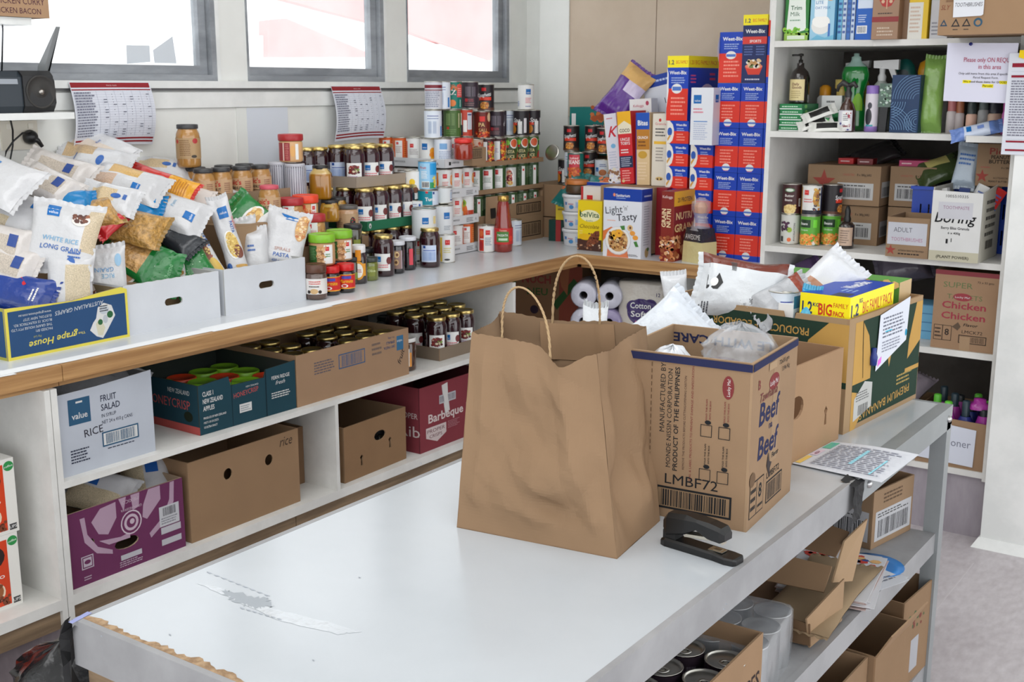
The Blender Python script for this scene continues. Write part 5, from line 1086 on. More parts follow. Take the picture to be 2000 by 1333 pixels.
f =VAL(.012,.165,.034)+[('l',.012,.125,.06,.15,S(220,120,140),2),('r',.015,.092,.075,.096,S(90,140,200)),('l',.015,.02,.08,.088,S(180,190,214),8)]
t =make_box('biscuit_box',.098,.11,.228,S(226,229,235),dict(f=f,r=VAL(.02,.17,.03)))
place(t,'white wheat biscuit box with blue square before the yellow topped one',(-2.155,4.455,CT+.0935*5),.02,'box')
f =[('r',0,.235,.182,.286,S(10,60,160)),('t','Sanitarium',.06,.252,.017,W,{'bold':.03,'w':.066}),('l',.062,.243,.12,.249,S(160,190,230),1),('e',.052,.259,.006,.007,S(230,140,100)),
     ('t','Light',.012,.178,.042,S(50,56,66),{'w':.082,'rot':.12}),('t',"'n'",.098,.196,.026,S(60,60,70),{'rot':.1}),('t','Tasty',.066,.150,.042,S(40,44,54),{'w':.098,'rot':.12,'bold':.01}),('l',.02,.148,.06,.156,S(236,180,160),1),
     ('p',[(0,.06),(.0,.105),(.04,.125),(.06,.118),(.03,.10)],S(222,120,60)),('p',[(.02,.0),(.125,.0),(.118,.03),(.024,.04)],S(222,128,84)),('e',.073,.068,.062,.060,S(190,190,196)),('e',.073,.069,.060,.058,W),('e',.073,.069,.048,.047,S(206,164,110)),('s',.034,.036,.112,.10,[S(196,140,76),S(226,184,120),S(160,104,60),S(90,50,34),S(240,210,160)],110,.0065),('e',.052,.09,.016,.02,S(246,184,60)),('e',.078,.10,.017,.017,S(244,176,50)),('e',.078,.1,.004,.004,S(170,90,30)),
     ('p',[(.082,.13),(.104,.134),(.106,.116),(.092,.114)],S(70,130,60)),('e',.13,.125,.013,.013,S(226,190,130)),('e',.131,.126,.005,.006,S(110,60,40)),('e',.142,.104,.013,.010,S(236,160,70)),('e',.156,.086,.013,.010,S(238,160,60)),('p',[(.148,.068),(.162,.072),(.172,.05),(.158,.048)],S(70,130,60)),('l',.12,.006,.176,.016,S(60,60,70),2)]
r =[('r',0,.235,.09,.286,S(10,60,160)),('l',.02,.25,.08,.264,S(200,214,240),1),('l',.02,.05,.07,.22,S(180,184,194),16),('e',.05,.02,.016,.02,S(190,160,110)),('e',.06,.034,.01,.008,S(70,110,60))]
t =make_box('cereal_box',.182,.09,.286,dict(d=S(226,229,236),t=S(232,234,238)),dict(f=f,r=r));place(t,'white and blue light cereal box with bowl picture, front and largest',(-2.44,4.275+.045,CT),.0,'box')
t =make_box('cereal_box',.18,.085,.285,dict(d=S(10,60,160),t=S(228,230,236)),dict(f=[('t','Sanitarium',.05,.25,.017,W,{})]));place(t,'blue edged cereal box behind the yellow biscuit box',(-2.67,4.54,CT),.0,'box')
f =[('r',0,0,.122,.05,S(76,44,34)),('e',.04,.06,.034,.014,S(240,190,20)),('t','belVita',.06,.150,.036,S(30,90,50),{'al':'c','w':.1,'bold':.02}),('e',.062,.152,.05,.026,S(250,246,200)),('t','belVita',.06,.146,.032,S(30,90,50),{'al':'c','w':.096,'bold':.03}),('t','Breakfast',.06,.128,.009,S(80,120,60),{'al':'c'}),('t','Chocolate',.06,.098,.024,S(110,60,20),{'al':'c','w':.096,'shear':.3}),('p',[(.045,.03),(.06,.06),(.09,.088),(.11,.09),(.112,.07),(.096,.036),(.07,.018),(.05,.018)],S(130,66,36)),('s',.055,.03,.105,.08,[S(150,84,50),S(100,50,30)],40,.005),('l',.01,.07,.03,.09,S(250,220,120),2),('s',.0,.006,.12,.03,[S(200,150,110),S(120,80,60),S(230,210,180)],20,.005)]
t =make_box('biscuit_box',.122,.05,.217,dict(d=S(244,214,20),t=S(220,190,20)),dict(f=f));place(t,'yellow chocolate biscuit box left of the large cereal box',(-2.652,4.365+.025,CT),.0,'box')
t =make_box('cereal_box',.14,.06,.272,dict(d=S(232,226,222)),dict(f=[('r',0,0,.012,.272,S(200,60,60)),('r',.03,.205,.06,.235,RED),('l',.03,.15,.08,.19,S(200,140,140),3)]));place(t,'white box with small red logo behind the yellow biscuit box',(-2.665,4.455,CT),0,'box')
f =[('t','Kelloggs',.028,.258,.016,S(240,220,214),{'al':'c','w':.045}),('t','NUTRI',.044,.14,.026,S(236,214,170),{'rot':pi/2,'w':.075,'bold':.05}),('t','GRAIN',.022,.14,.026,S(236,214,170),{'rot':pi/2,'w':.075,'bold':.05}),('s',.0,.0,.058,.10,[S(196,120,70),S(226,170,120),S(240,220,200),S(150,80,44)],60,.009)]
r =[('r',0,.225,.19,.285,S(226,176,40)),('t','20 PROTEIN',.03,.24,.026,S(40,40,30),{'bold':.03,'w':.13}),('t','NUTRI',.02,.17,.04,S(226,200,140),{'bold':.05,'w':.14}),('t','GRAIN',.01,.12,.044,S(226,200,140),{'bold':.05,'w':.16}),('s',.0,.0,.18,.10,[S(196,120,70),S(226,170,120),S(150,80,44)],60,.014)]
t =make_box('cereal_box',.058,.19,.285,dict(d=S(130,34,24)),dict(f=f,r=r));place(t,'dark red grain cereal box with its narrow side forward',(-2.228,4.272+.095,CT),.0,'box')
t =make_box('cereal_box',.05,.19,.285,dict(d=S(140,26,38)),dict(r=[('r',.05,.16,.12,.27,S(214,210,214)),('r',.07,.22,.09,.24,RED),('l',.05,.02,.16,.14,S(190,90,90),8)]));place(t,'maroon cereal box seen edge on behind the large white one',(-2.335,4.515,CT),.0,'box')
t =thing('cereal_bag','clear topped nut cereal bag with black label by the stack','bag',(-2.115,4.345,CT),-.35)
b =MB(['film']);b.hexa([(-.055,-.045,0),(.055,-.045,0),(.055,.045,0),(-.055,.045,0)],[(-.052,-.042,.085),(.052,-.042,.085),(.052,.042,.085),(-.052,.042,.085)],S(212,200,146));b.build('bag_base',t)
b =MB(['film']);b.hexa([(-.052,-.042,.085),(.052,-.042,.085),(.052,.042,.085),(-.052,.042,.085)],[(-.045,-.034,.14),(.045,-.034,.14),(.045,.034,.14),(-.045,.034,.14)],S(40,40,50));b.paint([('t','AWESOME',-.04,.095,.03,S(220,214,210),{'w':.085,'bold':.03})],lambda u,v,o:(u,-.043-o,v),'film');b.build('black_label',t)
b =MB(['clear']);rr =random.Random(7);pr =[(.04,.13),(.028,.16),(.022,.185),(.036,.215),(.034,.245),(.012,.26),(0,.262)]
b.lathe(pr,S(214,208,214),14,sq=3);b.build('clear_top',t)
b =MB(['print']);b.lathe([(0,.195),(.022,.2),(.028,.225),(.02,.24),(0,.245)],S(220,150,80),10,smooth=False);b.build('dried_fruit',t)
f =lambda *a:list(a)
SL =[(-2.615,4.52,.062,.30,-.13,'K','white slim cereal box with big red letter, leaning left',S(224,222,232)),(-2.545,4.50,.066,.31,-.09,'U','slim cereal box banded yellow, red and navy',S(210,38,46)),(-2.465,4.49,.066,.305,-.03,'C','slim cereal box with blue top and brown panel',S(226,196,150)),(-2.385,4.49,.078,.302,.0,'G','cream slim granola box with small heart',S(228,220,204))]
block('closed carton supporting the slim cereal boxes',-2.72,4.60,-2.36,4.78,.9,1.18)
for X,Y,w_,h,tilt,k,lab,c in SL:
    if k =='K':it =[('t','K',.014,.20,.065,S(200,30,50),{'shear':.35,'bold':.03}),('l',.012,.275,.05,.285,S(200,90,110),1),('e',.035,.16,.012,.01,S(120,180,220)),('l',.01,.06,.054,.14,S(190,196,214),7),('s',.0,.0,.062,.06,[S(226,220,200),S(150,110,80),S(240,236,230)],30,.008)]
    if k =='U':it =[('r',0,.215,w_,h,S(240,180,30)),('p',[(0,.215),(w_,.215),(w_,.25),(w_*.5,.27),(0,.25)],S(236,226,200)),('t','COCO',.008,.222,.02,S(50,30,26),{'bold':.04,'w':.05}),('t','UNCLE',.01,.185,.018,W,{'bold':.03,'w':.046}),('t','TOBYS',.01,.168,.018,W,{'bold':.03,'w':.046}),('l',.01,.13,.056,.152,W,2),('r',0,.07,w_,.12,S(30,44,80)),('l',.008,.074,.058,.116,S(190,196,214),5),('l',.01,.01,.056,.062,S(250,180,170),5),('e',.014,.014,.007,.007,S(230,200,150))]
    if k =='C':it =[('r',0,.235,w_,h,S(20,80,180)),('t','Bites',.01,.252,.03,W,{'bold':.05,'w':.048}),('r',0,.15,w_,.235,S(190,126,40)),('t','CRUNCH',.008,.195,.016,W,{'bold':.04,'w':.05}),('l',.012,.16,.055,.19,S(110,60,20),2),('e',.033,.128,.022,.016,S(206,160,60)),('l',.01,.02,.056,.1,S(240,214,180),6),('r',0,0,.004,h,S(50,50,140))]
    if k =='G':it =[('e',.035,.275,.006,.007,RED),('t','Granola',.012,.255,.014,S(200,70,80),{'w':.052}),('l',.014,.205,.062,.245,S(70,70,70),3),('r',.008,.175,.066,.187,S(236,186,60)),('l',.018,.1,.058,.165,S(160,150,140),5),('e',.038,.03,.018,.008,S(214,180,110)),('e',.03,.028,.004,.004,S(60,30,40)),('e',.046,.028,.004,.004,S(60,30,40))]
    t =make_box('cereal_box',w_,.14,h,dict(d=c),dict(f=it,l=[('r',0,0,.14,h,S(236,200,60) if k =='K' else c)]))
    place(t,lab,(X,Y+.07,1.186),0,'box',rot=(.0,tilt,0))
block('carton under the slim cereal boxes',-2.62,4.40,-2.36,4.59,1.187-.28,1.184)
t =make_box('cereal_box',.11,.06,.36,W,dict(f=[('t','CORN',.01,.28,.035,S(50,60,70),{'w':.085,'bold':.02}),('t','FLAKES',.01,.24,.03,S(50,60,70),{'w':.085}),('t','Kelloggs',.02,.325,.016,S(190,60,90),{}),('e',.09,.34,.008,.01,S(180,60,90))]))
place(t,'white corn flake box behind the slim cereal boxes',(-2.56,4.69,1.187),0,'box',rot=(0,-.06,0))
t =make_box('cereal_box',.18,.08,.30,dict(d=S(226,228,236)),dict(f=[('r',0,.25,.18,.30,S(14,60,160)),('l',.02,.265,.16,.285,S(190,206,240),1),('t','Light',.10,.17,.035,S(70,76,86),{'rot':.1}),('p',[(.14,.05),(.155,.05),(.165,.11),(.15,.11)],S(210,160,130))]))
place(t,'white and blue cereal box tipped sideways behind the slim boxes',(-2.48,4.80,1.36),0,'box',rot=(0,-.22,0))
pouch('snack_bag','crumpled purple and gold snack bag on top of the cereal','bag',.17,.26,.07,oy(1222,182,4.72),orient((.1,-.9,.4),48),41,base=S(92,40,140),window=[(0,1,.72,1,S(226,180,110)),(.5,1,.5,.72,S(214,200,226))],rough=4.0)
def mk_tub():
    t =thing('plastic_tub','','tub');b =MB(['plastic']);b.lathe([(0,.001),(.056,0),(.058,.003),(.064,.062)],S(226,228,232),28);b.paint(VAL(-.05,.03,.014)+[('r',.008,.02,.034,.05,S(160,186,226)),('e',-.012,.022,.011,.009,S(70,140,200)),('l',-.028,.03,.0,.04,S(200,130,150),1)],cylfn(.0615));b.build('tub_body',t)
    b =MB(['plastic']);b.lathe([(.064,.062),(.068,.062),(.0685,.073),(.066,.076),None,(.063,.074),(0,.074)],S(232,234,238),28);b.build('lid',t);return t
for k in range(3):box('tub',mk_tub,(-2.80,4.50,CT+.077*k),'white plastic tub with blue print, %s of the stack of three' % ['bottom','middle','top'][k],.3,'white plastic tubs in one stack',cat='tub')
jar('cookie',(-2.80,4.50,CT+.232),'clear topped round container with reddish food on the white tubs',.3,cat='container')
t =make_box('small_box',.05,.05,.11,S(236,206,30),dict(f=[('l',.01,.04,.04,.09,S(160,130,20),3)]));place(t,'small yellow box peeping out left of the white tubs',(-2.93,4.58,1.0),.3,'box')
t =make_box('small_box',.09,.06,.098,S(14,62,56),dict(f=[('r',.035,0,.06,.098,S(170,50,50))]));place(t,'small dark green box with red stripe beneath the yellow one',(-2.945,4.585,CT),.2,'box')
for z,lab in ((.9,'lower'),(1.0,'upper')):
    t =make_carton('egg_print_carton',.22,.30,.095 if z <1 else .15,S(178,140,100),.003,closed=True,faces=dict(f=[('e',.05,.05,.03,.03,S(206,110,60)),('e',.19,.06,.02,.03,S(214,120,70))],l=[('s',.02,.02,.28,.08,[S(206,110,60),S(190,90,50)],14,.016)]))
    place(t,'brown carton with orange vegetable print in the counter corner, %s one' % lab,(-3.05,4.80,z),0,'carton')
block('brown carton under the corner spaghetti tins',-2.93,4.64,-2.64,4.86,.9,1.19)
for X,Y,z,k,rz,lab in ((-2.99,4.70,1.152,'spagside',.5,'black tin at the left of the corner group'),(-2.93,4.66,1.192,'nutri',.4,'pale blue tin lowest in the corner group'),(-2.86,4.70,1.192,'spag',.3,'black tin hidden behind the teal beans tin'),(-2.77,4.68,1.192,'tuna',.3,'wide tin with brown rice picture beside the beans'),(-2.955,4.69,1.308,'spag',.35,'black spaghetti tin, left one in the corner group'),(-2.87,4.74,1.308,'spag',.3,'black spaghetti tin in the middle of the corner group'),(-2.78,4.70,1.30,'spag',.2,'black spaghetti tin, right one in the corner group'),(-2.715,4.72,1.192,'spagback',.4,'dark tin at the right of the corner group'),(-2.715,4.72,1.308,'nutri',.8,'grey blue tin beside the slim white cereal box')):
    can(k,(X,Y,z),lab,rz=rz)
block('carton under the teal beans tin',-2.90,4.55,-2.82,4.625,.9,1.19)
can('beans',(-2.865,4.585,1.191),'teal baked beans tin with red panel in the corner',rz=.25)
t =thing('tin_cover','empty tin lid standing on edge in the corner','lid',(-3.02,4.63,1.195),0);b =MB(['metal']);T =Matrix.Rotation(1.3,4,'X');b.lathe([(0,.003),(.03,.003),(.036,0),(.038,.002),(.036,.005),(.03,.006),(0,.006)],TIN,24,T=T);b.build('disc',t);t.location.z =1.30
t =make_box('bean_case',.22,.14,.22,S(14,112,108),dict(f=[('r',.012,.03,.035,.19,S(226,226,226)),('r',.014,.05,.033,.08,S(206,60,50)),('l',.10,.09,.13,.12,S(150,200,196),1),('s',.12,.16,.2,.22,[S(170,80,40),S(200,110,60)],14,.016),('t','BEANS',.13,.12,.03,S(226,150,160),{'bold':.03,'w':.07}),('s',.13,.0,.19,.06,[S(190,90,40),S(220,120,60)],20,.014)]))
place(t,'large teal bean multipack box behind the corner tins',(-2.92,4.86,1.285),0,'box')
block('carton under the teal multipack box',-3.03,4.87,-2.79,4.98,.9,1.284)
for i,(px,py,th) in enumerate(((1120,372,60),(1175,368,-20),(1200,385,-35))):
    pouch('bean_pouch','teal pouch with chickpea picture above the white tubs, %s' % ('left one','middle one','right one')[i],'pouch',.13,.17,.035,oy(px,py,4.53),orient((.1,-.8,.55),th),50+i,base=S(20,110,108),items=[('s',-.05,-.02,.05,.03,[S(190,90,50),S(214,120,70)],12,.016),('l',-.04,.04,.04,.05,S(230,180,180),1)])
# ================================================================ cartons under the window counter
XC =-2.66
CBR =S(166,128,88)
TB =S(24,92,132);INK =S(44,50,76)
ft =[('r',.028,.135,.095,.205,TB,1),('r',.052,.192,.072,.197,W),('t','value',.0615,.150,.024,W,{'al':'c','w':.048,'bold':.02}),('t','FRUIT',.128,.180,.025,INK,{'bold':.02,'w':.05}),('t','SALAD',.128,.155,.025,INK,{'bold':.02,'w':.060}),('t','IN SYRUP',.128,.136,.014,INK,{'w':.046}),('t','NET 24 x 410 g CANS',.128,.118,.014,INK,{'w':.098}),
      ('r',.125,.054,.243,.095,TB),('r',.129,.058,.239,.091,W),('b',.137,.060,.231,.089,TB),('t','RICE',.072,.094,.030,S(50,46,60),{'w':.058,'rot':.06}),('l',.026,.03,.085,.07,INK,5),('l',.14,.044,.23,.050,INK,1)]
t =make_carton('fruit_salad_carton',.296,.40,.228,S(204,211,224),.004,faces=dict(f=ft),inner=S(150,150,152),closed=False,tops=dict(f=[(0,.224),(.12,.226),(.296,.236)]))
place(t,'pale carton printed fruit salad with handwritten rice on the middle shelf',(XC-.20,1.889,Z2),pi/2,'carton')
for i,(px,py,sz) in enumerate(((160,752,.16),(215,738,.18))):
    pouch('rice_bag','rice bag inside the fruit salad carton, %s one' % ('left','right')[i],'bag',.13,sz,.05,ox(px,py,-2.80),orient((.5,-.3,.8),165),60+i,base=S(176,176,180),items=[('l',-.02,.0,.04,.02,BL,1)])
DT =S(16,70,86)
at_ =[('t','CLASS 1',.015,.115,.020,W,{'bold':.03,'w':.040}),('t','NEW ZEALAND',.015,.093,.020,W,{'bold':.03,'w':.075}),('t','APPLES',.015,.071,.020,W,{'bold':.03,'w':.042}),('t','PRODUCE OF NEW ZEALAND',.015,.046,.009,W,{'bold':.03,'w':.085}),('t','MEETS OR EXCEEDS',.015,.032,.009,W,{'bold':.03,'w':.055}),('t','US EXTRA FANCY',.015,.018,.009,W,{'bold':.03,'w':.05}),
       ('r',.1235,0,.1255,.15,S(8,40,50)),('t','HONEYCRISP',.132,.085,.022,S(206,60,56),{'w':.098,'rot':.06}),('t','NEW ZEALAND',.18,.11,.007,W,{'w':.05}),('r',.152,.035,.20,.062,W),('l',.156,.038,.196,.058,S(150,160,170),3),
       ('r',.2585,0,.262,.15,S(8,40,50)),('t','FERN RIDGE',.285,.112,.016,W,{'w':.075,'bold':.02}),('t','fresh',.30,.094,.018,W,{'shear':.4,'w':.04}),('l',.282,.05,.36,.072,W,3)]
t =make_carton('apple_box',.385,.38,.15,DT,.004,faces=dict(f=at_,l=[('r',0,0,.38,.024,S(206,60,48)),('t','NEW ZEALAND',.24,.115,.020,W,{'w':.10}),('t','HONEYCRISP',.14,.07,.04,S(206,60,56),{'w':.20}),('e',.33,.05,.02,.016,S(30,40,20))]),
                tops=dict(f=[(0,.150),(.115,.157),(.122,.128),(.255,.126),(.262,.150),(.385,.157)]),inner=S(60,70,66))
place(t,'dark teal apple box holding green lidded jars on the middle shelf',(XC-.005-.19,2.402,Z2-.0),pi/2-.02,'carton')
t.location.z =Z2+.0005
for i in range(3):
    for j in range(4):
        k ='green' if (i+j) % 3 else 'orange'
        if i ==0 and j <2:k ='green'
        t =jar(k,(XC-.075-.10*i,2.275+.088*j,Z2+.005),'peanut butter tub in the teal apple box, row %s, place %s from the left' % (ORD[i],ORD[j]),rz=.6,group='peanut butter tubs inside the teal apple box')
pt =[('r',.195,.088,.325,.138,S(60,96,140)),('r',.199,.092,.321,.134,S(176,136,98)),('b',.209,.094,.311,.132,S(60,96,140)),('r',.490,.098,.526,.150,S(24,112,160)),('t','value',.520,.135,.014,W,{'rot':pi,'w':.028}),('t','DRY PASTA',.480,.110+.012,.013,S(50,80,130),{'rot':pi,'w':.058,'bold':.02}),('t','SPIRALS',.480,.124+.014,.013,S(50,80,130),{'rot':pi,'w':.045,'bold':.02}),('t','24 x 500g',.480,.153,.009,S(50,80,130),{'rot':pi,'w':.035}),('l',.36,.10,.41,.15,S(130,110,100),3),('l',.08,.09,.18,.135,S(110,100,110),5),('t','fruit',.508,.045,.030,S(50,44,50),{'rot':1.1,'w':.055,'shear':.3})]
t =make_carton('pasta_carton',.555,.36,.170,S(178,138,100),.004,faces=dict(f=pt));place(t,'long low brown carton printed upside down on the middle shelf',(XC-.18,2.872,Z2),pi/2,'carton')
for i in range(3):
    for j in range(6):
        jar('beetf' if j != 2 else 'darklid',(XC-.07-.10*i,2.65+.088*j,Z2+.005),'jar inside the long brown carton, row %s, place %s from the left' % (ORD[i],ORD[j]),rz=.7,group='dark jars inside the long brown carton')
jar('apricot',(XC-.055,3.198,Z2),'amber jar with white lid standing right of the long carton',rz=.6)
t =make_carton('cardboard_tray',.30,.33,.048,S(150,130,108),.003);place(t,'cardboard tray of beetroot jars at the end of the middle shelf',(XC-.035-.165,3.52,Z2),pi/2,'tray')
for i in range(3):
    for j in range(4 if i else 3):
        jar('beetp' if (i+j) % 2 ==0 else 'beetf',(XC-.085-.10*i,3.415+.088*j-.01*(i % 2),Z2+.004),'beetroot jar on the middle shelf tray, row %s, place %s from the left' % (ORD[i],ORD[j]),rz=.75,group='beetroot jars on the middle shelf tray')
for i in range(4):
    jar('darklid',(XC-.36-.09*(i % 2),3.24+.10*i,Z2),'dark jar at the back of the middle shelf, %s from the left' % ORD[i],rz=.7,group='dark jars at the back of the middle shelf')
PU =S(118,38,94);PL =S(196,160,186)
pp_ =[('p',[(.07,.17),(.10,.20),(.15,.205),(.15,.16),(.12,.12),(.09,.13)],PL),('p',[(.16,.21),(.175,.17),(.185,.21)],PL),('p',[(.20,.21),(.205,.165),(.225,.17),(.23,.21)],PL),('p',[(.24,.17),(.26,.21),(.30,.21),(.30,.17),(.25,.125),(.235,.135)],PL),('p',[(.09,.11),(.16,.10),(.19,.105),(.19,.088),(.12,.09)],PL),
       ('p',[(.035,.19),(.050,.19),(.055,.14),(.085,.095),(.13,.072),(.13,.060),(.08,.078),(.045,.12)],PL),('p',[(.335,.21),(.350,.21),(.345,.15),(.315,.10),(.26,.065),(.255,.08),(.305,.115),(.33,.16)],PL),
       ('e',.197,.132,.035,.035,S(226,206,220)),('e',.197,.132,.031,.031,PU),('e',.197,.132,.024,.024,S(216,190,208)),('e',.197,.132,.016,.016,PU),('e',.200,.134,.008,.008,S(216,190,208)),
       ('t','MEXICO',.225,.188+.012,.014,S(216,190,208),{'rot':pi,'w':.055,'bold':.02}),('t','GRAN RESERVA',.235,.176,.010,S(216,190,208),{'rot':pi,'w':.07}),('r',.292,.085,.362,.145,S(214,214,220)),('b',.305,.115,.350,.140,S(60,60,70)),('l',.298,.09,.355,.112,S(140,140,150),3),('r',.295,.062,.365,.082,S(206,204,212)),('r',.295,.028,.365,.046,S(206,204,212)),('r',.155,.030,.225,.045,S(206,204,212)),('l',.15,.01,.23,.028,S(206,180,200),3),('r',.030,.045,.068,.082,S(206,190,206)),('r',.033,.048,.065,.079,PU),('r',.036,.051,.062,.076,S(206,190,206)),('e',.049,.064,.010,.006,PU),('l',.035,.012,.062,.026,S(206,180,200),2)]
t =make_carton('banana_box',.38,.34,.212,PU,.005,holes=dict(f=[(.178,.078,.040,.017),(.066,.115,.010,.010)]),faces=dict(f=pp_),inner=S(190,160,130))
place(t,'purple banana box printed with leaves, holding rice, on the bottom shelf',(XC-.17,1.932,Z1),pi/2,'carton')
for i,(px,py,st) in enumerate(((190,960,'r'),(285,935,'r'))):
    pouch('rice_bag','rice bag with clear window in the purple banana box, %s one' % ('left','right')[i],'bag',.15,.19,.06,ox(px,py,-2.78),orient((.5,-.35,.8),165 if i ==0 else 100),70+i,base=S(200,200,204),window=[(0,.45,.1,.9,GRAIN,'up','w')],items=[('r',.0,.0,.04,.035,S(30,90,170),1)])
t =make_carton('brown_carton',.447,.34,.248,CBR,.004,holes=dict(f=[(.150,.175,.017,.018),(.318,.175,.017,.018)]),faces=dict(f=[('t','rice',.365,.205,.045,S(70,52,40),{'w':.055,'shear':.3})]))
place(t,'plain brown carton with two round holes and handwritten rice',(XC-.17,2.368,Z1),pi/2,'carton')
t =make_carton('brown_carton',.14,.30,.20,S(146,108,72),.004);place(t,'brown carton mostly hidden left of the short upright',(XC-.12-.15,2.662,Z1),pi/2,'carton')
k_ =lambda u,v:[(u-.006,v-.02),(u+.006,v-.02),(u+.004,v+.002),(u+.009,v+.012),(u,v+.02),(u-.009,v+.012),(u-.004,v+.002)]
t =make_carton('brown_carton',.335,.36,.195,S(156,116,74),.005,holes=dict(f=[(.19,.125,.032,.018),k_(.09,.06),k_(.245,.085)]))
place(t,'plain brown carton with oval hand hole right of the short upright',(XC-.18-.005,2.965,Z1),pi/2+.03,'carton')
for j in range(4):jar('darklid',(XC-.08-.03*(j % 2),2.86+.078*j,Z1+.006),'dark jar inside the oval holed carton, %s from the left' % ORD[j],rz=.7,group='dark jars in the oval holed carton')
MRN =S(142,32,50)
bt =[('t','Barbeque Rib',.05,.105,.046,S(232,214,210),{'w':.30,'bold':.04,'rot':.0}),('t','PROPER',.045,.065,.022,S(232,214,210),{'w':.10}),('t','CRISPS',.055,.045,.020,S(232,214,210),{'w':.075}),('p',[(.035,.088),(.155,.088),(.155,.05),(.10,.026),(.035,.05)],S(226,206,204)),('t','PROPER',.042,.066,.020,S(110,40,50),{'w':.105}),('t','CRISPS',.055,.046,.018,S(110,40,50),{'w':.075}),('p',[(.13,.235),(.165,.24),(.168,.19),(.178,.13),(.15,.12),(.14,.17)],S(226,222,222)),('r',.115,.165,.215,.198,S(200,198,204)),('b',.12,.17,.21,.193,S(110,100,110)),('p',[(.135,.235),(.165,.24),(.166,.19),(.176,.135),(.152,.125),(.145,.17)],S(232,228,226)),('l',.165,.06,.24,.09,S(190,120,130),5)]
t =make_carton('crisp_carton',.40,.36,.248,MRN,.004,faces=dict(f=bt,l=[('t','PROPER',.25,.13,.03,S(232,214,210),{'w':.1}),('t','Rib',.26,.06,.06,S(232,214,210),{'w':.1})]),inner=S(110,30,44))
place(t,'dark red barbeque crisp carton with torn label on the bottom shelf',(XC-.18,3.405,Z1),pi/2,'carton')
cf =[('r',.0,.0,.06,.2,S(232,228,222)),('r',.0,.01,.208,.185,S(206,62,20)),('e',.15,.145,.05,.035,S(40,24,22)),('t','CAPPUCCINO',.195,.085,.012,W,{'al':'r','w':.12,'bold':.03}),('e',.158,.05,.036,.030,S(226,206,180)),('e',.158,.052,.031,.025,S(150,90,50)),('e',.158,.066,.030,.009,S(120,66,36)),('s',.172,.012,.206,.035,[S(90,40,24),S(120,60,34)],14,.006),('e',.224,.178,.014,.013,S(40,140,70)),('t','coffee',.224,.175,.008,W,{'al':'c','w':.024,'rot':.1}),('r',.213,.008,.233,.024,S(60,60,60)),('t','UPS',.223,.012,.012,W,{'al':'c','w':.02})]
for k in range(2):
    t =make_box('coffee_carton',.24,.16,.198,dict(d=S(226,224,218)),dict(f=cf),mat='print');place(t,'orange and white cappuccino carton at the far left, %s of two' % ('lower','upper')[k],(-2.70-.08-.0,1.500+.008*k,Z1+.1985*k),pi/2,'carton')
t =make_carton('produce_carton',.42,.30,.255,S(170,120,76),.004,closed=True,faces=dict(f=[('r',0,0,.10,.255,S(160,60,30)),('p',[(.06,.255),(.12,.255),(.09,.12),(.10,0),(.04,0),(.05,.15)],S(60,104,44)),('r',.31,0,.42,.255,S(176,70,34)),('p',[(.30,.05),(.40,.18),(.38,.20),(.28,.08)],S(60,110,50)),('p',[(.30,.255),(.36,.255),(.35,.12),(.32,.16)],S(200,110,50)),('t','NUCH',.13,.17,.052,S(176,50,36),{'w':.14,'bold':.05}),('t','NEU',.155,.115,.046,S(70,116,50),{'w':.10,'bold':.03}),('e',.21,.235,.07,.012,S(110,80,50)),('e',.21,.235,.067,.0095,S(180,134,92)),('t','Bruichts',.17,.225,.022,S(100,76,50),{'w':.08,'shear':.3}),('e',.19,.045,.02,.02,S(70,50,70))],l=[]))
place(t,'vegetable printed brown produce carton under the back counter',colY(1072,4.60,ZB),.25,'carton')
q =colY(1258,4.42,ZB)
def tpack(label,loc,rz,wd=.20,hh=.235):
    t =thing('toilet_paper_pack',label,'toilet paper',loc,rz)
    b =MB(['film']);r_ =.055
    for i in range(2):
        for k in range(2):
            T =Matrix.Translation((-.055+.11*i,0,.0+.117*k));b.lathe([(0,0),(r_,0),(r_+.002,.004),(r_+.002,.112),(r_,.116),(0,.116)],S(206,204,210),20,T=T)
    o =b.build('rolls',t);o['kind']='stuff'
    b =MB(['film']);b.lathe([(.001,-.001),(.118,0),(.119,.01),(.119,.225),(.116,.236),(0,.237)],S(206,200,190),24,T=Matrix.Scale(.52,4,(0,1,0)),sq=6);b.build('wrapper',t)
    b =MB(['film']);fn =lambda u,v,o:(u,-.0625-o-.0,v)
    b.paint([('e',-.01,.11,.062,.058,S(50,26,96)),('e',-.045,.13,.03,.03,S(50,26,96)),('e',.03,.14,.03,.028,S(50,26,96)),('e',.03,.085,.03,.03,S(50,26,96)),('r',-.035,.045,.05,.07,S(206,60,140)),('t','Cotton',-.058,.125,.036,W,{'bold':.02,'w':.09}),('t','Softs',-.055,.088,.036,W,{'bold':.02,'w':.085}),('t','12',.055,.18,.022,S(50,26,96),{'bold':.02})],fn,'film');b.build('print',t)
    return t
tpack('pack of toilet rolls with dark violet cloud label under the back counter',(q.x,4.44,ZB),.25)
q =colY(1172,4.40,ZB)
t =thing('toilet_paper_pack','toilet roll pack seen end on with open roll core','toilet paper',(q.x,4.385,ZB+.058),.4)
for i,(x,z_) in enumerate(((-.055,0),(.058,0),(-.055,.115),(.058,.115))):
    b =MB(['film']);T =Matrix.Translation((x,0,z_)) @ Matrix.Rotation(pi/2,4,'X');b.lathe([(.018,.09),(.050,.095),(.056,.088),(.057,-.09),(.05,-.095),(.018,-.09),(.018,.09)],S(200,200,214) if i != 1 else S(150,140,176),20,T=T);b.build('roll',t)
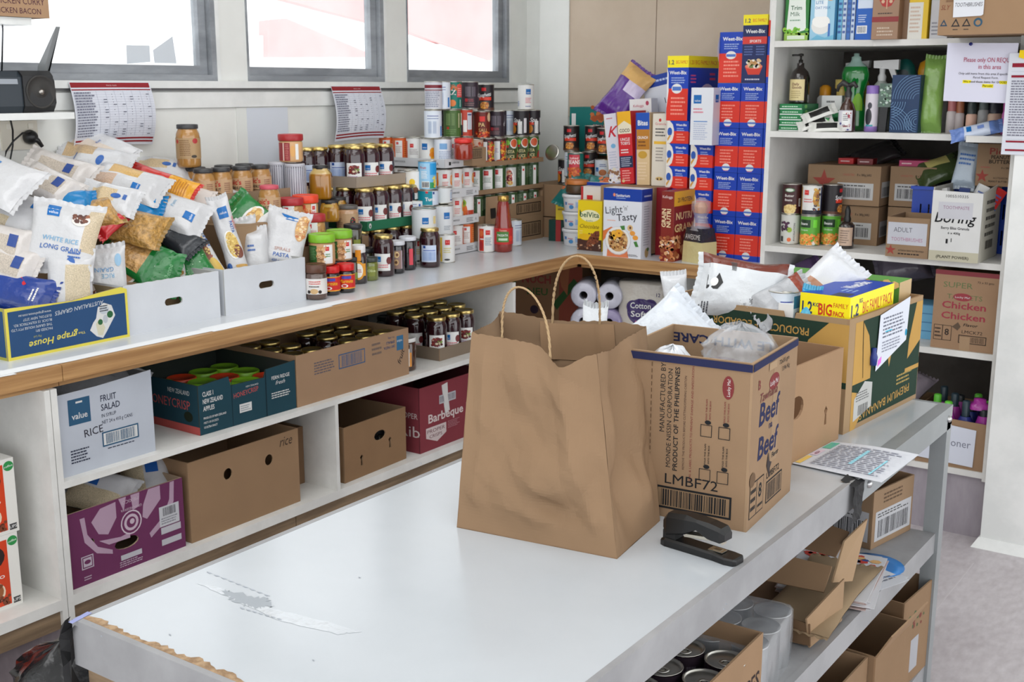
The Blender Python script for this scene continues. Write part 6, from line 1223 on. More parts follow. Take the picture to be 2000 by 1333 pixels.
# ================================================================ on the work table
INKB =S(34,36,40)
c0,c1,c2 =oz(892,1031,TZ),oz(1205,1093,TZ),oz(1289,1018,TZ)
c3 =c0+(c2-c1)
def bag_corners():
    bot =[c0,c1,c2,c3]
    return bot
H_ =.345
t =thing('paper_bag','open brown paper carrier bag with twisted handles on the table','bag',(0,0,0))
def rimz(k,s):
    return 0
def on_ray_z(px,py,z):return oz(px,py,z)
zt =TZ+H_
rim =[oz(921,650,zt-.004),None,oz(1262,638,zt-.002),oz(975,612,zt-.0)]
rim[1]=oz(1166,692,zt-.006)
def side(k,s,v):
    a,b_ =bot4[k],bot4[(k+1) % 4];p,q =rim4[k],rim4[(k+1) % 4]
    lo =a.lerp(b_,s);hi =p.lerp(q,s);return lo.lerp(hi,v)
bot4 =[c0,c1,c2,c3];rim4 =rim
cen =(c0+c2)/2
b =MB(['kraft']);inn =MB(['kraft'])
CRS ={0:[(.30,.55,1.2,.30,-.010,.30),(.62,.26,2.75,.34,.016,.22),(.80,.55,1.75,.50,.010,.10),(.55,.62,.75,.30,-.010,.25),(.2,.25,.5,.25,.008,.2),(.72,.14,.35,.22,-.012,.16),(.42,.80,1.9,.22,.008,.15),(.12,.6,1.55,.5,.007,.10),(.86,.32,.9,.2,-.010,.15),(.50,.13,3.0,.3,.008,.12),(.35,.35,2.2,.2,-.006,.12)],
       1:[(.40,.60,1.57,.60,-.020,.16),(.72,.55,1.50,.60,.014,.12),(.35,.30,.8,.30,-.014,.2),(.65,.22,2.4,.3,.012,.2),(.55,.42,2.9,.22,-.010,.15),(.25,.75,1.2,.25,.008,.15)],
       2:[(.5,.7,1.6,.5,.006,.2),(.3,.8,3.0,.3,-.006,.08),(.6,.85,.1,.4,.006,.08)],3:[(.45,.6,1.57,.8,-.03,.3)]}
def facet(k,s,v,n,seed):
    x =s*n+.35*v*n*.5+seed;y =v*n-.25*s*n*.5+seed*2;i,j =math.floor(x),math.floor(y);fx_,fy_ =x-i,y-j
    h =lambda a,b:random.Random(a*7919+b*104729+k*31+int(seed*10)).uniform(-1,1)
    if fx_+fy_ <1:return h(i,j)*(1-fx_-fy_)+h(i+1,j)*fx_+h(i,j+1)*fy_
    return h(i+1,j+1)*(fx_+fy_-1)+h(i+1,j)*(1-fy_)+h(i,j+1)*(1-fx_)
def tents(k,s,v):
    d =0
    for cs,cv,an,ln,am,wd in CRS[k]:
        x =(s-cs)*(1.0 if k in (0,2) else .65);y =v-cv;a_ =x*cos(an)+y*sin(an);b_ =-x*sin(an)+y*cos(an)
        d +=am*max(0,1-abs(b_)/wd)*max(0,1-(a_/ln)**2)
    return d
def crumple(P,k,s,v):
    n =(bot4[(k+1) % 4]-bot4[k]).cross(Vector((0,0,1))).normalized()
    q =P*7.0
    amp =.30+.7*sin(pi*min(1,max(0,v)))
    f1 =abs(noise.noise(Vector((q.x,q.y,q.z*.8))+Vector((k*3.1,0,0))))
    f2 =abs(noise.noise(Vector((q.x*2.3+5,q.y*2.3,q.z*1.9))))
    f3 =abs(noise.noise(Vector((q.x*.8+q.z*1.1,q.y*.8-q.z*.6,k*2.0+9))));d =(.010*(f1-.22)+.005*(f2-.2)+.008*(.16-f3))*amp
    d +=.0065*facet(k,s,v,4,1.3)+.0028*facet(k,s,v,9,4.7)
    d +=tents(k,s,v)*(1.15 if k ==0 else .65)
    if k ==0:
        d +=.010*sin(pi*s)*sin(pi*v)**1.0
        d -= .020*math.exp(-((s-.62)**2/.02+(v-.20)**2/.004))-.016*math.exp(-((s-.75)**2/.03+(v-.42)**2/.02))
    if k ==1:
        d +=.010*abs(sin(s*7+.6))*v-.014*math.exp(-((s-.30)**2/.004))*v-.010*math.exp(-((s-.62)**2/.006+(v-.35)**2/.02))
        d +=-.022*math.exp(-((s-.45)**2/.03))*v-.012*sin(s*9)*v*(1-v)*2
    if k ==3:d -= .03*sin(pi*s)*v
    edge =min(s,1-s,.12)/.12
    d *= min(1,.25+(1-v)*3)*min(1,.04+v*6)
    R2 =P+n*d*(.15+.85*edge)
    if k ==0:g_ =math.exp(-((s-.76)**2/.018))*v**2.2;R2 =R2+n*.020*g_-Vector((0,0,.030*g_))
    if k ==1:R2 =R2-Vector((0,0,.012*math.exp(-((s-.35)**2/.03))*v*v))
    if k ==2:R2 =R2+Vector((0,0,.004*sin(s*8)*v))
    return R2
for k in range(4):
    nx,ny =(56,60) if k in (0,2) else (36,60)
    g =[]
    for j in range(ny+1):
        for i in range(nx+1):
            s_,v =i/nx,j/ny
            P =crumple(side(k,s_,v),k,s_,v)
            if j ==ny:P =P+Vector((0,0,.0008*sin(s_*90+k)+.002*noise.noise(Vector((s_*30,k,0)))))
            g.append(P)
    fs =[(j*(nx+1)+i,j*(nx+1)+i+1,(j+1)*(nx+1)+i+1,(j+1)*(nx+1)+i) for j in range(ny) for i in range(nx)]
    b.add(g,fs,S(160,127,94),None,False)
    n =(bot4[(k+1) % 4]-bot4[k]).cross(Vector((0,0,1))).normalized()
    b.add([p-n*.0008 for p in g],[tuple(reversed(f)) for f in fs],S(146,116,86),None,True)
b.add([c0+Vector((0,0,.001)),c1+Vector((0,0,.001)),c2+Vector((0,0,.001)),c3+Vector((0,0,.001))],[(3,2,1,0),(0,1,2,3)],S(150,116,82))
o =b.build('paper_body',t);weld(o,.0003)
def handle(k,s0,s1,h,lean,zdown=.085):
    a =crumple(side(k,s0,1),k,s0,1);b_ =crumple(side(k,s1,1),k,s1,1)
    n =(bot4[(k+1) % 4]-bot4[k]).cross(Vector((0,0,1))).normalized()
    ins =-n*.0035;pts =[]
    pts.append(a+ins-Vector((0,0,zdown)))
    for i in range(19):
        th =pi*i/18;w_ =(1-cos(th))/2
        p =a.lerp(b_,w_)+Vector((0,0,h*sin(th)**.75))+lean*sin(th)+ins
        pts.append(p)
    pts.append(b_+ins-Vector((0,0,zdown)))
    m_ =MB(['paper']);
    L =[]
    for ph in (0,pi):
        q =[];dist =0;fine =[]
        for i in range(len(pts)-1):
            for w_ in range(5):fine.append(pts[i].lerp(pts[i+1],w_/5))
        for i,p in enumerate(fine):
            an =i*1.15+ph;q.append(p+n*.0011*cos(an)+(b_-a).normalized()*.0011*sin(an))
        m_.tube(q,.0019,S(176,148,112),5)
    m_.build('handle',t)
    m2 =MB(['kraft']);s_a,s_b =s0-.09,s1+.09;g =[];nx =16
    for j in range(4):
        for i in range(nx+1):
            ss =s_a+(s_b-s_a)*i/nx;v =.985-.20*j/3
            g.append(crumple(side(k,ss,v),k,ss,v)-n*(.0028+.003*abs(sin(i*1.3))*(j in (1,2))+.004*(abs(ss-s0)<.03 or abs(ss-s1)<.03)))
    m2.add(g,[(j*(nx+1)+i,j*(nx+1)+i+1,(j+1)*(nx+1)+i+1,(j+1)*(nx+1)+i) for j in range(3) for i in range(nx)],S(156,122,88),None,True)
    m2.build('handle_patch',t)
handle(0,.25,.66,.105,Vector((-.02,.02,0)))
handle(2,.30,.62,.13,Vector((0,.0,0)))
g0,g1,g2 =oz(1295,1012,TZ),oz(1457,1041,TZ),oz(1540,962,TZ)
ang =math.atan2((g2-g1).y,(g2-g1).x)
LW =.265;LD =(g1-g0).length*1.06;Hc =.318
rz =ang-pi/2
RD =S(140,34,36);NB =S(34,40,88)
LD =.265
lf =[('t','MANUFACTURED BY:',.068,.235,.014,INKB,{'rot':pi/2,'w':.135,'bold':.03,'al':'c'}),('t','MONDE NISSIN CORPORATION',.082,.195,.013,INKB,{'rot':pi/2,'w':.19,'bold':.03,'al':'c'}),('t','PRODUCT OF THE PHILIPPINES',.096,.195,.013,INKB,{'rot':pi/2,'w':.20,'bold':.03,'al':'c'}),
      ('t','REMOVE THE PRODUCTS BEFORE CUTTING/OPENING CARTON',.110,.19,.006,S(90,60,50),{'rot':pi/2,'w':.18,'bold':.03,'al':'c'}),('t','SEAL & LABEL PRODUCTS TO PREVENT DAMAGE AND INFESTATION',.124,.19,.006,RD,{'rot':pi/2,'w':.22,'bold':.03,'al':'c'}),
      ('t','LMBF72',.125,.068,.028,INKB,{'al':'c','w':.105,'bold':.03}),('r',.055,.018,.205,.062,INKB),('r',.059,.022,.201,.058,S(160,126,88)),('b',.066,.024,.194,.056,INKB),
      ('e',.190,.268,.011,.022,RD),('t','Lucky Me!',.194,.252,.009,W,{'rot':pi/2,'w':.032}),('t','11',.19,.29,.001,RD,{})]
for k,(u,v) in enumerate(((.150,.085),(.150,.17),(.185,.085),(.185,.17))):
    lf +=[('r',u-.010,v,u+.012,v+.0012,INKB),('r',u-.010,v+.022,u+.012,v+.0232,INKB),('r',u-.010,v,u-.0088,v+.023,INKB),('r',u+.011,v,u+.0122,v+.023,INKB),('e',u+.004,v+.028,.006,.004,INKB),('t','FOLD THE FLAPS',u+.002,v+.052,.004,RD if k % 2 else INKB,{'rot':pi/2,'w':.04,'bold':.03,'al':'c'}),('t','INTO THE BOX',u+.009,v+.052,.004,RD if k % 2 else INKB,{'rot':pi/2,'w':.035,'bold':.03,'al':'c'})]
lf +=[('r',.0405,.004+.0125*q,.042,.012+.0125*q,S(110,78,50)) for q in range(24)]+[('r',.0,.302,.235,.316,NB)]
ff =[('r',.12,.10,.16,.302,S(176,142,104)),('t','Beef',.045,.190,.060,NB,{'w':.12,'bold':.045,'shear':.12}),('t','na',.105,.172,.020,NB,{'w':.02,'bold':.04}),('t','Beef',.045,.125,.060,NB,{'w':.12,'bold':.045,'shear':.12}),('t','Flavor',.13,.108,.014,INKB,{'w':.04,'bold':.05}),('e',.125,.26,.030,.016,RD),('t','Lucky Me!',.125,.254,.014,W,{'al':'c','w':.048}),
      ('t','LMBF72',.105,.072,.018,INKB,{'w':.075,'bold':.03}),('r',.105,.022,.20,.066,INKB),('r',.108,.025,.197,.063,S(168,132,94)),('b',.112,.027,.193,.061,INKB),('r',.010,.02,.088,.088,INKB),('r',.012,.022,.047,.086,S(168,132,94)),('r',.050,.022,.086,.086,S(168,132,94)),('t','8',.058,.050,.038,INKB,{'bold':.05}),('l',.014,.03,.045,.08,INKB,3),('l',.054,.028,.084,.040,INKB,1),
      ('t','B',.032,.262,.026,S(150,50,50),{}),('t','Tawhana',.045,.235,.024,S(130,50,56),{'w':.10,'shear':.3}),('p',[(.10,.10),(.108,.125),(.116,.105),(.13,.10),(.12,.09),(.124,.07),(.11,.085)],S(70,60,60)),('r',.09,.286,.135,.3,S(190,156,116)),('t','72x55 gm',.15,.286,.012,INKB,{'w':.06}),('t','3.96 Kg',.17,.27,.012,INKB,{'w':.045}),('r',0,.302,.265,.316,NB),('e',.02,.095,.016,.014,S(120,90,60))]
bk =[('t','LE WITH CARE',.225,.30,.030,NB,{'rot':pi,'w':.20,'bold':.05}),('e',.12,.235,.06,.022,RD),('t','Lucky Me!',.165,.245,.028,W,{'rot':pi,'w':.09})]
def shift(it,q):
    o_ =[]
    for i in it:
        i =list(i)
        if i[0] in 'rbl':i[1]+=q;i[3]+=q
        elif i[0]=='e':i[1]+=q
        elif i[0]=='t':i[2]+=q
        o_.append(tuple(i))
    return o_
lf =shift(lf,.03)+[('r',.0,.302,.035,.316,NB)]
t =make_carton('noodle_carton',LW,LD,Hc,S(170,134,96),.005,faces=dict(f=ff,l=lf),inner=S(184,148,108))
bb =MB(['card']);bb.paint([('t','LE WITH CARE',.215,.302,.026,NB,{'rot':pi,'w':.21,'bold':.05}),('e',.12,.240,.055,.022,RD),('t','Lucky Me!',.165,.248,.026,W,{'rot':pi,'w':.085})],lambda u,v,o:(LW/2-.0056-o,LD/2-u,v),'card',seg=0)
bb.build('inner_printing',t)
fx =Vector((cos(rz),sin(rz),0));fy =Vector((-sin(rz),cos(rz),0))
place(t,'brown instant noodle carton printed beef with open top behind the stapler',(0,0,TZ),0,'carton')
dirx =(g2-g1).normalized();th =math.atan2(dirx.y,dirx.x);diry =Vector((-dirx.y,dirx.x,0))
pos =g1+dirx*LW/2+diry*LD/2;t.location =(pos.x,pos.y,TZ);t.rotation_euler =(0,0,th)
NCpos,NCth =pos.copy(),th
b =MB(['card']);
def crumpled_plastic(name,label,loc,R_,hgt,seed,colr=S(216,220,226),sq=2.4,mat='clear',cat='plastic bag',rz=0,lean=(0,0),n=30,m_=22,amp=.35,base=.0):
    t =thing(name,label,cat,loc,rz);b =MB([mat]);vs =[]
    for j in range(m_+1):
        v =j/m_;rad =R_*(sin(pi*min(1,v*.93+.07))**.45) if base ==0 else R_*((1-v)**.5*.9+.1)
        for i in range(n):
            a =2*pi*i/n
            q =Vector((cos(a)*1.8+seed,sin(a)*1.8,v*3.1))
            d =1+amp*(abs(noise.noise(q))*1.4-.35)+amp*.45*(abs(noise.noise(q*2.7))-.25)
            r =rad*d;vs.append(Vector((r*cos(a)+lean[0]*v*v,r*sin(a)+lean[1]*v*v,hgt*v+.012*noise.noise(q*2))))
    b.add(vs,[(j*n+i,j*n+(i+1) % n,(j+1)*n+(i+1) % n,(j+1)*n+i) for j in range(m_) for i in range(n)]+[tuple(range(m_*n,(m_+1)*n)),tuple(reversed(range(n)))],colr,None,True)
    b.build('film',t);return t
p0 =oz(1637,858,TZ)
q0,q1 =oz(1560,900,TZ),oz(1637,858,TZ)
kk =lambda u,v:[(u-.006,v-.022),(u+.006,v-.022),(u+.004,v+.002),(u+.009,v+.012),(u,v+.022),(u-.009,v+.012),(u-.004,v+.002)]
t =make_carton('brown_carton',.36,.37,.218,S(184,142,98),.005,holes=dict(f=[(.125,.125,.034,.026),kk(.28,.075)]),inner=S(172,130,90))
dx2 =Vector((.06,1.0,0)).normalized();dy2 =Vector((-dx2.y,dx2.x,0));pos =q1-dx2*.18+dy2*.185
place(t,'plain open brown carton with hand hole between noodle and banana cartons',(pos.x,pos.y,TZ),math.atan2(dx2.y,dx2.x),'carton')
h0,h1,h2 =oz(1540,800,TZ),oz(1646,850,TZ),oz(1790,777,TZ)
DG =S(36,66,50);OR =S(214,160,44)
dx3 =(h2-h1).normalized();dy3 =Vector((-dx3.y,dx3.x,0))
BLn,BWd,BH =.44,.50,.275
bf =[('r',.035,.012,BLn-.002,.262,DG)]
bf +=[('p',[(.035,.262),(.075,.262),(.115,.22),(.135,.15),(.135,.11),(.035,.10)],OR),('p',[(.035,.096),(.12,.075),(.12,.05),(.06,.0),(.035,.0)],OR),('r',.035,.098,.44,.112,DG),('p',[(.40,.262),(.44,.262),(.44,.16),(.36,.12),(.365,.17)],OR),('p',[(.22,.262),(.27,.262),(.262,.17),(.245,.12),(.228,.17)],OR),('r',.35,.085,.44,.096,OR),
       ('t','PREMIUM BANANAS',.385,.052,.030,OR,{'rot':pi+.05,'w':.30,'bold':.04}),('l',.30,.06,.40,.09,S(190,160,70),3),('p',[(.075,.26),(.08,.2),(.09,.12),(.093,.12),(.084,.2),(.079,.26)],S(60,50,30)),
       ('p',[(.05,.02),(.05,.075),(.105,.11),(.15,.10),(.15,.04)],S(214,214,210)),('b',.075,.03,.13,.055,S(60,60,60)),('l',.06,.065,.135,.09,S(120,120,120),4)]
bl =[('r',.0,.20,.50,.262,DG),('t','PRODUCT OF ECUADOR',.40,.242,.026,OR,{'rot':pi,'w':.26,'bold':.03}),('p',[(.50,.20),(.50,.262),(.45,.262),(.40,.215),(.395,.2)],OR),('p',[(.50,0),(.50,.12),(.44,.14),(.40,.2),(.50,.2)],OR),('r',.42,.11,.5,.125,DG),('p',[(.0,.2),(.0,.262),(.02,.262)],OR)]
t =make_carton('banana_carton',BLn,BWd,BH,dict(d=S(186,150,104),b=DG),.006,holes=dict(f=[[(.215,.055),(.235,.095),(.262,.105),(.285,.075),(.275,.055)],(.375,.19,.016,.026)]),faces=dict(f=bf,l=bl),inner=S(180,142,98),
                tops=dict(l=[(0,.275),(.33,.275),(.335,.258),(.36,.254),(.365,.275),(.5,.275)]))
pos =h1+dx3*BLn/2+dy3*BWd/2;place(t,'green and yellow banana carton packed with groceries at the table end',(pos.x,pos.y,TZ),math.atan2(dx3.y,dx3.x),'carton')
BCp,BCd,BCe =pos.copy(),dx3,dy3
def bc(u,v,z):p =BCp+BCd*(u-BLn/2)+BCe*(v-BWd/2);return (p.x,p.y,TZ+z)
BCth =math.atan2(dx3.y,dx3.x)
t =make_carton('grocery_box',.36,.40,.14,S(150,120,86),.003,closed=True);place(t,'closed brown box at the bottom of the banana carton',bc(.22,.25,.008),BCth,'box')
fr_ =[('r',0,0,.001,.001,YEL),('t','1.2',.006,.014,.04,S(24,44,96),{'bold':.06,'w':.026}),('t','KG',.033,.032,.012,S(24,44,96),{'bold':.05}),('t','BIG',.047,.014,.038,S(206,60,30),{'bold':.06,'w':.034}),('t','FAMILY',.084,.034,.016,S(206,60,30),{'bold':.05,'w':.036}),('t','PACK',.084,.014,.016,S(206,60,30),{'bold':.05,'w':.028})]
fw =[('t','1.2',.006,.014,.04,S(24,44,96),{'bold':.06,'w':.045}),('t','KG',.053,.042,.014,S(24,44,96),{'bold':.05}),('t','BIG FAMILY PACK',.075,.014,.040,S(206,60,30),{'bold':.05,'w':.185})]
tp =[('r',0,0,.21,.30,S(10,62,168)),('t','Weet-Bix',.03,.20,.055,W,{'w':.16,'bold':.05,'rot':0}),('r',.02,.03,.12,.10,S(20,24,60)),('l',.03,.12,.19,.17,S(160,190,230),3)]
t =make_box('cereal_box',.27,.125,.062,dict(d=YEL,t=S(10,62,168)),dict(f=fw,l=fr_,t=[('r',0.002,.002,.268,.123,S(10,62,168)),('t','Weet-Bix',.12,.045,.045,W,{'w':.12,'bold':.05}),('r',.0,.01,.05,.05,S(20,24,60)),('l',.07,.02,.11,.06,S(160,190,230),3)]))
place(t,'yellow and blue big family cereal box lying across the banana carton',bc(.150,.075,.262),BCth+.03,'box')
t =make_box('cereal_box',.34,.09,.15,dict(d=S(196,166,118),f=S(190,160,112),t=S(96,160,70)),dict(f=[('r',0,.095,.34,.15,S(76,128,52)),('t','Nestle.',.02,.112,.026,W,{'w':.08,'bold':.03}),('t','Whole Grain',.16,.12,.018,W,{'w':.10,'bold':.02}),('l',.17,.104,.24,.114,W,1),('e',.285,.12,.018,.018,S(200,170,120)),('e',.285,.12,.015,.015,S(76,128,52)),('r',.26,.02,.32,.08,S(226,150,80)),('r',.265,.025,.315,.075,S(206,170,110)),('s',.25,.13,.33,.15,[S(150,100,60),S(220,180,120)],10,.01)]))
place(t,'green topped whole grain cereal box standing in the banana carton',bc(.385,.20,.165),BCth-pi/2+.05,'box')
pouch('chip_bag','large white and brown chip bag lying upside down on the banana carton','bag',.165,.215,.085,oy(1447,566,2.70),orient((.35,-.85,.4),168),81,base=S(212,216,220),rough=2.4,window=[(.84,1,0,1,S(110,46,30))],
      items=[('p',[(-.02,.085),(.02,.09),(.025,.06),(.0,.045),(-.02,.055)],S(30,30,32)),('e',.0,.068,.012,.010,W),('l',-.085,.07,-.05,.10,S(60,60,70),4),('b',.04,.02,.065,.09,S(60,60,60)),('t','TAKE A BITE',-.07,-.02,.016,S(40,40,44),{'rot':pi/2+1.7,'bold':.03}),('t','CRUNCHY',-.05,-.04,.016,S(40,40,44),{'rot':pi/2+1.7,'bold':.03}),('t','SMOKY FLAVOUR',-.03,-.03,.016,S(40,40,44),{'rot':pi/2+1.7,'bold':.03}),('t','MORE OVER',-.01,-.05,.016,S(40,40,44),{'rot':pi/2+1.7,'bold':.03})])
pouch('chip_bag','silver and brown chip bag beside the blue capped packet','bag',.11,.15,.05,oy(1528,588,2.70),orient((.3,-.7,.7),30),82,base=S(170,172,176),rough=2.5,window=[(0,1,.78,1,S(140,56,34))])
pouch('flour_bag','white translucent bag with pointed corner behind the cereal box','bag',.12,.20,.07,oy(1605,560,2.86),orient((.35,-.8,.5),42),83,base=S(216,218,222),rough=2.0,window=[(.2,.6,.15,.45,S(176,120,84))])
pouch('blue_packet','bright blue bottle shaped packet left of the lying cereal box','packet',.05,.09,.04,oy(1582,602,2.67),orient((.6,-.7,.3),78),84,base=S(70,170,206),rough=1.5,window=[(0,1,.6,1,S(40,140,190))])
t =make_box('milk_box',.04,.04,.10,dict(d=W),dict(f=[('r',0,.09,.05,.12,S(60,130,160)),('r',.01,.02,.03,.08,S(120,60,50))]));place(t,'small white and blue carton poking up at the banana carton rim',bc(.035,.17,.19),BCth,'box')
can('nutri',bc(.06,.20,.2),'grey ring pull tin among the groceries in the banana carton',rz=1)
pouch('value_packet','white packet with blue square and barcode at the back left of the carton','packet',.07,.115,.035,oy(1320,578,2.80),orient((.45,-.85,.3),96),85,base=S(214,216,220),items=[('r',.005,-.03,.025,-.01,BLUE),('b',-.025,-.035,.0,-.005,S(60,60,60))])
t =make_carton('side_flap_box',.20,.12,.10,S(170,130,90),.003);place(t,'small open brown box deep in the banana carton',bc(.12,.42,.15),BCth,'box')
b =MB(['paper']);
def onface(u,v,o=.002):p =BCp+BCd*(u-BLn/2)-BCe*(BWd/2+o);return Vector((p.x,p.y,TZ+v))
t =thing('order_sheet','white printed order sheet taped to the face of the banana carton','paper',(0,0,0))
b.paint([('p',[(.155,.125),(.335,.175),(.345,.285),(.165,.262)],S(216,220,230)),('l',.185,.20,.32,.255,S(110,114,130),6),('r',.20,.215,.24,.218,S(70,190,220)),('l',.185,.165,.30,.195,S(140,144,160),4),('p',[(.165,.135),(.185,.142),(.186,.158),(.166,.15)],S(230,120,220)),('e',.33,.195,.006,.009,S(40,150,190))],lambda u,v,o:onface(u,v,.003+o*3),'paper',seg=0);b.build('sheet',t)
t =thing('small_lock','small blue tag hanging on the banana carton','tag',onface(.135,.165,.006));b =MB(['plastic']);b.lathe([(0,-.022),(.008,-.02),(.010,0),(.006,.012),(.006,.022),(0,.023)],S(24,50,130),12);b.build('tag_body',t)
crumpled_plastic('plastic_bag','clear crumpled plastic bag bulging from the noodle carton, front one',(NCpos.x+dirx.x*.02-diry.x*.055,NCpos.y+dirx.y*.02-diry.y*.055,TZ+.225),.072,.13,1.3,amp=.5)
crumpled_plastic('plastic_bag','white plastic bag flopping out of the noodle carton on the left',(NCpos.x-dirx.x*.04+diry.x*.06,NCpos.y-dirx.y*.04+diry.y*.06,TZ+.2),.05,.11,4.1,S(222,226,232),mat='film',amp=.5)
wp =oz(1290,700,TZ+.30)
pouch('plastic_bag','large white plastic bag between the paper bag and noodle carton','plastic bag',.16,.19,.06,oy(1298,662,2.25),orient((.3,-.8,.5),40),91,base=S(212,218,226),rough=4.0)
pouch('plastic_bag','white plastic corner rising behind the paper bag','plastic bag',.06,.30,.035,oy(1160,640,2.22)-Vector((0,0,.10)),orient((.2,-.98,.05),84),92,base=S(224,228,232),rough=3.0)
a,b_ =oz(1300,1060,TZ),oz(1443,1103,TZ);d =(b_-a);th =math.atan2(d.y,d.x);L =d.length*1.02
t =thing('stapler','black desk stapler on the table in front of the noodle carton','stapler',(a+(b_-a)/2).to_tuple(),th)
BK =S(15,15,16)
def slab(mb,secs,colr,mat=None):
    """secs: (x, halfwidth, zlow, zhigh) cross sections joined"""
    vs =[];n =8
    for x,hw,z0,z1 in secs:
        c =min(hw,(z1-z0)/2)*.45
        vs +=[(x,-hw,z0+c*.3),(x,-hw,z1-c),(x,-hw+c,z1),(x,hw-c,z1),(x,hw,z1-c),(x,hw,z0+c*.3),(x,hw-c*.3,z0),(x,-hw+c*.3,z0)]
    k =len(secs);fs =[(i*n+j,i*n+(j+1) % n,(i+1)*n+(j+1) % n,(i+1)*n+j) for i in range(k-1) for j in range(n)]+[tuple(reversed(range(n))),tuple(range((k-1)*n,k*n))]
    mb.add(vs,[tuple(reversed(f)) for f in fs],colr,mat,False)
m_ =MB(['plastic']);slab(m_,[(-L/2,.014,0,.012),(-L/2+.01,.018,0,.016),(L/2-.045,.018,0,.014),(L/2-.02,.021,0,.012),(L/2-.004,.018,0,.012),(L/2,.012,0,.010)],BK);m_.build('base',t)
m_ =MB(['plastic']);slab(m_,[(-L/2+.002,.010,.032,.050),(-L/2+.012,.0165,.022,.062),(-L/2+.05,.0175,.032,.067),(L/2-.080,.0175,.046,.065),(L/2-.056,.018,.036,.064),(L/2-.032,.0175,.034,.060),(L/2-.024,.012,.038,.052)],BK);m_.build('top_arm',t)
m_ =MB(['metal']);slab(m_,[(-L/2+.045,.008,.024,.032),(L/2-.036,.008,.033,.040),(L/2-.032,.008,.028,.040)],S(206,200,186));m_.build('staple_rail',t)
m_ =MB(['metal']);m_.box(L/2-.058,-.009,.0145,L/2-.03,.009,.0158,S(200,194,180));m_.box(L/2-.05,-.005,.0158,L/2-.036,.005,.0163,S(150,146,136));m_.build('anvil',t)
m_ =MB(['rough']);slab(m_,[(-L/2+.004,.013,.012,.034),(-L/2+.03,.013,.012,.030)],BK);m_.build('hinge_block',t)
q =[oz(1545,902,TZ+.002),oz(1665,938,TZ+.004),oz(1735,943,TZ+.006),oz(1790,888,TZ+.008),oz(1628,862,TZ+.002)]
A,B,C_,D_ =oz(1545,905,TZ+.003),oz(1722,943,TZ+.006),oz(1795,889,TZ+.006),oz(1625,863,TZ+.003)
t =thing('printed_form','white printed form with coloured corner lying over the table edge','paper',(0,0,0))
def pf(u,v,o):p =A.lerp(B,u).lerp(D_.lerp(C_,u),v);return Vector((p.x,p.y,p.z+o+.004*sin(u*3)*v))
b =MB(['paper']);n =8
b.add([pf(i/n,j/n,0) for j in range(n+1) for i in range(n+1)]+[pf(i/n,j/n,-.0004) for j in range(n+1) for i in range(n+1)],[(j*(n+1)+i,j*(n+1)+i+1,(j+1)*(n+1)+i+1,(j+1)*(n+1)+i) for j in range(n) for i in range(n)]+[tuple(81+k for k in reversed((j*(n+1)+i,j*(n+1)+i+1,(j+1)*(n+1)+i+1,(j+1)*(n+1)+i))) for j in range(n) for i in range(n)],S(214,218,226),None,True);b.build('sheet',t)
b =MB(['paper']);b.paint([('r',.02,.05,.08,.35,S(240,204,110)),('r',.02,.4,.10,.62,S(226,206,220)),('e',.06,.5,.02,.06,S(110,30,60)),('r',.02,.7,.12,.95,S(110,190,160)),('e',.08,.85,.02,.06,S(60,150,190))]+[('r',.14,.08+.045*k,.95-.02*(k % 3),.083+.045*k,S(170,174,186)) for k in range(19)]+[('l',.16,.1,.93,.9,S(168,171,184),14),('r',.5,.3,.54,.8,S(150,210,226)),('r',.8,.12,.82,.6,S(150,220,236))],lambda u,v,o:pf(u,v,.0006+o),'paper',seg=0);b.build('print',t)
p =oz(1672,940,TZ)
t =thing('black_tape','crinkled black tape wrapped over the joint of the table edge','tape',(TX1,p.y,TZ))
b =MB(['rough']);vs =[];rr =random.Random(4);n =9
for i in range(n+1):
    z_ =.004-.088*i/n
    for j in range(6):vs.append((.0105+.004*rr.random() if i else -.02,-.028+.0115*j+.004*rr.random()-.0012*i,z_+.003*rr.random()))
b.add(vs,[(i*6+j,i*6+j+1,(i+1)*6+j+1,(i+1)*6+j) for i in range(n) for j in range(5)],S(24,24,26),None,False);b.build('strip',t)
t =thing('black_tape','torn black tape hanging from the near left table corner','tape',(TX0,TY0,TZ))
b =MB(['rough']);vs =[];n =8
for i in range(n+1):
    for j in range(4):vs.append((-.006-.030*j/3+.010*rr.random()+.012*(i in (0,n)),-.008+.02*(j % 2)*rr.random(),-.01-.150*i/n+.012*rr.random()))
b.add(vs,[(i*4+j,i*4+j+1,(i+1)*4+j+1,(i+1)*4+j) for i in range(n) for j in range(3)]+[tuple(reversed((i*4+j,i*4+j+1,(i+1)*4+j+1,(i+1)*4+j))) for i in range(n) for j in range(3)],S(22,22,24),None,False);b.build('strip',t)
a0,a1,a2,a3 =oz(140,1213,TZ+.001),oz(150,1203-.0,TZ+.001),oz(176,1196,TZ+.001),oz(168,1207,TZ+.001)
t =thing('sticker','narrow lilac sticker at the near left table corner','sticker',(0,0,0));b =MB(['paper'])
e1 =oz(133,1215,TZ+.0008);b.hexa([oz(133,1216,TZ+.0004),oz(141,1219,TZ+.0004),oz(180,1198,TZ+.0004),oz(171,1195,TZ+.0004)],[oz(133,1216,TZ+.001),oz(141,1219,TZ+.001),oz(180,1198,TZ+.001),oz(171,1195,TZ+.001)],S(150,156,200));b.build('label',t)
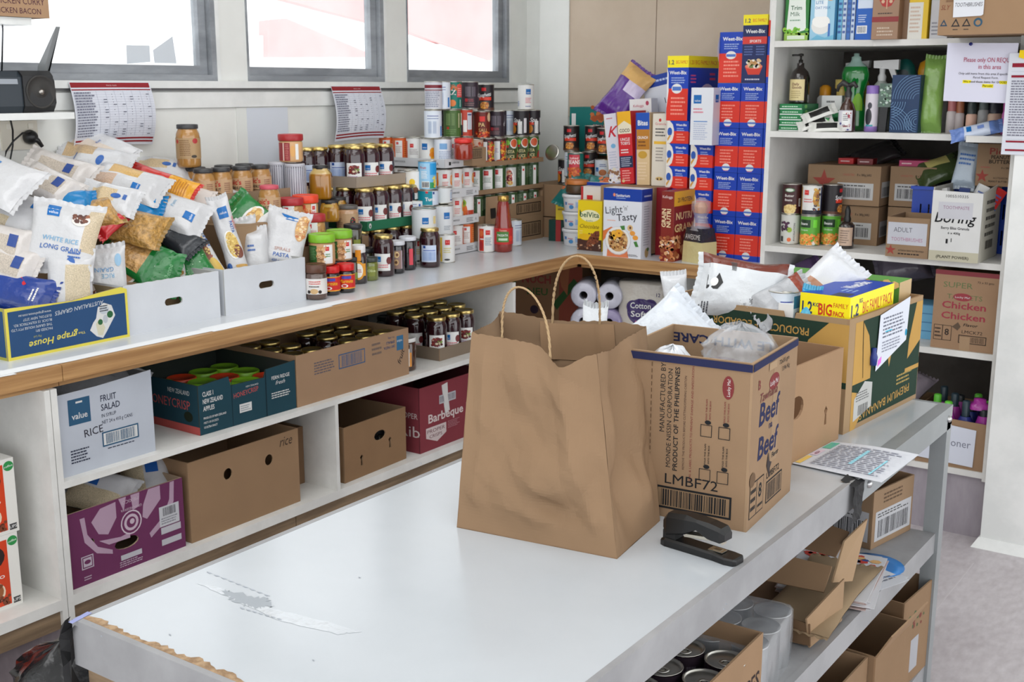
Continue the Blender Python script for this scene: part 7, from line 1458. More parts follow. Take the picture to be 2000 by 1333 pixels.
# ================================================================ contents of the corner shelving
def bx(label,cat,x0,x1,yf,z,h,d_,cols,faces=None,rz=0,name='box',mat='print',rot=None):
    t =make_box(name,x1-x0,d_,h,cols,faces or {},mat=mat);return place(t,label,((x0+x1)/2,yf+d_/2,z),rz,cat,rot=rot)
S5,S4,S3,S2,S1 =1.7655,1.4365,1.0035,.6845,.2525
g =S(70,150,60)
bx('green and white long life milk carton at the left of the top shelf','carton',-1.782,-1.690,4.31,S5,.24,.065,dict(d=S(40,120,50)),dict(f=[('p',[(.008,.04),(.014,.14),(.01,.24),(.082,.24),(.078,.14),(.084,.04),(.046,.03)],S(226,232,224)),('t','Trim',.022,.112,.022,S(20,90,50),{'bold':.03}),('t','Milk',.022,.090,.022,S(20,90,50),{'bold':.03}),('s',.0,.022,.092,.045,[S(150,200,60),S(110,180,50)],40,.007),('r',0,0,.092,.028,S(150,190,80)),('r',.012,.006,.08,.02,S(220,232,210)),('l',.02,.07,.07,.08,S(120,160,130),1)]),name='milk_carton')
bx('light blue oat milk carton with picture of a full glass','carton',-1.684,-1.592,4.31,S5,.24,.065,dict(d=S(150,196,220),r=S(80,150,190)),dict(f=[('e',.042,.052,.036,.03,S(226,224,220)),('e',.042,.068,.034,.022,S(240,238,234)),('r',.016,.085,.064,.2,S(228,236,242)),('t','LITE',.02,.13,.016,S(60,130,180),{'bold':.03}),('t','OAT MILK',.018,.112,.013,S(40,110,170),{'bold':.03}),('r',.07,.01,.078,.06,S(60,110,180)),('p',[(.0,.0),(.03,.02),(.06,.01),(.092,.02),(.092,0)],S(110,180,210)),('e',.075,.15,.014,.01,S(220,170,130))]),name='milk_carton')
for i,(x0,x1,c) in enumerate(((-1.588,-1.572,S(110,180,214)),(-1.570,-1.556,S(190,206,224)),(-1.554,-1.540,S(60,110,180)),(-1.538,-1.525,S(190,206,226)))):
    bx('narrow striped milk carton edge, %s of the four slim edges from the left' % ORD[i],'carton',x0,x1,4.335,S5,.22,.07,dict(d=c),dict(f=[('l',.002,.02,x1-x0-.002,.2,S(60,90,160),9)]),name='milk_carton')
bx('bright blue carton with white panel and barcode on the top shelf','carton',-1.520,-1.448,4.33,S5,.24,.07,dict(d=S(20,90,180)),dict(f=[('r',.006,.11,.06,.24,S(206,216,232)),('r',.012,.16,.03,.18,RED),('l',.01,.06,.04,.09,S(200,214,232),4),('r',.006,.022,.044,.05,W),('b',.009,.025,.04,.047,S(40,60,90))]),name='milk_carton')
bx('beige almond milk carton behind the blue one','carton',-1.443,-1.40,4.40,S5,.24,.07,dict(d=S(150,126,104)),dict(f=[('e',.016,.07,.016,.04,S(206,186,160))]),name='milk_carton')
bx('brown carton with large red leaf drop emblem','carton',-1.448+.06,-1.340,4.37,S5,.26,.08,dict(d=S(150,118,92)),dict(f=[]),name='milk_carton')
t =make_box('milk_carton',.095,.075,.26,dict(d=S(156,122,96)),dict(f=[('p',[(.05,.225),(.078,.17),(.08,.14),(.066,.115),(.05,.11),(.034,.115),(.02,.14),(.022,.17)],S(170,44,40)),('r',.048,.105,.052,.2,S(196,160,130)),('e',.04,.15,.006,.01,S(206,170,140)),('e',.06,.15,.006,.01,S(206,170,140)),('e',.05,.18,.005,.01,S(206,170,140)),('e',.036,.13,.006,.006,S(206,170,140)),('e',.064,.13,.006,.006,S(206,170,140)),('l',.02,.085,.08,.094,S(60,44,40),1),('r',.0,.06,.095,.078,S(140,40,40)),('l',.02,.01,.08,.045,S(200,180,160),3)]))
place(t,'brown plant milk carton with red leaf emblem, centre of the top shelf',(-1.408+.0,4.40-.045,S5),0,'carton')
bx('yellow and white milk carton with oval logo on the top shelf','carton',-1.336,-1.268,4.35,S5,.26,.07,dict(d=S(228,190,30)),dict(f=[('r',.0,.0,.05,.125,S(226,224,216)),('e',.032,.165,.026,.024,W),('t','Meadow',.01,.163,.014,S(40,110,60),{'bold':.04,'w':.044}),('l',.006,.02,.044,.115,S(206,180,160),7)]),name='milk_carton')
bx('plain whitish carton beside the yellow milk carton','carton',-1.262,-1.20,4.36,S5,.24,.07,dict(d=S(196,196,200)),dict(f=[('l',.006,.01,.03,.06,S(130,130,140),4)]),name='milk_carton')
t =make_carton('carton',.31,.26,.20,S(182,142,100),.004,closed=True,faces=dict(f=[('p',[(.006,.028),(.018,.050),(.030,.028)],S(50,84,110)),('p',[(.012,.032),(.018,.042),(.024,.032)],S(182,142,100))]+sum([[('p',[(u,.026),(u+.014,.052),(u+.028,.026)],S(60,60,64)),('p',[(u+.006,.030),(u+.014,.044),(u+.022,.030)],S(182,142,100)),('l',u+.006,.014,u+.024,.02,S(60,60,64),1)] for u in (.042,.076)],[])+[('e',.126,.038,.014,.014,S(50,100,130)),('e',.126,.037,.008,.008,S(182,142,100)),('t','SLY',.006,.08,.022,S(150,70,40),{'w':.03,'shear':.3}),('l',.02,.10,.05,.16,S(150,110,76),4)]))
place(t,'brown carton with recycling marks overhanging the top shelf at the right',(-1.0,4.08+.13,S5),0,'carton')
t =thing('paper_note','white note with handwritten toothbrushes taped on the top carton','note',(-1.0,4.077,S5));b =MB(['paper']);b.paint([('p',[(-.108,.055),(-.02,.058),(-.014,.062),(-.014,.2),(-.112,.2)],S(222,224,230)),('t','TOOTHBRUSHES',-.104,.088,.018,S(40,40,46),{'w':.086,'shear':.2})],lambda u,v,o:(u,-o*4,v),'paper',seg=0);b.build('sheet',t)
t =thing('request_sign','white sign asking for on request only, pinned below the top carton','sign',(0,4.20,0))
b =MB(['paper']);P =[oy(1851,84,4.2),oy(1990,84,4.2),oy(1975,202,4.2),oy(1842,197,4.2)]
sgn =lambda u,v,o:(P[3].lerp(P[2],u).lerp(P[0].lerp(P[1],u),v).x,-o*3-.006*sin(u*3)*(1-v),P[3].lerp(P[2],u).lerp(P[0].lerp(P[1],u),v).z)
n =6;b.add([sgn(i/n,j/n,0) for j in range(n+1) for i in range(n+1)],[(j*(n+1)+i,j*(n+1)+i+1,(j+1)*(n+1)+i+1,(j+1)*(n+1)+i) for j in range(n) for i in range(n)],S(216,216,232),None,True)
tx =lambda s,u,v,hgt,wd,c:None
def stext(mb,s_,u,v,wd,hg,c,bold=.0):
    vs,fs,x0,x1 =text_tris(s_,bold);mb.add([sgn(u+(x-x0)/(x1-x0)*wd,v+y*hg,.0006) for x,y in vs],fs,c,'paper')
stext(b,'Please only ON REQUEST',.26,.68,.76,.11,S(176,60,90));stext(b,'in this area',.48,.565,.32,.11,S(176,60,90))
stext(b,'Only add items from this area if specified on',.2,.465,.80,.055,S(60,60,70));stext(b,'Parcel Request Form.',.42,.40,.36,.055,S(60,60,70))
b.paint([('r',.27,.315,.92,.37,S(246,232,40)),('r',.56,.25,.72,.31,S(246,232,40))],sgn,'paper',seg=0)
stext(b,'We need these items for GOOD',.28,.33,.62,.05,S(70,60,10),.02);stext(b,'Parcels!',.57,.265,.14,.05,S(70,60,10),.02)
b.build('sheet',t)
b =MB(['plastic']);q =oy(1896,86,4.19);T =Matrix.Translation((q.x,-.004,q.z)) @ Matrix.Rotation(pi/2,4,'X');b.lathe([(0,.012),(.005,.011),(.006,.004),(.003,.0),(0,0)],S(20,30,110),10,T=T);b.build('push_pin',t)
p0,p1 =oy(1972,104,4.185),oy(1966,302,4.185)
t =thing('wall_chart','white parcel chart pinned to the post at the right picture edge','chart',(p0.x+.135,4.186,p1.z))
h_ =p0.z-p1.z;b =MB(['paper']);b.box(-.135,-.0008,0,.135,0,h_,S(214,217,226));b.build('sheet',t)
b =MB(['paper']);b.paint([('r',.012,h_-.045,.26,h_-.032,MRN),('r',.012,h_-.078,.26,h_-.07,MRN),('l',.014,.06,.10,h_-.085,S(120,120,136),22),('r',.012,.040,.26,.046,MRN),('r',.012,.012,.26,.018,MRN)]+[('r',.012,.05+.0115*k,.26,.0505+.0115*k,S(160,164,176)) for k in range(20)],lambda u,v,o:(u-.135,-.001-o*3,v),'paper',seg=0);b.build('print',t)
t =thing('sticky_note','small yellow sticky note at the right picture edge','note',(0,4.18,0));q =[oy(1992,98,4.18),oy(2004,98,4.18),oy(2004,116,4.18),oy(1990,112,4.18)]
b =MB(['paper']);b.add([(v.x,0,v.z) for v in q]+[(v.x,-.001,v.z) for v in q],[(0,1,2,3),(7,6,5,4)],S(240,206,30));b.build('sheet',t)
def bottle(name,label,x,y,z,prof,colr,items=None,r=.03,cap=None,rz=0,mat='glass',sy=1.0,extras=None,cat='bottle',capname='cap'):
    t =thing(name,label,cat,(x,y,z),rz);T =Matrix.Scale(sy,4,(0,1,0)) if sy != 1 else None
    b =MB([mat]);b.lathe(prof,colr,22,T=T);b.build('bottle_body',t)
    if items:
        b =MB(['print']);b.paint(items,(lambda u,v,o:((r+o)*sin(u/r),-((r*sy)+o)*cos(u/r),v)),'print',seg=.006);b.build('label',t)
    if cap:b =MB(['plastic']);b.lathe(cap[0],cap[1],16,T=T);b.build(capname,t)
    for nm_,mb in (extras or []):mb.build(nm_,t)
    return t
for k in range(5):
    t =make_box('soap_box',.088,.17,.0195,S(20,120,66),dict(f=[('l',.010,.006,.08,.014,S(200,230,206),1),('r',0,0,.088,.003,W)],r=[('e',.04,.01,.014,.007,S(120,190,90))]))
    place(t,'flat green boxed item, %s from the bottom of the green stack' % ORD[k],(-1.738+.002*(k % 2),4.30+.085,S4+.020*k),.0,'box')
PUMP =MB(['plastic']);PUMP.lathe([(.008,.150),(.008,.162),(.004,.163),(.004,.176),(.010,.176),(.010,.184),(0,.186)],S(26,22,20),12);PUMP.box(-.034,-.005,.176,.004,.005,.183,S(26,22,20))
bottle('pump_bottle','dark pump bottle with cream label standing on the green boxes',-1.735,4.37,S4+.1,[(0,0),(.036,.001),(.037,.006),(.037,.095),(.030,.118),(.014,.134),(.013,.15)],S(34,24,20),[('r',-.033,.012,.033,.09,S(222,204,150)),('t','Daily',-.016,.068,.014,S(110,50,50),{'bold':.03}),('t','Goods',-.016,.056,.014,S(110,50,50),{'bold':.03}),('l',-.02,.02,.02,.05,S(180,160,110),4)],r=.037,extras=[('pump',PUMP)])
bx('white tissue box with green pattern behind the dark pump bottle','box',-1.68,-1.60,4.46,S4,.13,.09,W,dict(f=[('r',0,0,.08,.06,S(40,130,80)),('s',0,.05,.08,.08,[S(60,150,90)],20,.008),('l',.02,.1,.06,.115,S(90,90,90),1)]),name='tissue_box')
bx('green patterned box under the folded packets','box',-1.672,-1.60,4.33,S4,.05,.1,S(30,120,66),dict(f=[('s',0,0,.07,.05,[S(120,190,90),W],16,.006)]),name='soap_box')
for i,(px,py,th) in enumerate(((1600,222,15),(1592,240,8),(1615,248,-14))):
    pouch('mask_packet','black and white folded packet on the bottle shelf, %s one' % ('top','middle','front')[i],'packet',.05,.11,.018,oy(px,py,4.325-.012*i),orient((.2,-.7,.7),th),120+i,base=S(222,222,216),window=[(.25,.75,.15,.85,S(34,34,34),'up')])
bottle('lotion_bottle','pale yellow bottle behind the green boxes',-1.625,4.53,S4,[(0,0),(.028,0),(.03,.01),(.03,.09),(.022,.12),(.022,.16)],S(206,180,96),cap=([(.024,.155),(.028,.157),(.028,.19),(0,.191)],S(220,196,110)),mat='plastic')
bottle('lotion_bottle','small bottle with orange cap behind the stack',-1.70,4.55,S4,[(0,0),(.03,0),(.03,.12),(.02,.13)],S(220,220,220),cap=([(.022,.13),(.022,.16),(.01,.17),(0,.17)],S(222,150,30)),mat='plastic')
bottle('sauce_bottle','dark brown bottle with cream label in the shade',-1.585,4.56,S4,[(0,0),(.034,0),(.035,.01),(.035,.15),(.02,.19),(.018,.22)],S(40,26,12),[('r',-.03,.08,.03,.12,S(214,206,180)),('r',-.03,.16,.03,.19,S(190,160,40))],r=.035,cap=([(.02,.22),(.02,.25),(0,.25)],S(50,90,40)))
TRG =MB(['plastic']);TRG.lathe([(.017,.19),(.017,.20),(.010,.215),(.012,.235),(.010,.255),(0,.258)],S(214,216,214),12);TRG.hexa([(-.07,-.012,.235),(.02,-.012,.235),(.02,.012,.235),(-.07,.012,.235)],[(-.072,-.010,.253),(.022,-.012,.262),(.022,.012,.262),(-.072,.010,.253)],S(214,216,214));TRG.hexa([(-.062,-.006,.185),(-.05,-.006,.185),(-.05,.006,.185),(-.062,.006,.185)],[(-.04,-.006,.236),(-.024,-.006,.236),(-.024,.006,.236),(-.04,.006,.236)],S(206,208,206))
bottle('spray_bottle','white trigger spray bottle behind the green dish liquid',-1.575,4.62,S4,[(0,0),(.035,0),(.036,.08),(.024,.12),(.03,.15),(.016,.19)],S(200,170,60),extras=[('trigger',TRG)],mat='plastic')
bottle('dish_liquid','large green dish liquid bottle with grey cap',-1.553,4.46,S4,[(0,0),(.046,.002),(.050,.02),(.046,.07),(.036,.11),(.036,.14),(.050,.19),(.052,.21),(.044,.235),(.02,.25)],S(10,120,44),[('e',.02,.08,.022,.06,S(130,190,40)),('r',-.03,.20,.03,.206,S(160,210,150))],r=.044,sy=.55,cap=([(.042,.237),(.022,.252),(.018,.262),(.018,.272),(.010,.275),(.010,.285),(0,.286)],S(150,180,170)),rz=.1)
t =[o for o in COLL.objects if o.get('label','').startswith('large green dish')][0]
HD =MB(['plastic']);HD.lathe([(.012,.125),(.014,.14),(.009,.15),(.009,.165)],S(36,34,34),12);HD.tube([(.0,0,.165),(-.022,0,.178),(-.038,0,.165),(-.042,0,.145)],[.010,.012,.008,.005],S(50,48,48),8);HD.tube([(.0,0,.165),(.02,0,.175),(.03,0,.16)],[.010,.010,.007],S(50,48,48),8)
bottle('spray_bottle','small amber spray bottle with white label before the green bottle',-1.535,4.345,S4,[(0,0),(.030,0),(.031,.004),(.031,.075),(.022,.10),(.012,.112),(.012,.125)],S(60,26,14),[('r',-.042,.004,.03,.078,S(214,212,220)),('s',-.04,.004,.026,.03,[S(150,30,60),S(60,60,130),S(120,60,50)],14,.005),('s',.01,.05,.028,.07,[S(170,30,60)],6,.005),('r',-.008,.012,.022,.074,W),('l',-.004,.04,.018,.066,S(100,100,110),4),('l',-.004,.016,.018,.026,S(120,50,60),1)],r=.031,extras=[('spray_head',HD)])
bottle('lotion_bottle','white bottle with lilac cap and base on the bottle shelf',-1.463,4.40,S4,[(0,0),(.024,0,S(150,120,190)),(.024,.02),(.024,.135),(.022,.14)],S(214,208,216),[('e',-.004,.055,.013,.03,S(44,44,50)),('e',.0,.095,.008,.012,S(60,60,70)),('r',-.012,.02,.014,.026,S(60,160,170))],r=.024,cap=([(.023,.135),(.023,.165),(.02,.168),(0,.168)],S(140,110,186)),mat='plastic')
TR2 =MB(['plastic']);TR2.lathe([(.015,.185),(.016,.20),(.010,.212),(.012,.24),(0,.245)],S(216,216,216),12);TR2.hexa([(-.03,-.012,.232),(.062,-.010,.225),(.062,.010,.225),(-.03,.012,.232)],[(-.032,-.010,.258),(.062,-.010,.262),(.062,.010,.262),(-.032,.010,.258)],S(220,220,220));TR2.hexa([(.055,-.006,.165),(.070,-.006,.165),(.070,.006,.165),(.055,.006,.165)],[(.022,-.006,.232),(.045,-.006,.232),(.045,.006,.232),(.022,.006,.232)],S(210,210,210))
bottle('spray_bottle','empty translucent white spray bottle in the shelf middle',-1.465,4.50,S4,[(0,0),(.038,.001),(.040,.01),(.038,.06),(.030,.11),(.034,.15),(.026,.17),(.014,.185)],S(176,182,178),extras=[('trigger',TR2)],mat='plastic')
bottle('shampoo_bottle','dark teal bottle with rounded top behind the spray bottle',-1.40,4.56,S4,[(0,0),(.044,0),(.046,.02),(.046,.20),(.036,.24),(.018,.262),(0,.266)],S(8,84,78),[('e',0,.21,.022,.016,S(20,40,44)),('r',-.03,.15,.03,.185,S(90,120,120))],r=.046,sy=.6,mat='plastic')
t =thing('hair_brush','glittery green packet with dark handle leaning on the shelf','brush',(-1.412,4.40,S4));b =MB(['film']);b.hexa([(-.028,-.006,.09),(.022,-.006,.09),(.022,.006,.09),(-.028,.006,.09)],[(-.024,-.005,.175),(.028,-.005,.175),(.028,.005,.175),(-.024,.005,.175)],S(70,96,84));b.paint([('s',-.024,.094,.02,.17,[S(150,180,160),S(60,90,70),S(110,150,120),S(190,206,196)],50,.005)],lambda u,v,o:(u+(v-.09)*.06,-.0062-o,v),'film');b.build('packet',t);b =MB(['plastic']);b.hexa([(-.02,-.006,0),(.006,-.006,0),(.006,.006,0),(-.02,.006,0)],[(-.018,-.005,.092),(.010,-.005,.092),(.010,.005,.092),(-.018,.005,.092)],S(24,24,28));b.build('brush_handle',t)
bl_ =[('r',.0,.0,.103,.205,S(8,50,92))]
def arcs(cu,cv,r0,dr,n,a0,a1,c):
    o =[]
    for k in range(n):
        r_ =r0+dr*k;m_ =10
        for i in range(m_):
            A_,B_ =a0+(a1-a0)*i/m_,a0+(a1-a0)*(i+1)/m_
            q =[(cu+r_*cos(A_),cv+r_*sin(A_)),(cu+(r_+.0014)*cos(A_),cv+(r_+.0014)*sin(A_)),(cu+(r_+.0014)*cos(B_),cv+(r_+.0014)*sin(B_)),(cu+r_*cos(B_),cv+r_*sin(B_))]
            if all(.001 <=u <=.102 and .001 <=v <=.204 for u,v in q):o.append(('p',q,c))
    return o
LB_ =S(120,160,200)
bx('dark blue box with pale wavy line pattern on the bottle shelf','box',-1.388,-1.285,4.38,S4,.205,.06,S(8,50,92),dict(f=arcs(.10,.12,.02,.009,9,pi/2,pi,LB_)+arcs(.0,.01,.01,.009,9,0,pi/2,LB_)+arcs(.0,.11,.01,.009,6,-pi/2,0,LB_)+arcs(.10,.04,.01,.008,5,pi/2,3*pi/2,LB_)),name='gift_box')
bottle('lotion_bottle','bottle with mustard yellow rounded cap behind the blue box',-1.325,4.56,S4,[(0,0),(.03,0),(.03,.19),(.022,.2)],S(200,180,120),cap=([(.024,.2),(.026,.22),(.020,.25),(0,.262)],S(214,150,20)),mat='plastic')
bx('plain white box behind the green tissue packet','box',-1.285+.01,-1.235,4.50,S4,.265,.06,S(206,206,204),name='white_box')
pouch('wipes_packet','tall light green soft packet standing upright','packet',.085,.27,.055,oy(1822,186,4.44),orient((.15,-.97,.1),82),131,base=S(136,176,88),rough=2.0,bend=-.05)
pouch('wipes_packet','blue and white soft packet lying at the shelf edge','packet',.055,.15,.04,oy(1908,256,4.29),orient((.1,-.8,.6),0),132,base=S(110,140,206),window=[(0,1,.22,.78,S(206,216,236),'up')],items=[('r',-.012,-.035,.010,-.018,BLUE),('l',-.008,-.01,.008,.04,S(120,150,220),1)])
for i,(px,c,cc,r_,h_) in enumerate(((1856,S(190,180,180),S(170,100,100),.018,.13),(1872,S(180,170,170),S(150,90,60),.016,.12),(1895,S(222,180,160),S(50,60,60),.019,.115),(1940,S(200,170,150),S(30,30,44),.024,.12),(1962,S(214,110,190),S(196,90,170),.014,.13),(1918,S(150,150,150),S(80,90,90),.02,.14))):
    q =colY(px,4.44 if i != 4 else 4.40,S4)
    bottle('small_bottle','small toiletry bottle at the right of the bottle shelf, %s from the left' % ORD[[0,1,2,4,5,3][i]],q.x,q.y,S4,[(0,0),(r_,0),(r_,h_*.55),(r_*.8,h_*.6)],c,cap=([(r_*.85,h_*.6),(r_*.85,h_*.9),(r_*.5,h_),(0,h_)],cc),mat='plastic')
SH ='tins at the left of the middle shelf'
can('blackolive',(-1.738,4.36,S3),'grey tin with dark olive print, bottom left on the middle shelf',rz=.15)
can('butter',(-1.738,4.36,S3+.1165),'maroon butter bean tin, top left on the middle shelf',rz=.2)
can('greenbean',(-1.657,4.355,S3),'lime green tin with orange beans, front bottom',rz=.1)
can('chickpea',(-1.657,4.355,S3+.1165),'white chickpea tin with red logo above the lime green tin',rz=.1)
can('greenbean',(-1.60,4.42,S3),'lime green tin with orange beans, back bottom',rz=.5)
can('spag',(-1.60,4.42,S3+.1165),'dark blue tin behind the white chickpea tin',rz=1.5)
star =lambda u,v,r_,c=S(176,56,36):('p',[(u+(r_ if k % 2 ==0 else r_*.40)*sin(pi*k/5),v+(r_ if k % 2 ==0 else r_*.40)*cos(pi*k/5)) for k in range(10)][::-1],c)
SB =S(166,132,96)
def star_carton(key,L_,Wd_,H,st=True,lab_u=.12):
    f =([star(.065,.085,.048)] if st else [])+[('r',lab_u,.022,lab_u+.14,.085,S(212,212,212)),('b',lab_u+.01,.03,lab_u+.13,.066,S(70,70,74)),('l',lab_u+.01,.07,lab_u+.13,.080,S(90,90,90),1),('t','UNSALTED',lab_u+.02,.112,.011,S(190,80,60),{'w':.045}),('t','8 x 380g JARS',lab_u+.075,.112,.012,S(50,46,44),{'w':.055,'bold':.02})]
    return make_carton('jar_carton',L_,Wd_,H,SB,.004,closed=True,faces=dict(f=f,r=[('r',.02,.03,.12,.09,S(206,206,206)),('b',.03,.035,.11,.07,S(70,70,74))]))
t =star_carton('a',.285,.26,.15);place(t,'brown jar carton with red star, upper left of the star cartons',(-1.575,4.46+.13,1.155),0,'carton')
t =star_carton('b',.235,.26,.148,st=True,lab_u=.07);place(t,'brown jar carton with red star, lower left behind the dropper bottle',(-1.555,4.47+.13,S3),.02,'carton')
t =star_carton('c',.17,.26,.15,st=False,lab_u=.02);place(t,'brown jar carton without star, upper right one',(-1.33,4.52+.13,1.155),0,'carton')
t =star_carton('d',.17,.26,.148,st=False,lab_u=.02);place(t,'brown jar carton without star, lower right one',(-1.33,4.52+.13,S3),0,'carton')
for i,(px,py,c,nm) in enumerate(((1655,314,S(190,30,34),'red box lying on the upper left star carton'),(1690,309,S(120,26,30),'dark red box lying further right on the star carton'),(1782,318,S(170,30,90),'magenta box lying on the upper right star carton'))):
    q =oy(px,py+6,4.56);t =make_box('snack_box',.06 if i <2 else .11,.12,.022,c,dict(f=[('l',.01,.006,.05,.016,S(226,200,200),1)]));place(t,nm,(q.x,4.60,1.3055),.1*i,'box')
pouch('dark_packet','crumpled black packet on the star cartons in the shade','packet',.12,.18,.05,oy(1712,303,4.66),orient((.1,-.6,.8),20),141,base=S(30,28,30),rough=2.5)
bottle('dropper_bottle','small dark dropper bottle with pale label before the star cartons',-1.512,4.35,S3+.0,[(0,0),(.028,0),(.029,.004),(.029,.085),(.020,.097),(.011,.10)],S(34,24,20),[('r',-.034,.012,.034,.08,S(206,178,156)),('l',-.016,.02,.02,.072,S(130,110,100),6)],r=.029,cap=([(.013,.10),(.014,.112),(.010,.122),(.011,.14),(.006,.158),(0,.16)],S(22,22,22)))
def crate(label,x0,x1,y0,d_,z,h):
    w_ =x1-x0;hs =[[(u,h*.12),(u+.006,h*.12),(u+.006,h*.34),(u,h*.34)] for u in [.03+.03*k for k in range(int((w_-.04)/.03))]]+[[(u,h*.5),(u+.006,h*.5),(u+.006,h*.72),(u,h*.72)] for u in [.03+.03*k for k in range(int((w_-.04)/.03))]]
    t =make_carton('plastic_crate',w_,d_,h,S(14,62,170),.004,holes=dict(f=hs),inner=S(12,50,140),mat='plastic')
    b =MB(['plastic']);b.box(-w_/2-.006,-d_/2-.006,h-.012,w_/2+.006,-d_/2,h,S(16,66,180));b.build('rim',t)
    return place(t,label,((x0+x1)/2,y0+d_/2,z),0,'crate')
crate('bright blue plastic crate behind the toothbrush carton',-1.345+.03,-1.12,4.48,.26,S3,.235)
crate('blue plastic crate at the right end of the middle shelf',-1.03,-.94,4.52,.24,S3,.25)
pouch('vegetable_bag','dark green bag of vegetables lying in the blue crate','bag',.13,.17,.06,oy(1838,332,4.56),orient((.1,-.7,.7),10),142,base=S(60,76,40),window=[(.1,.5,.2,.7,S(190,180,110),'up')],rough=2.0)
pouch('zip_bag','clear bag with blue writing left of the peanut butter carton','bag',.085,.15,.03,oy(1888,325,4.47),orient((.05,-.97,.2),78),143,base=S(176,190,204),items=[('l',-.03,.0,.03,.05,S(60,110,180),3)])
t =make_carton('toothbrush_carton',.15,.20,.142,SB,.004,faces=dict(f=[('r',.004,.045,.142,.124,S(214,216,226)),('t','ADULT',.025,.090,.024,S(110,110,120),{'w':.065}),('t','TOOTHBRUSHES',.018,.058,.018,S(190,110,150),{'w':.11}),star(.018,.024,.020),('t','AOTEAROA PEANUT BUTTER WORLD',.045,.022,.008,S(60,50,46),{'w':.09,'bold':.02}),('l',.045,.008,.13,.018,S(60,50,46),1)]),inner=S(176,140,102))
place(t,'open brown carton with handwritten adult toothbrushes note',(-1.247,4.225+.10,S3),0,'carton')
t =make_carton('granola_carton',.168,.26,.255,dict(d=S(240,240,238),r=S(232,228,212)),.004,faces=dict(f=[('r',0,0,.168,.035,S(214,208,180)),('t','1005510335',.045,.222,.014,S(60,60,64),{'w':.075}),('t','Boring',.012,.135,.05,S(30,30,34),{'w':.14,'bold':.02,'shear':.2}),('r',.022,.148,.138,.206,S(222,222,230)),('t','TOOTHPASTE',.038,.182,.016,S(170,110,150),{'w':.088}),('t','Berry Bliss Granola',.036,.112,.013,S(50,50,54),{'w':.095,'bold':.03}),('t','6 x 400g',.06,.095,.011,S(50,50,54),{'w':.042,'bold':.03}),('t','1',.072,.068,.018,S(40,40,44),{'bold':.05}),('r',.055,.062,.062,.078,S(40,40,44)),('t','(PLANT POWER)',.026,.010,.014,S(60,56,44),{'w':.11,'bold':.03})],r=[('l',.06,.08,.20,.22,S(90,86,80),5),('b',.08,.04,.18,.07,S(100,96,90))]),inner=S(200,198,190),tops=dict(f=[(0,.245),(.168,.240)],r=[(0,.24),(.26,.262)]))
place(t,'white granola carton with handwritten toothpaste note',(-1.084,4.22+.13,S3),0,'carton')
for i,(px,py,c,an) in enumerate(((1858,372,W,10),(1880,372,S(40,60,120),-5),(1893,362,W,-24),(1918,368,S(206,40,40),-30))):
    q =oy(px,py,4.36);t =make_box('toothpaste_box',.036,.036,.12,c,dict(f=[('r',0,0,.036,.05,S(40,90,170)),('l',.005,.06,.03,.1,S(80,110,190),3)]));place(t,'toothpaste box sticking out of the granola carton, %s from the left' % ORD[i],(q.x-.0,4.33+.02*i,q.z-.11),0,'box',rot=(.0,radians(-an),.2*i))
t =make_carton('peanut_carton',.15,.20,.148,SB,.004,closed=True,faces=dict(f=[('t',"Pic's",.042,.112,.032,S(160,50,40),{'w':.07,'bold':.03}),('t','PEANUT',.048,.096,.018,S(46,40,38),{'w':.062,'bold':.03}),('t','BUTTER',.042,.080,.018,S(46,40,38),{'w':.07,'bold':.03}),star(.022,.034,.024),('l',.015,.062,.05,.07,S(190,90,70),1),('t','8 x 380g JARS',.085,.062,.009,S(50,46,44),{'w':.05}),('t','AOTEAROA',.06,.026,.009,S(50,46,44),{'w':.05}),('t','PEANUT BUTTER WORLD',.045,.014,.009,S(50,46,44),{'w':.095,'bold':.03})]))
place(t,'brown peanut butter carton on the crate at the right of the middle shelf',(-1.005,4.42+.10,S3+.2515),0,'carton')
q =oy(1638,525,4.5)
t =thing('nappy_pack','pale blue soft pack with dark blue band behind the groceries','pack',(q.x,4.52,S2+.115),0)
b =MB(['film']);T =Matrix.Rotation(pi/2,4,'Y') @ Matrix.Scale(1.0,4);b.lathe([(0,-.115),(.05,-.112),(.065,-.09),(.068,0),(.065,.09),(.05,.112),(0,.115)],S(130,170,206),22,T=T);b.build('pack',t)
b =MB(['film']);b.lathe([(.0695,-.012),(.0695,.012)],S(20,60,130),22,T=Matrix.Translation((-.02,0,0)) @ T);b.build('band',t)
block('brown carton under the pale blue soft pack',q.x-.10,4.45,q.x+.10,4.62,S2,S2+.045)
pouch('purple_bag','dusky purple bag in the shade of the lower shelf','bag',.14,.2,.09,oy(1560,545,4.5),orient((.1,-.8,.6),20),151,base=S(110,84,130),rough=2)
pouch('grey_bag','grey lilac bag behind the banana carton','bag',.15,.2,.10,oy(1765,520,4.55),orient((.1,-.8,.6),0),152,base=S(96,90,104),rough=2)
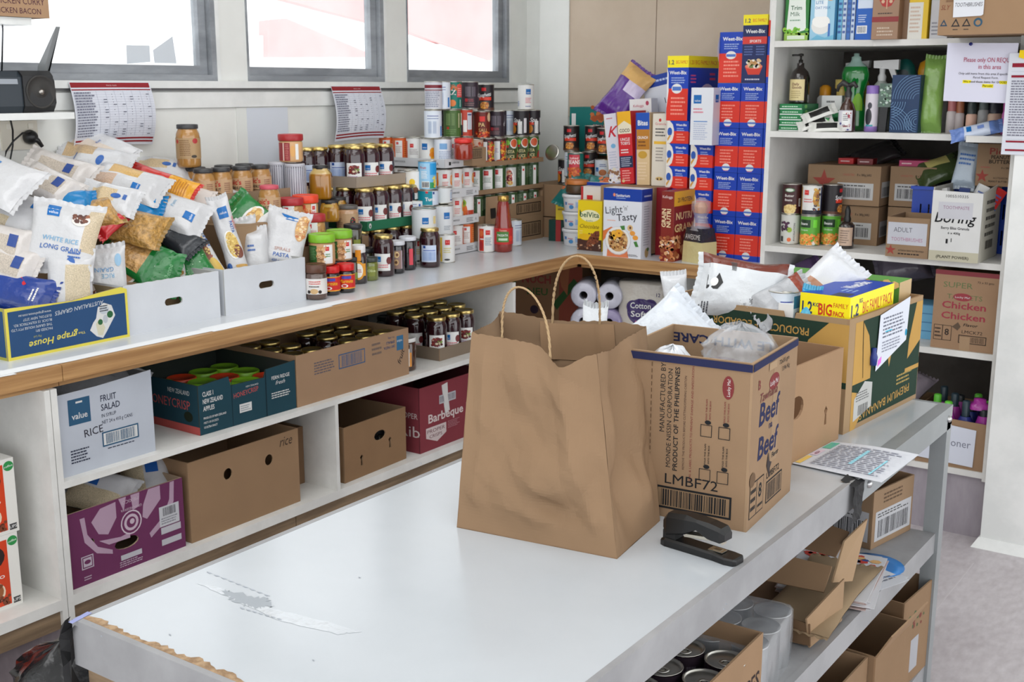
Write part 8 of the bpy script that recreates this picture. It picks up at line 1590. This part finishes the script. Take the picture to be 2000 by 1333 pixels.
t =make_carton('chicken_carton',.225,.30,.282,dict(d=S(178,138,100)),.004,faces=dict(f=[('r',0,.266,.225,.282,S(150,50,60)),('t','SUPER',.03,.222,.028,S(110,130,80),{'w':.10}),('t','TARGETS',.045,.182,.024,S(110,130,80),{'w':.12}),('e',.098,.190,.032,.014,S(170,40,56)),('t','Lucky Me!',.098,.186,.010,W,{'al':'c','w':.05}),('t','Chicken',.030,.148,.034,S(176,32,60),{'w':.15,'bold':.04}),('t','Chicken',.030,.110,.034,S(176,32,60),{'w':.15,'bold':.04}),('t','Flavor',.108,.088,.014,S(50,44,44),{'w':.05,'bold':.03,'shear':.2}),('t','LMCK72',.105,.062,.016,S(60,50,46),{'w':.07}),('r',.095,.026,.19,.056,S(70,56,46)),('r',.098,.029,.187,.053,S(178,138,100)),('b',.102,.031,.184,.051,S(70,56,46)),('r',.008,.03,.07,.085,S(70,56,46)),('r',.010,.032,.037,.083,S(178,138,100)),('r',.040,.032,.068,.083,S(178,138,100)),('t','8',.046,.05,.032,S(60,48,44),{'bold':.04}),('l',.012,.038,.035,.078,S(60,48,44),3),('t','72 x 55 gms',.145,.244,.010,S(60,50,46),{'w':.055}),('r',.10,.0,.135,.05,S(186,150,110)),('p',[(.07,.082),(.09,.10),(.10,.085),(.09,.07)],S(110,90,70))]))
place(t,'brown noodle carton printed chicken with green handwriting',(-1.036,4.26+.15,S2),0,'carton')
for i in range(4):bx('light blue flat box, %s from the bottom of the small blue stack' % ORD[i],'box',-1.27,-1.175,4.38,S2+.0325*i,.032,.12,S(110,176,214),dict(f=[('r',0,.029,.095,.032,S(70,130,180))]),name='soap_box')
t =make_carton('conditioner_carton',.245,.30,.185,S(176,138,100),.004,closed=False,faces=dict(f=[]),tops=dict(f=[(0,.18),(.245,.175)]))
place(t,'open brown carton with conditioner note full of bottles on the bottom shelf',(-1.048,4.255+.15,S1),0,'carton')
t =thing('paper_note','white note with handwritten conditioner on the bottom shelf carton','note',(-1.048,4.253,S1));b =MB(['paper']);b.paint([('p',[(-.12,.02),(.082,.012),(.085,.150),(-.12,.165)],S(212,216,228)),('t','conditioner',-.10,.080,.040,S(120,124,140),{'w':.17})],lambda u,v,o:(u,-.001-o*4,v),'paper',seg=0);b.build('sheet',t)
bc2 =[(.02,S(150,40,140)),(.2,S(40,150,60)),(.0,S(30,50,130)),(.1,S(170,60,150))]
rr =random.Random(9)
for i in range(12):
    r_,c_ =i // 4,i % 4;cc =[S(150,40,140),S(150,40,140),S(30,44,120),S(160,50,146)][i*3 % 4];kc =[S(30,34,40),S(100,200,60),S(40,60,70)][i % 3]
    bottle('shampoo_bottle','magenta or blue shampoo bottle in the conditioner carton, row %s, place %s' % (ORD[r_],ORD[c_]),-1.14+.062*c_,4.30+.085*r_,S1+.005,[(0,0),(.026,0),(.027,.16),(.018,.18+.01*(i % 2))],cc,cap=([(.014,.18),(.014,.21+.012*(i % 3)),(.010,.214+.012*(i % 3)),(0,.214+.012*(i % 3))],kc),mat='plastic')
tx_ =(-.985,4.285)
t =thing('magenta_tub','shiny magenta moulded lid lying on the conditioner bottles','lid',(-.975,4.32,S1+.215),.3);b =MB(['film']);b.lathe([(.034,0),(.032,.018),(.022,.022),(.020,.036),(0,.038)],S(166,44,150),16,sq=4);b.build('lid',t)
t =make_carton('cardboard_tray',.11,.28,.10,S(150,112,78),.004,faces=dict(f=[('r',.0,.02,.11,.07,S(170,74,40))]));place(t,'low open brown carton at the left of the bottom shelf',(-1.245,4.27+.14,S1+.09),0,'carton')
block('closed brown carton under the low open one',-1.30,4.28,-1.185,4.54,S1,S1+.089)
pouch('purple_bag','pale crumpled bag in the low open carton','bag',.12,.16,.08,(-1.25,4.42,S1+.23),orient((.1,-.5,.8),60),155,base=S(140,130,140),rough=2)
# ================================================================ on the shelves of the work table
ZS,ZL =.4607,.0857
a_,b_,c_ =oz(1645,1040,ZS),oz(1700,1075,ZS),oz(1778,1035,ZS)
d4 =(c_-b_).normalized();e4 =Vector((-d4.y,d4.x,0));L4,W4 =(c_-b_).length,.235
t =make_carton('jar_carton',L4,W4,.152,SB,.004,closed=False,faces=dict(f=[('r',.015,.016,L4-.008,.095,S(206,206,210)),('b',.03,.024,L4-.02,.070,S(60,60,64)),('l',.025,.076,L4-.02,.090,S(90,90,90),2),('l',.05,.11,L4-.05,.14,S(110,84,60),3)],l=[('r',.05,.016,.225,.095,S(206,206,210)),('b',.065,.024,.21,.070,S(60,60,64)),('l',.07,.076,.2,.090,S(90,90,90),2)]))
pos =b_+d4*L4/2+e4*W4/2;place(t,'brown jar carton with white barcode labels on the table middle shelf',(pos.x,pos.y,ZS),math.atan2(d4.y,d4.x),'carton')
def sheet_stack(name,label,cat,cx,cy,z,w_,h,rz,n,c,pr=None,th=.0006,fan=.01):
    t =thing(name,label,cat,(cx,cy,z),rz);b =MB(['paper']);rr =random.Random(n)
    for k in range(n):
        T =Matrix.Translation((rr.uniform(-fan,fan),rr.uniform(-fan,fan),k*th)) @ Matrix.Rotation(rr.uniform(-fan,fan)*6,4,'Z');b.box(-w_/2,-h/2,0,w_/2,h/2,th*.9,c[k % len(c)],T=T)
    o =b.build('pages',t)
    if n >1:o['kind']='stuff'
    if pr:p =MB(['paper']);p.paint(pr,lambda u,v,o_:(u,v,n*th+.0004+o_),'paper',seg=0);p.build('print',t)
    return t
sheet_stack('printed_papers','loose printed sheets lying between the barcode carton and magazines','paper',-.905,2.62,ZS,.21,.297,1.2,5,[S(206,208,214)],[('l',-.09,-.13,.09,.13,S(120,122,134),22)])
sheet_stack('magazines','stack of magazines with blue cover corner on the middle shelf','magazine',-.868,2.56,ZS+.0035,.20,.28,.18,12,[S(206,204,206),S(190,170,166),S(210,210,214)],[('s',-.08,.05,.08,.13,[S(200,70,60),S(60,80,140),S(226,180,120)],20,.012)],.0016,.008)
t =thing('blue_plate','bright blue plastic plate edge peeping out under the magazines','plate',(-.845,2.68,ZS),0);b =MB(['plastic']);b.lathe([(.0,.0006),(.05,.0006),(.075,.003),(.076,.0034),(.05,.0014),(0,.0014)],S(20,120,196),24);b.build('plate',t)
t.location =(-.825,2.70,ZS)
pouch('paper_sack','flat folded kraft paper sack beneath the flattened carton','paper bag',.17,.42,.022,(-.845,2.40,ZS+.035),(0,0,.06),161,base=S(170,144,110),mat='kraft',rough=1.0)
t =thing('flattened_carton','torn flattened brown carton standing open on the middle shelf','carton',(0,0,0))
def panelq(pts,th=.004,c=S(160,124,86),nm='panel'):
    b =MB(['card']);P_ =[Vector(p) for p in pts];n_ =(P_[1]-P_[0]).cross(P_[3]-P_[0]).normalized()*th
    b.hexa([p for p in P_],[p+n_ for p in P_],c);return b.build(nm,t)
z0 =ZS+.004
panelq([(-1.15,2.18,z0),(-.80,2.20,z0),(-.82,2.62,z0),(-1.15,2.62,z0)],c=S(140,106,72),nm='base_panel')
panelq([(-1.16,2.20,z0+.004),(-1.16,2.62,z0+.004),(-1.12,2.60,z0+.15),(-1.12,2.22,z0+.15)],c=S(120,90,62),nm='back_panel')
panelq([(-1.14,2.235,z0+.004),(-.90,2.215,z0+.006),(-.90,2.21,z0+.066),(-1.14,2.23,z0+.06)],c=S(130,96,62),nm='front_panel')
panelq([(-.79,2.195,z0),(-.775,2.34,z0+.008),(-.775,2.34,z0+.105),(-.80,2.195,z0+.062)],c=S(178,142,102),nm='end_flap')
panelq([(-.80,2.34,z0+.09),(-.79,2.44,z0+.06),(-.775,2.47,z0+.20),(-.80,2.40,z0+.165)],c=S(190,154,112),nm='torn_flap')
panelq([(-1.10,2.28,z0+.075),(-.80,2.30,z0+.080),(-.80,2.34,z0+.125),(-1.10,2.33,z0+.13)],c=S(150,116,80),nm='inner_flap')
panelq([(-1.10,2.34,z0+.16),(-.80,2.36,z0+.14),(-.80,2.44,z0+.17),(-1.10,2.46,z0+.20)],c=S(130,98,66),nm='inner_flap')
panelq([(-1.12,2.24,z0+.004),(-.785,2.196,z0+.004),(-.79,2.20,z0+.05),(-1.12,2.245,z0+.05)],c=S(126,94,62),nm='front_panel')
t =thing('tin_multipack','shrink wrapped pack of tins on the table middle shelf','tins',(-.865,2.02,ZS),.12)
for i in range(2):
    for j in range(3):
        b =MB(['metal']);T =Matrix.Translation((.040-.0785*i,-.0785+.0785*j,0))
        b.lathe([(.037,0),(.037,.108),(.038,.109),(.038,.111),(.036,.1115),(.034,.108),(.020,.108),(.018,.109),(0,.109)],S(186,186,184),24,T=T);b.build('tin',t)
b =MB(['clear']);b.lathe([(.118,-.001),(.121,.05),(.119,.112),(.112,.116),(.05,.1135),(0,.1145)],S(206,210,216),44,T=Matrix.Scale(.66,4,(1,0,0)),sq=9);b.build('shrink_wrap',t)
can('chick',(-.775-.03,1.94,ZS),'single tin in torn wrap at the shelf front',rz=.6) if False else None
t =make_carton('brown_carton',.27,.40,.150,S(170,132,92),.004,faces=dict(r=[('t','GRAPES',.24,.045,.05,S(60,46,44),{'w':.15,'bold':.03})]))
place(t,'open brown carton of tins at the lower picture edge, middle shelf',(-.77-.14,1.72,ZS),.02,'carton')
for i in range(3):
    for j in range(4):can('spagback',(-.815-.082*i,1.575+.088*j,ZS+.0055),'dark tin in the carton at the lower picture edge, row %s, place %s' % (ORD[i],ORD[j]),rz=.5,group='dark tins in the carton on the table shelf')
KL =S(160,124,86)
for i,(x,y,L_,W_,H_c,rz_,lab) in enumerate(((-.875,2.93,.21,.22,.245,1.5,'tall brown carton with white label at the far end of the lowest table shelf'),(-.86,2.68,.24,.22,.215,1.52,'open brown carton with bent flap on the lowest table shelf'),(-.885,2.43,.24,.22,.215,1.55,'open brown carton nearest the picture edge on the lowest table shelf'))):
    t =make_carton('brown_carton',L_,W_,H_c,KL,.004,faces=dict(f=[('r',.02,.03,.12,.12,S(190,190,196)),('s',.03,.13,.15,.2,[S(140,60,50),S(90,110,70)],14,.009)] if i ==0 else []),flaps=[('f',.07,-62)] if i ==1 else None)
    place(t,lab,(x,y,ZL),rz_,'carton')
t =make_carton('wooden_crate',.10,.12,.06,S(120,90,60),.006);place(t,'small dark wooden box at the far end of the lowest table shelf',(-.84,3.02-.0+.0,ZL),0,'box');t.location =(-.99,2.93,ZL)
t =crumpled_plastic('bin_bag','shiny black bin bag standing left of the table corner',(-2.27,1.44,.0),.15,.36,7.7,S(16,16,20),mat='film',cat='bin bag',amp=.5)
q =oz(212,1345,.62)
t =thing('white_bucket','white round lid with dark rings beneath the near table edge','bucket',oz(226,1352,.27).to_tuple()[:2]+(.13,));b =MB(['plastic']);b.lathe([(0,0),(.085,0),(.095,.13)],S(206,206,206),32);b.build('bucket_body',t)
b =MB(['plastic']);b.lathe([(.095,.13),(.099,.132),(.099,.142),(.094,.145,S(40,40,44)),(.088,.145),(.084,.141),(.078,.141,S(60,60,64)),(.074,.141),(.0,.141)],S(214,214,214),36);b.build('lid',t)
b =MB([M['outwhite']]);b.box(-14,2,-1,-13.8,24,2.35,C0);o =b.build('neighbour_house');
tag(o,'pale wall of the neighbouring building seen through the windows','building')
b2 =MB([M['outred']]);T =Matrix(((0,0,1,-13.7),(1,0,0,0),(0,1,0,0),(0,0,0,1)))
qq =[ox(x,y,-13.7) for x,y in ((523,112),(523,40),(560,36),(740,112))];b2.plate([(v.y,v.z) for v in qq],[],T,.2,C0);b2.build('roof',o)
b2 =MB([M['outred']]);qq =[ox(x,y,-13.7) for x,y in ((530,-8),(700,-60),(1000,-60),(960,118),(800,62),(640,22))];b2.plate([(v.y,v.z) for v in qq],[],T,.2,C0);b2.build('roof',o)
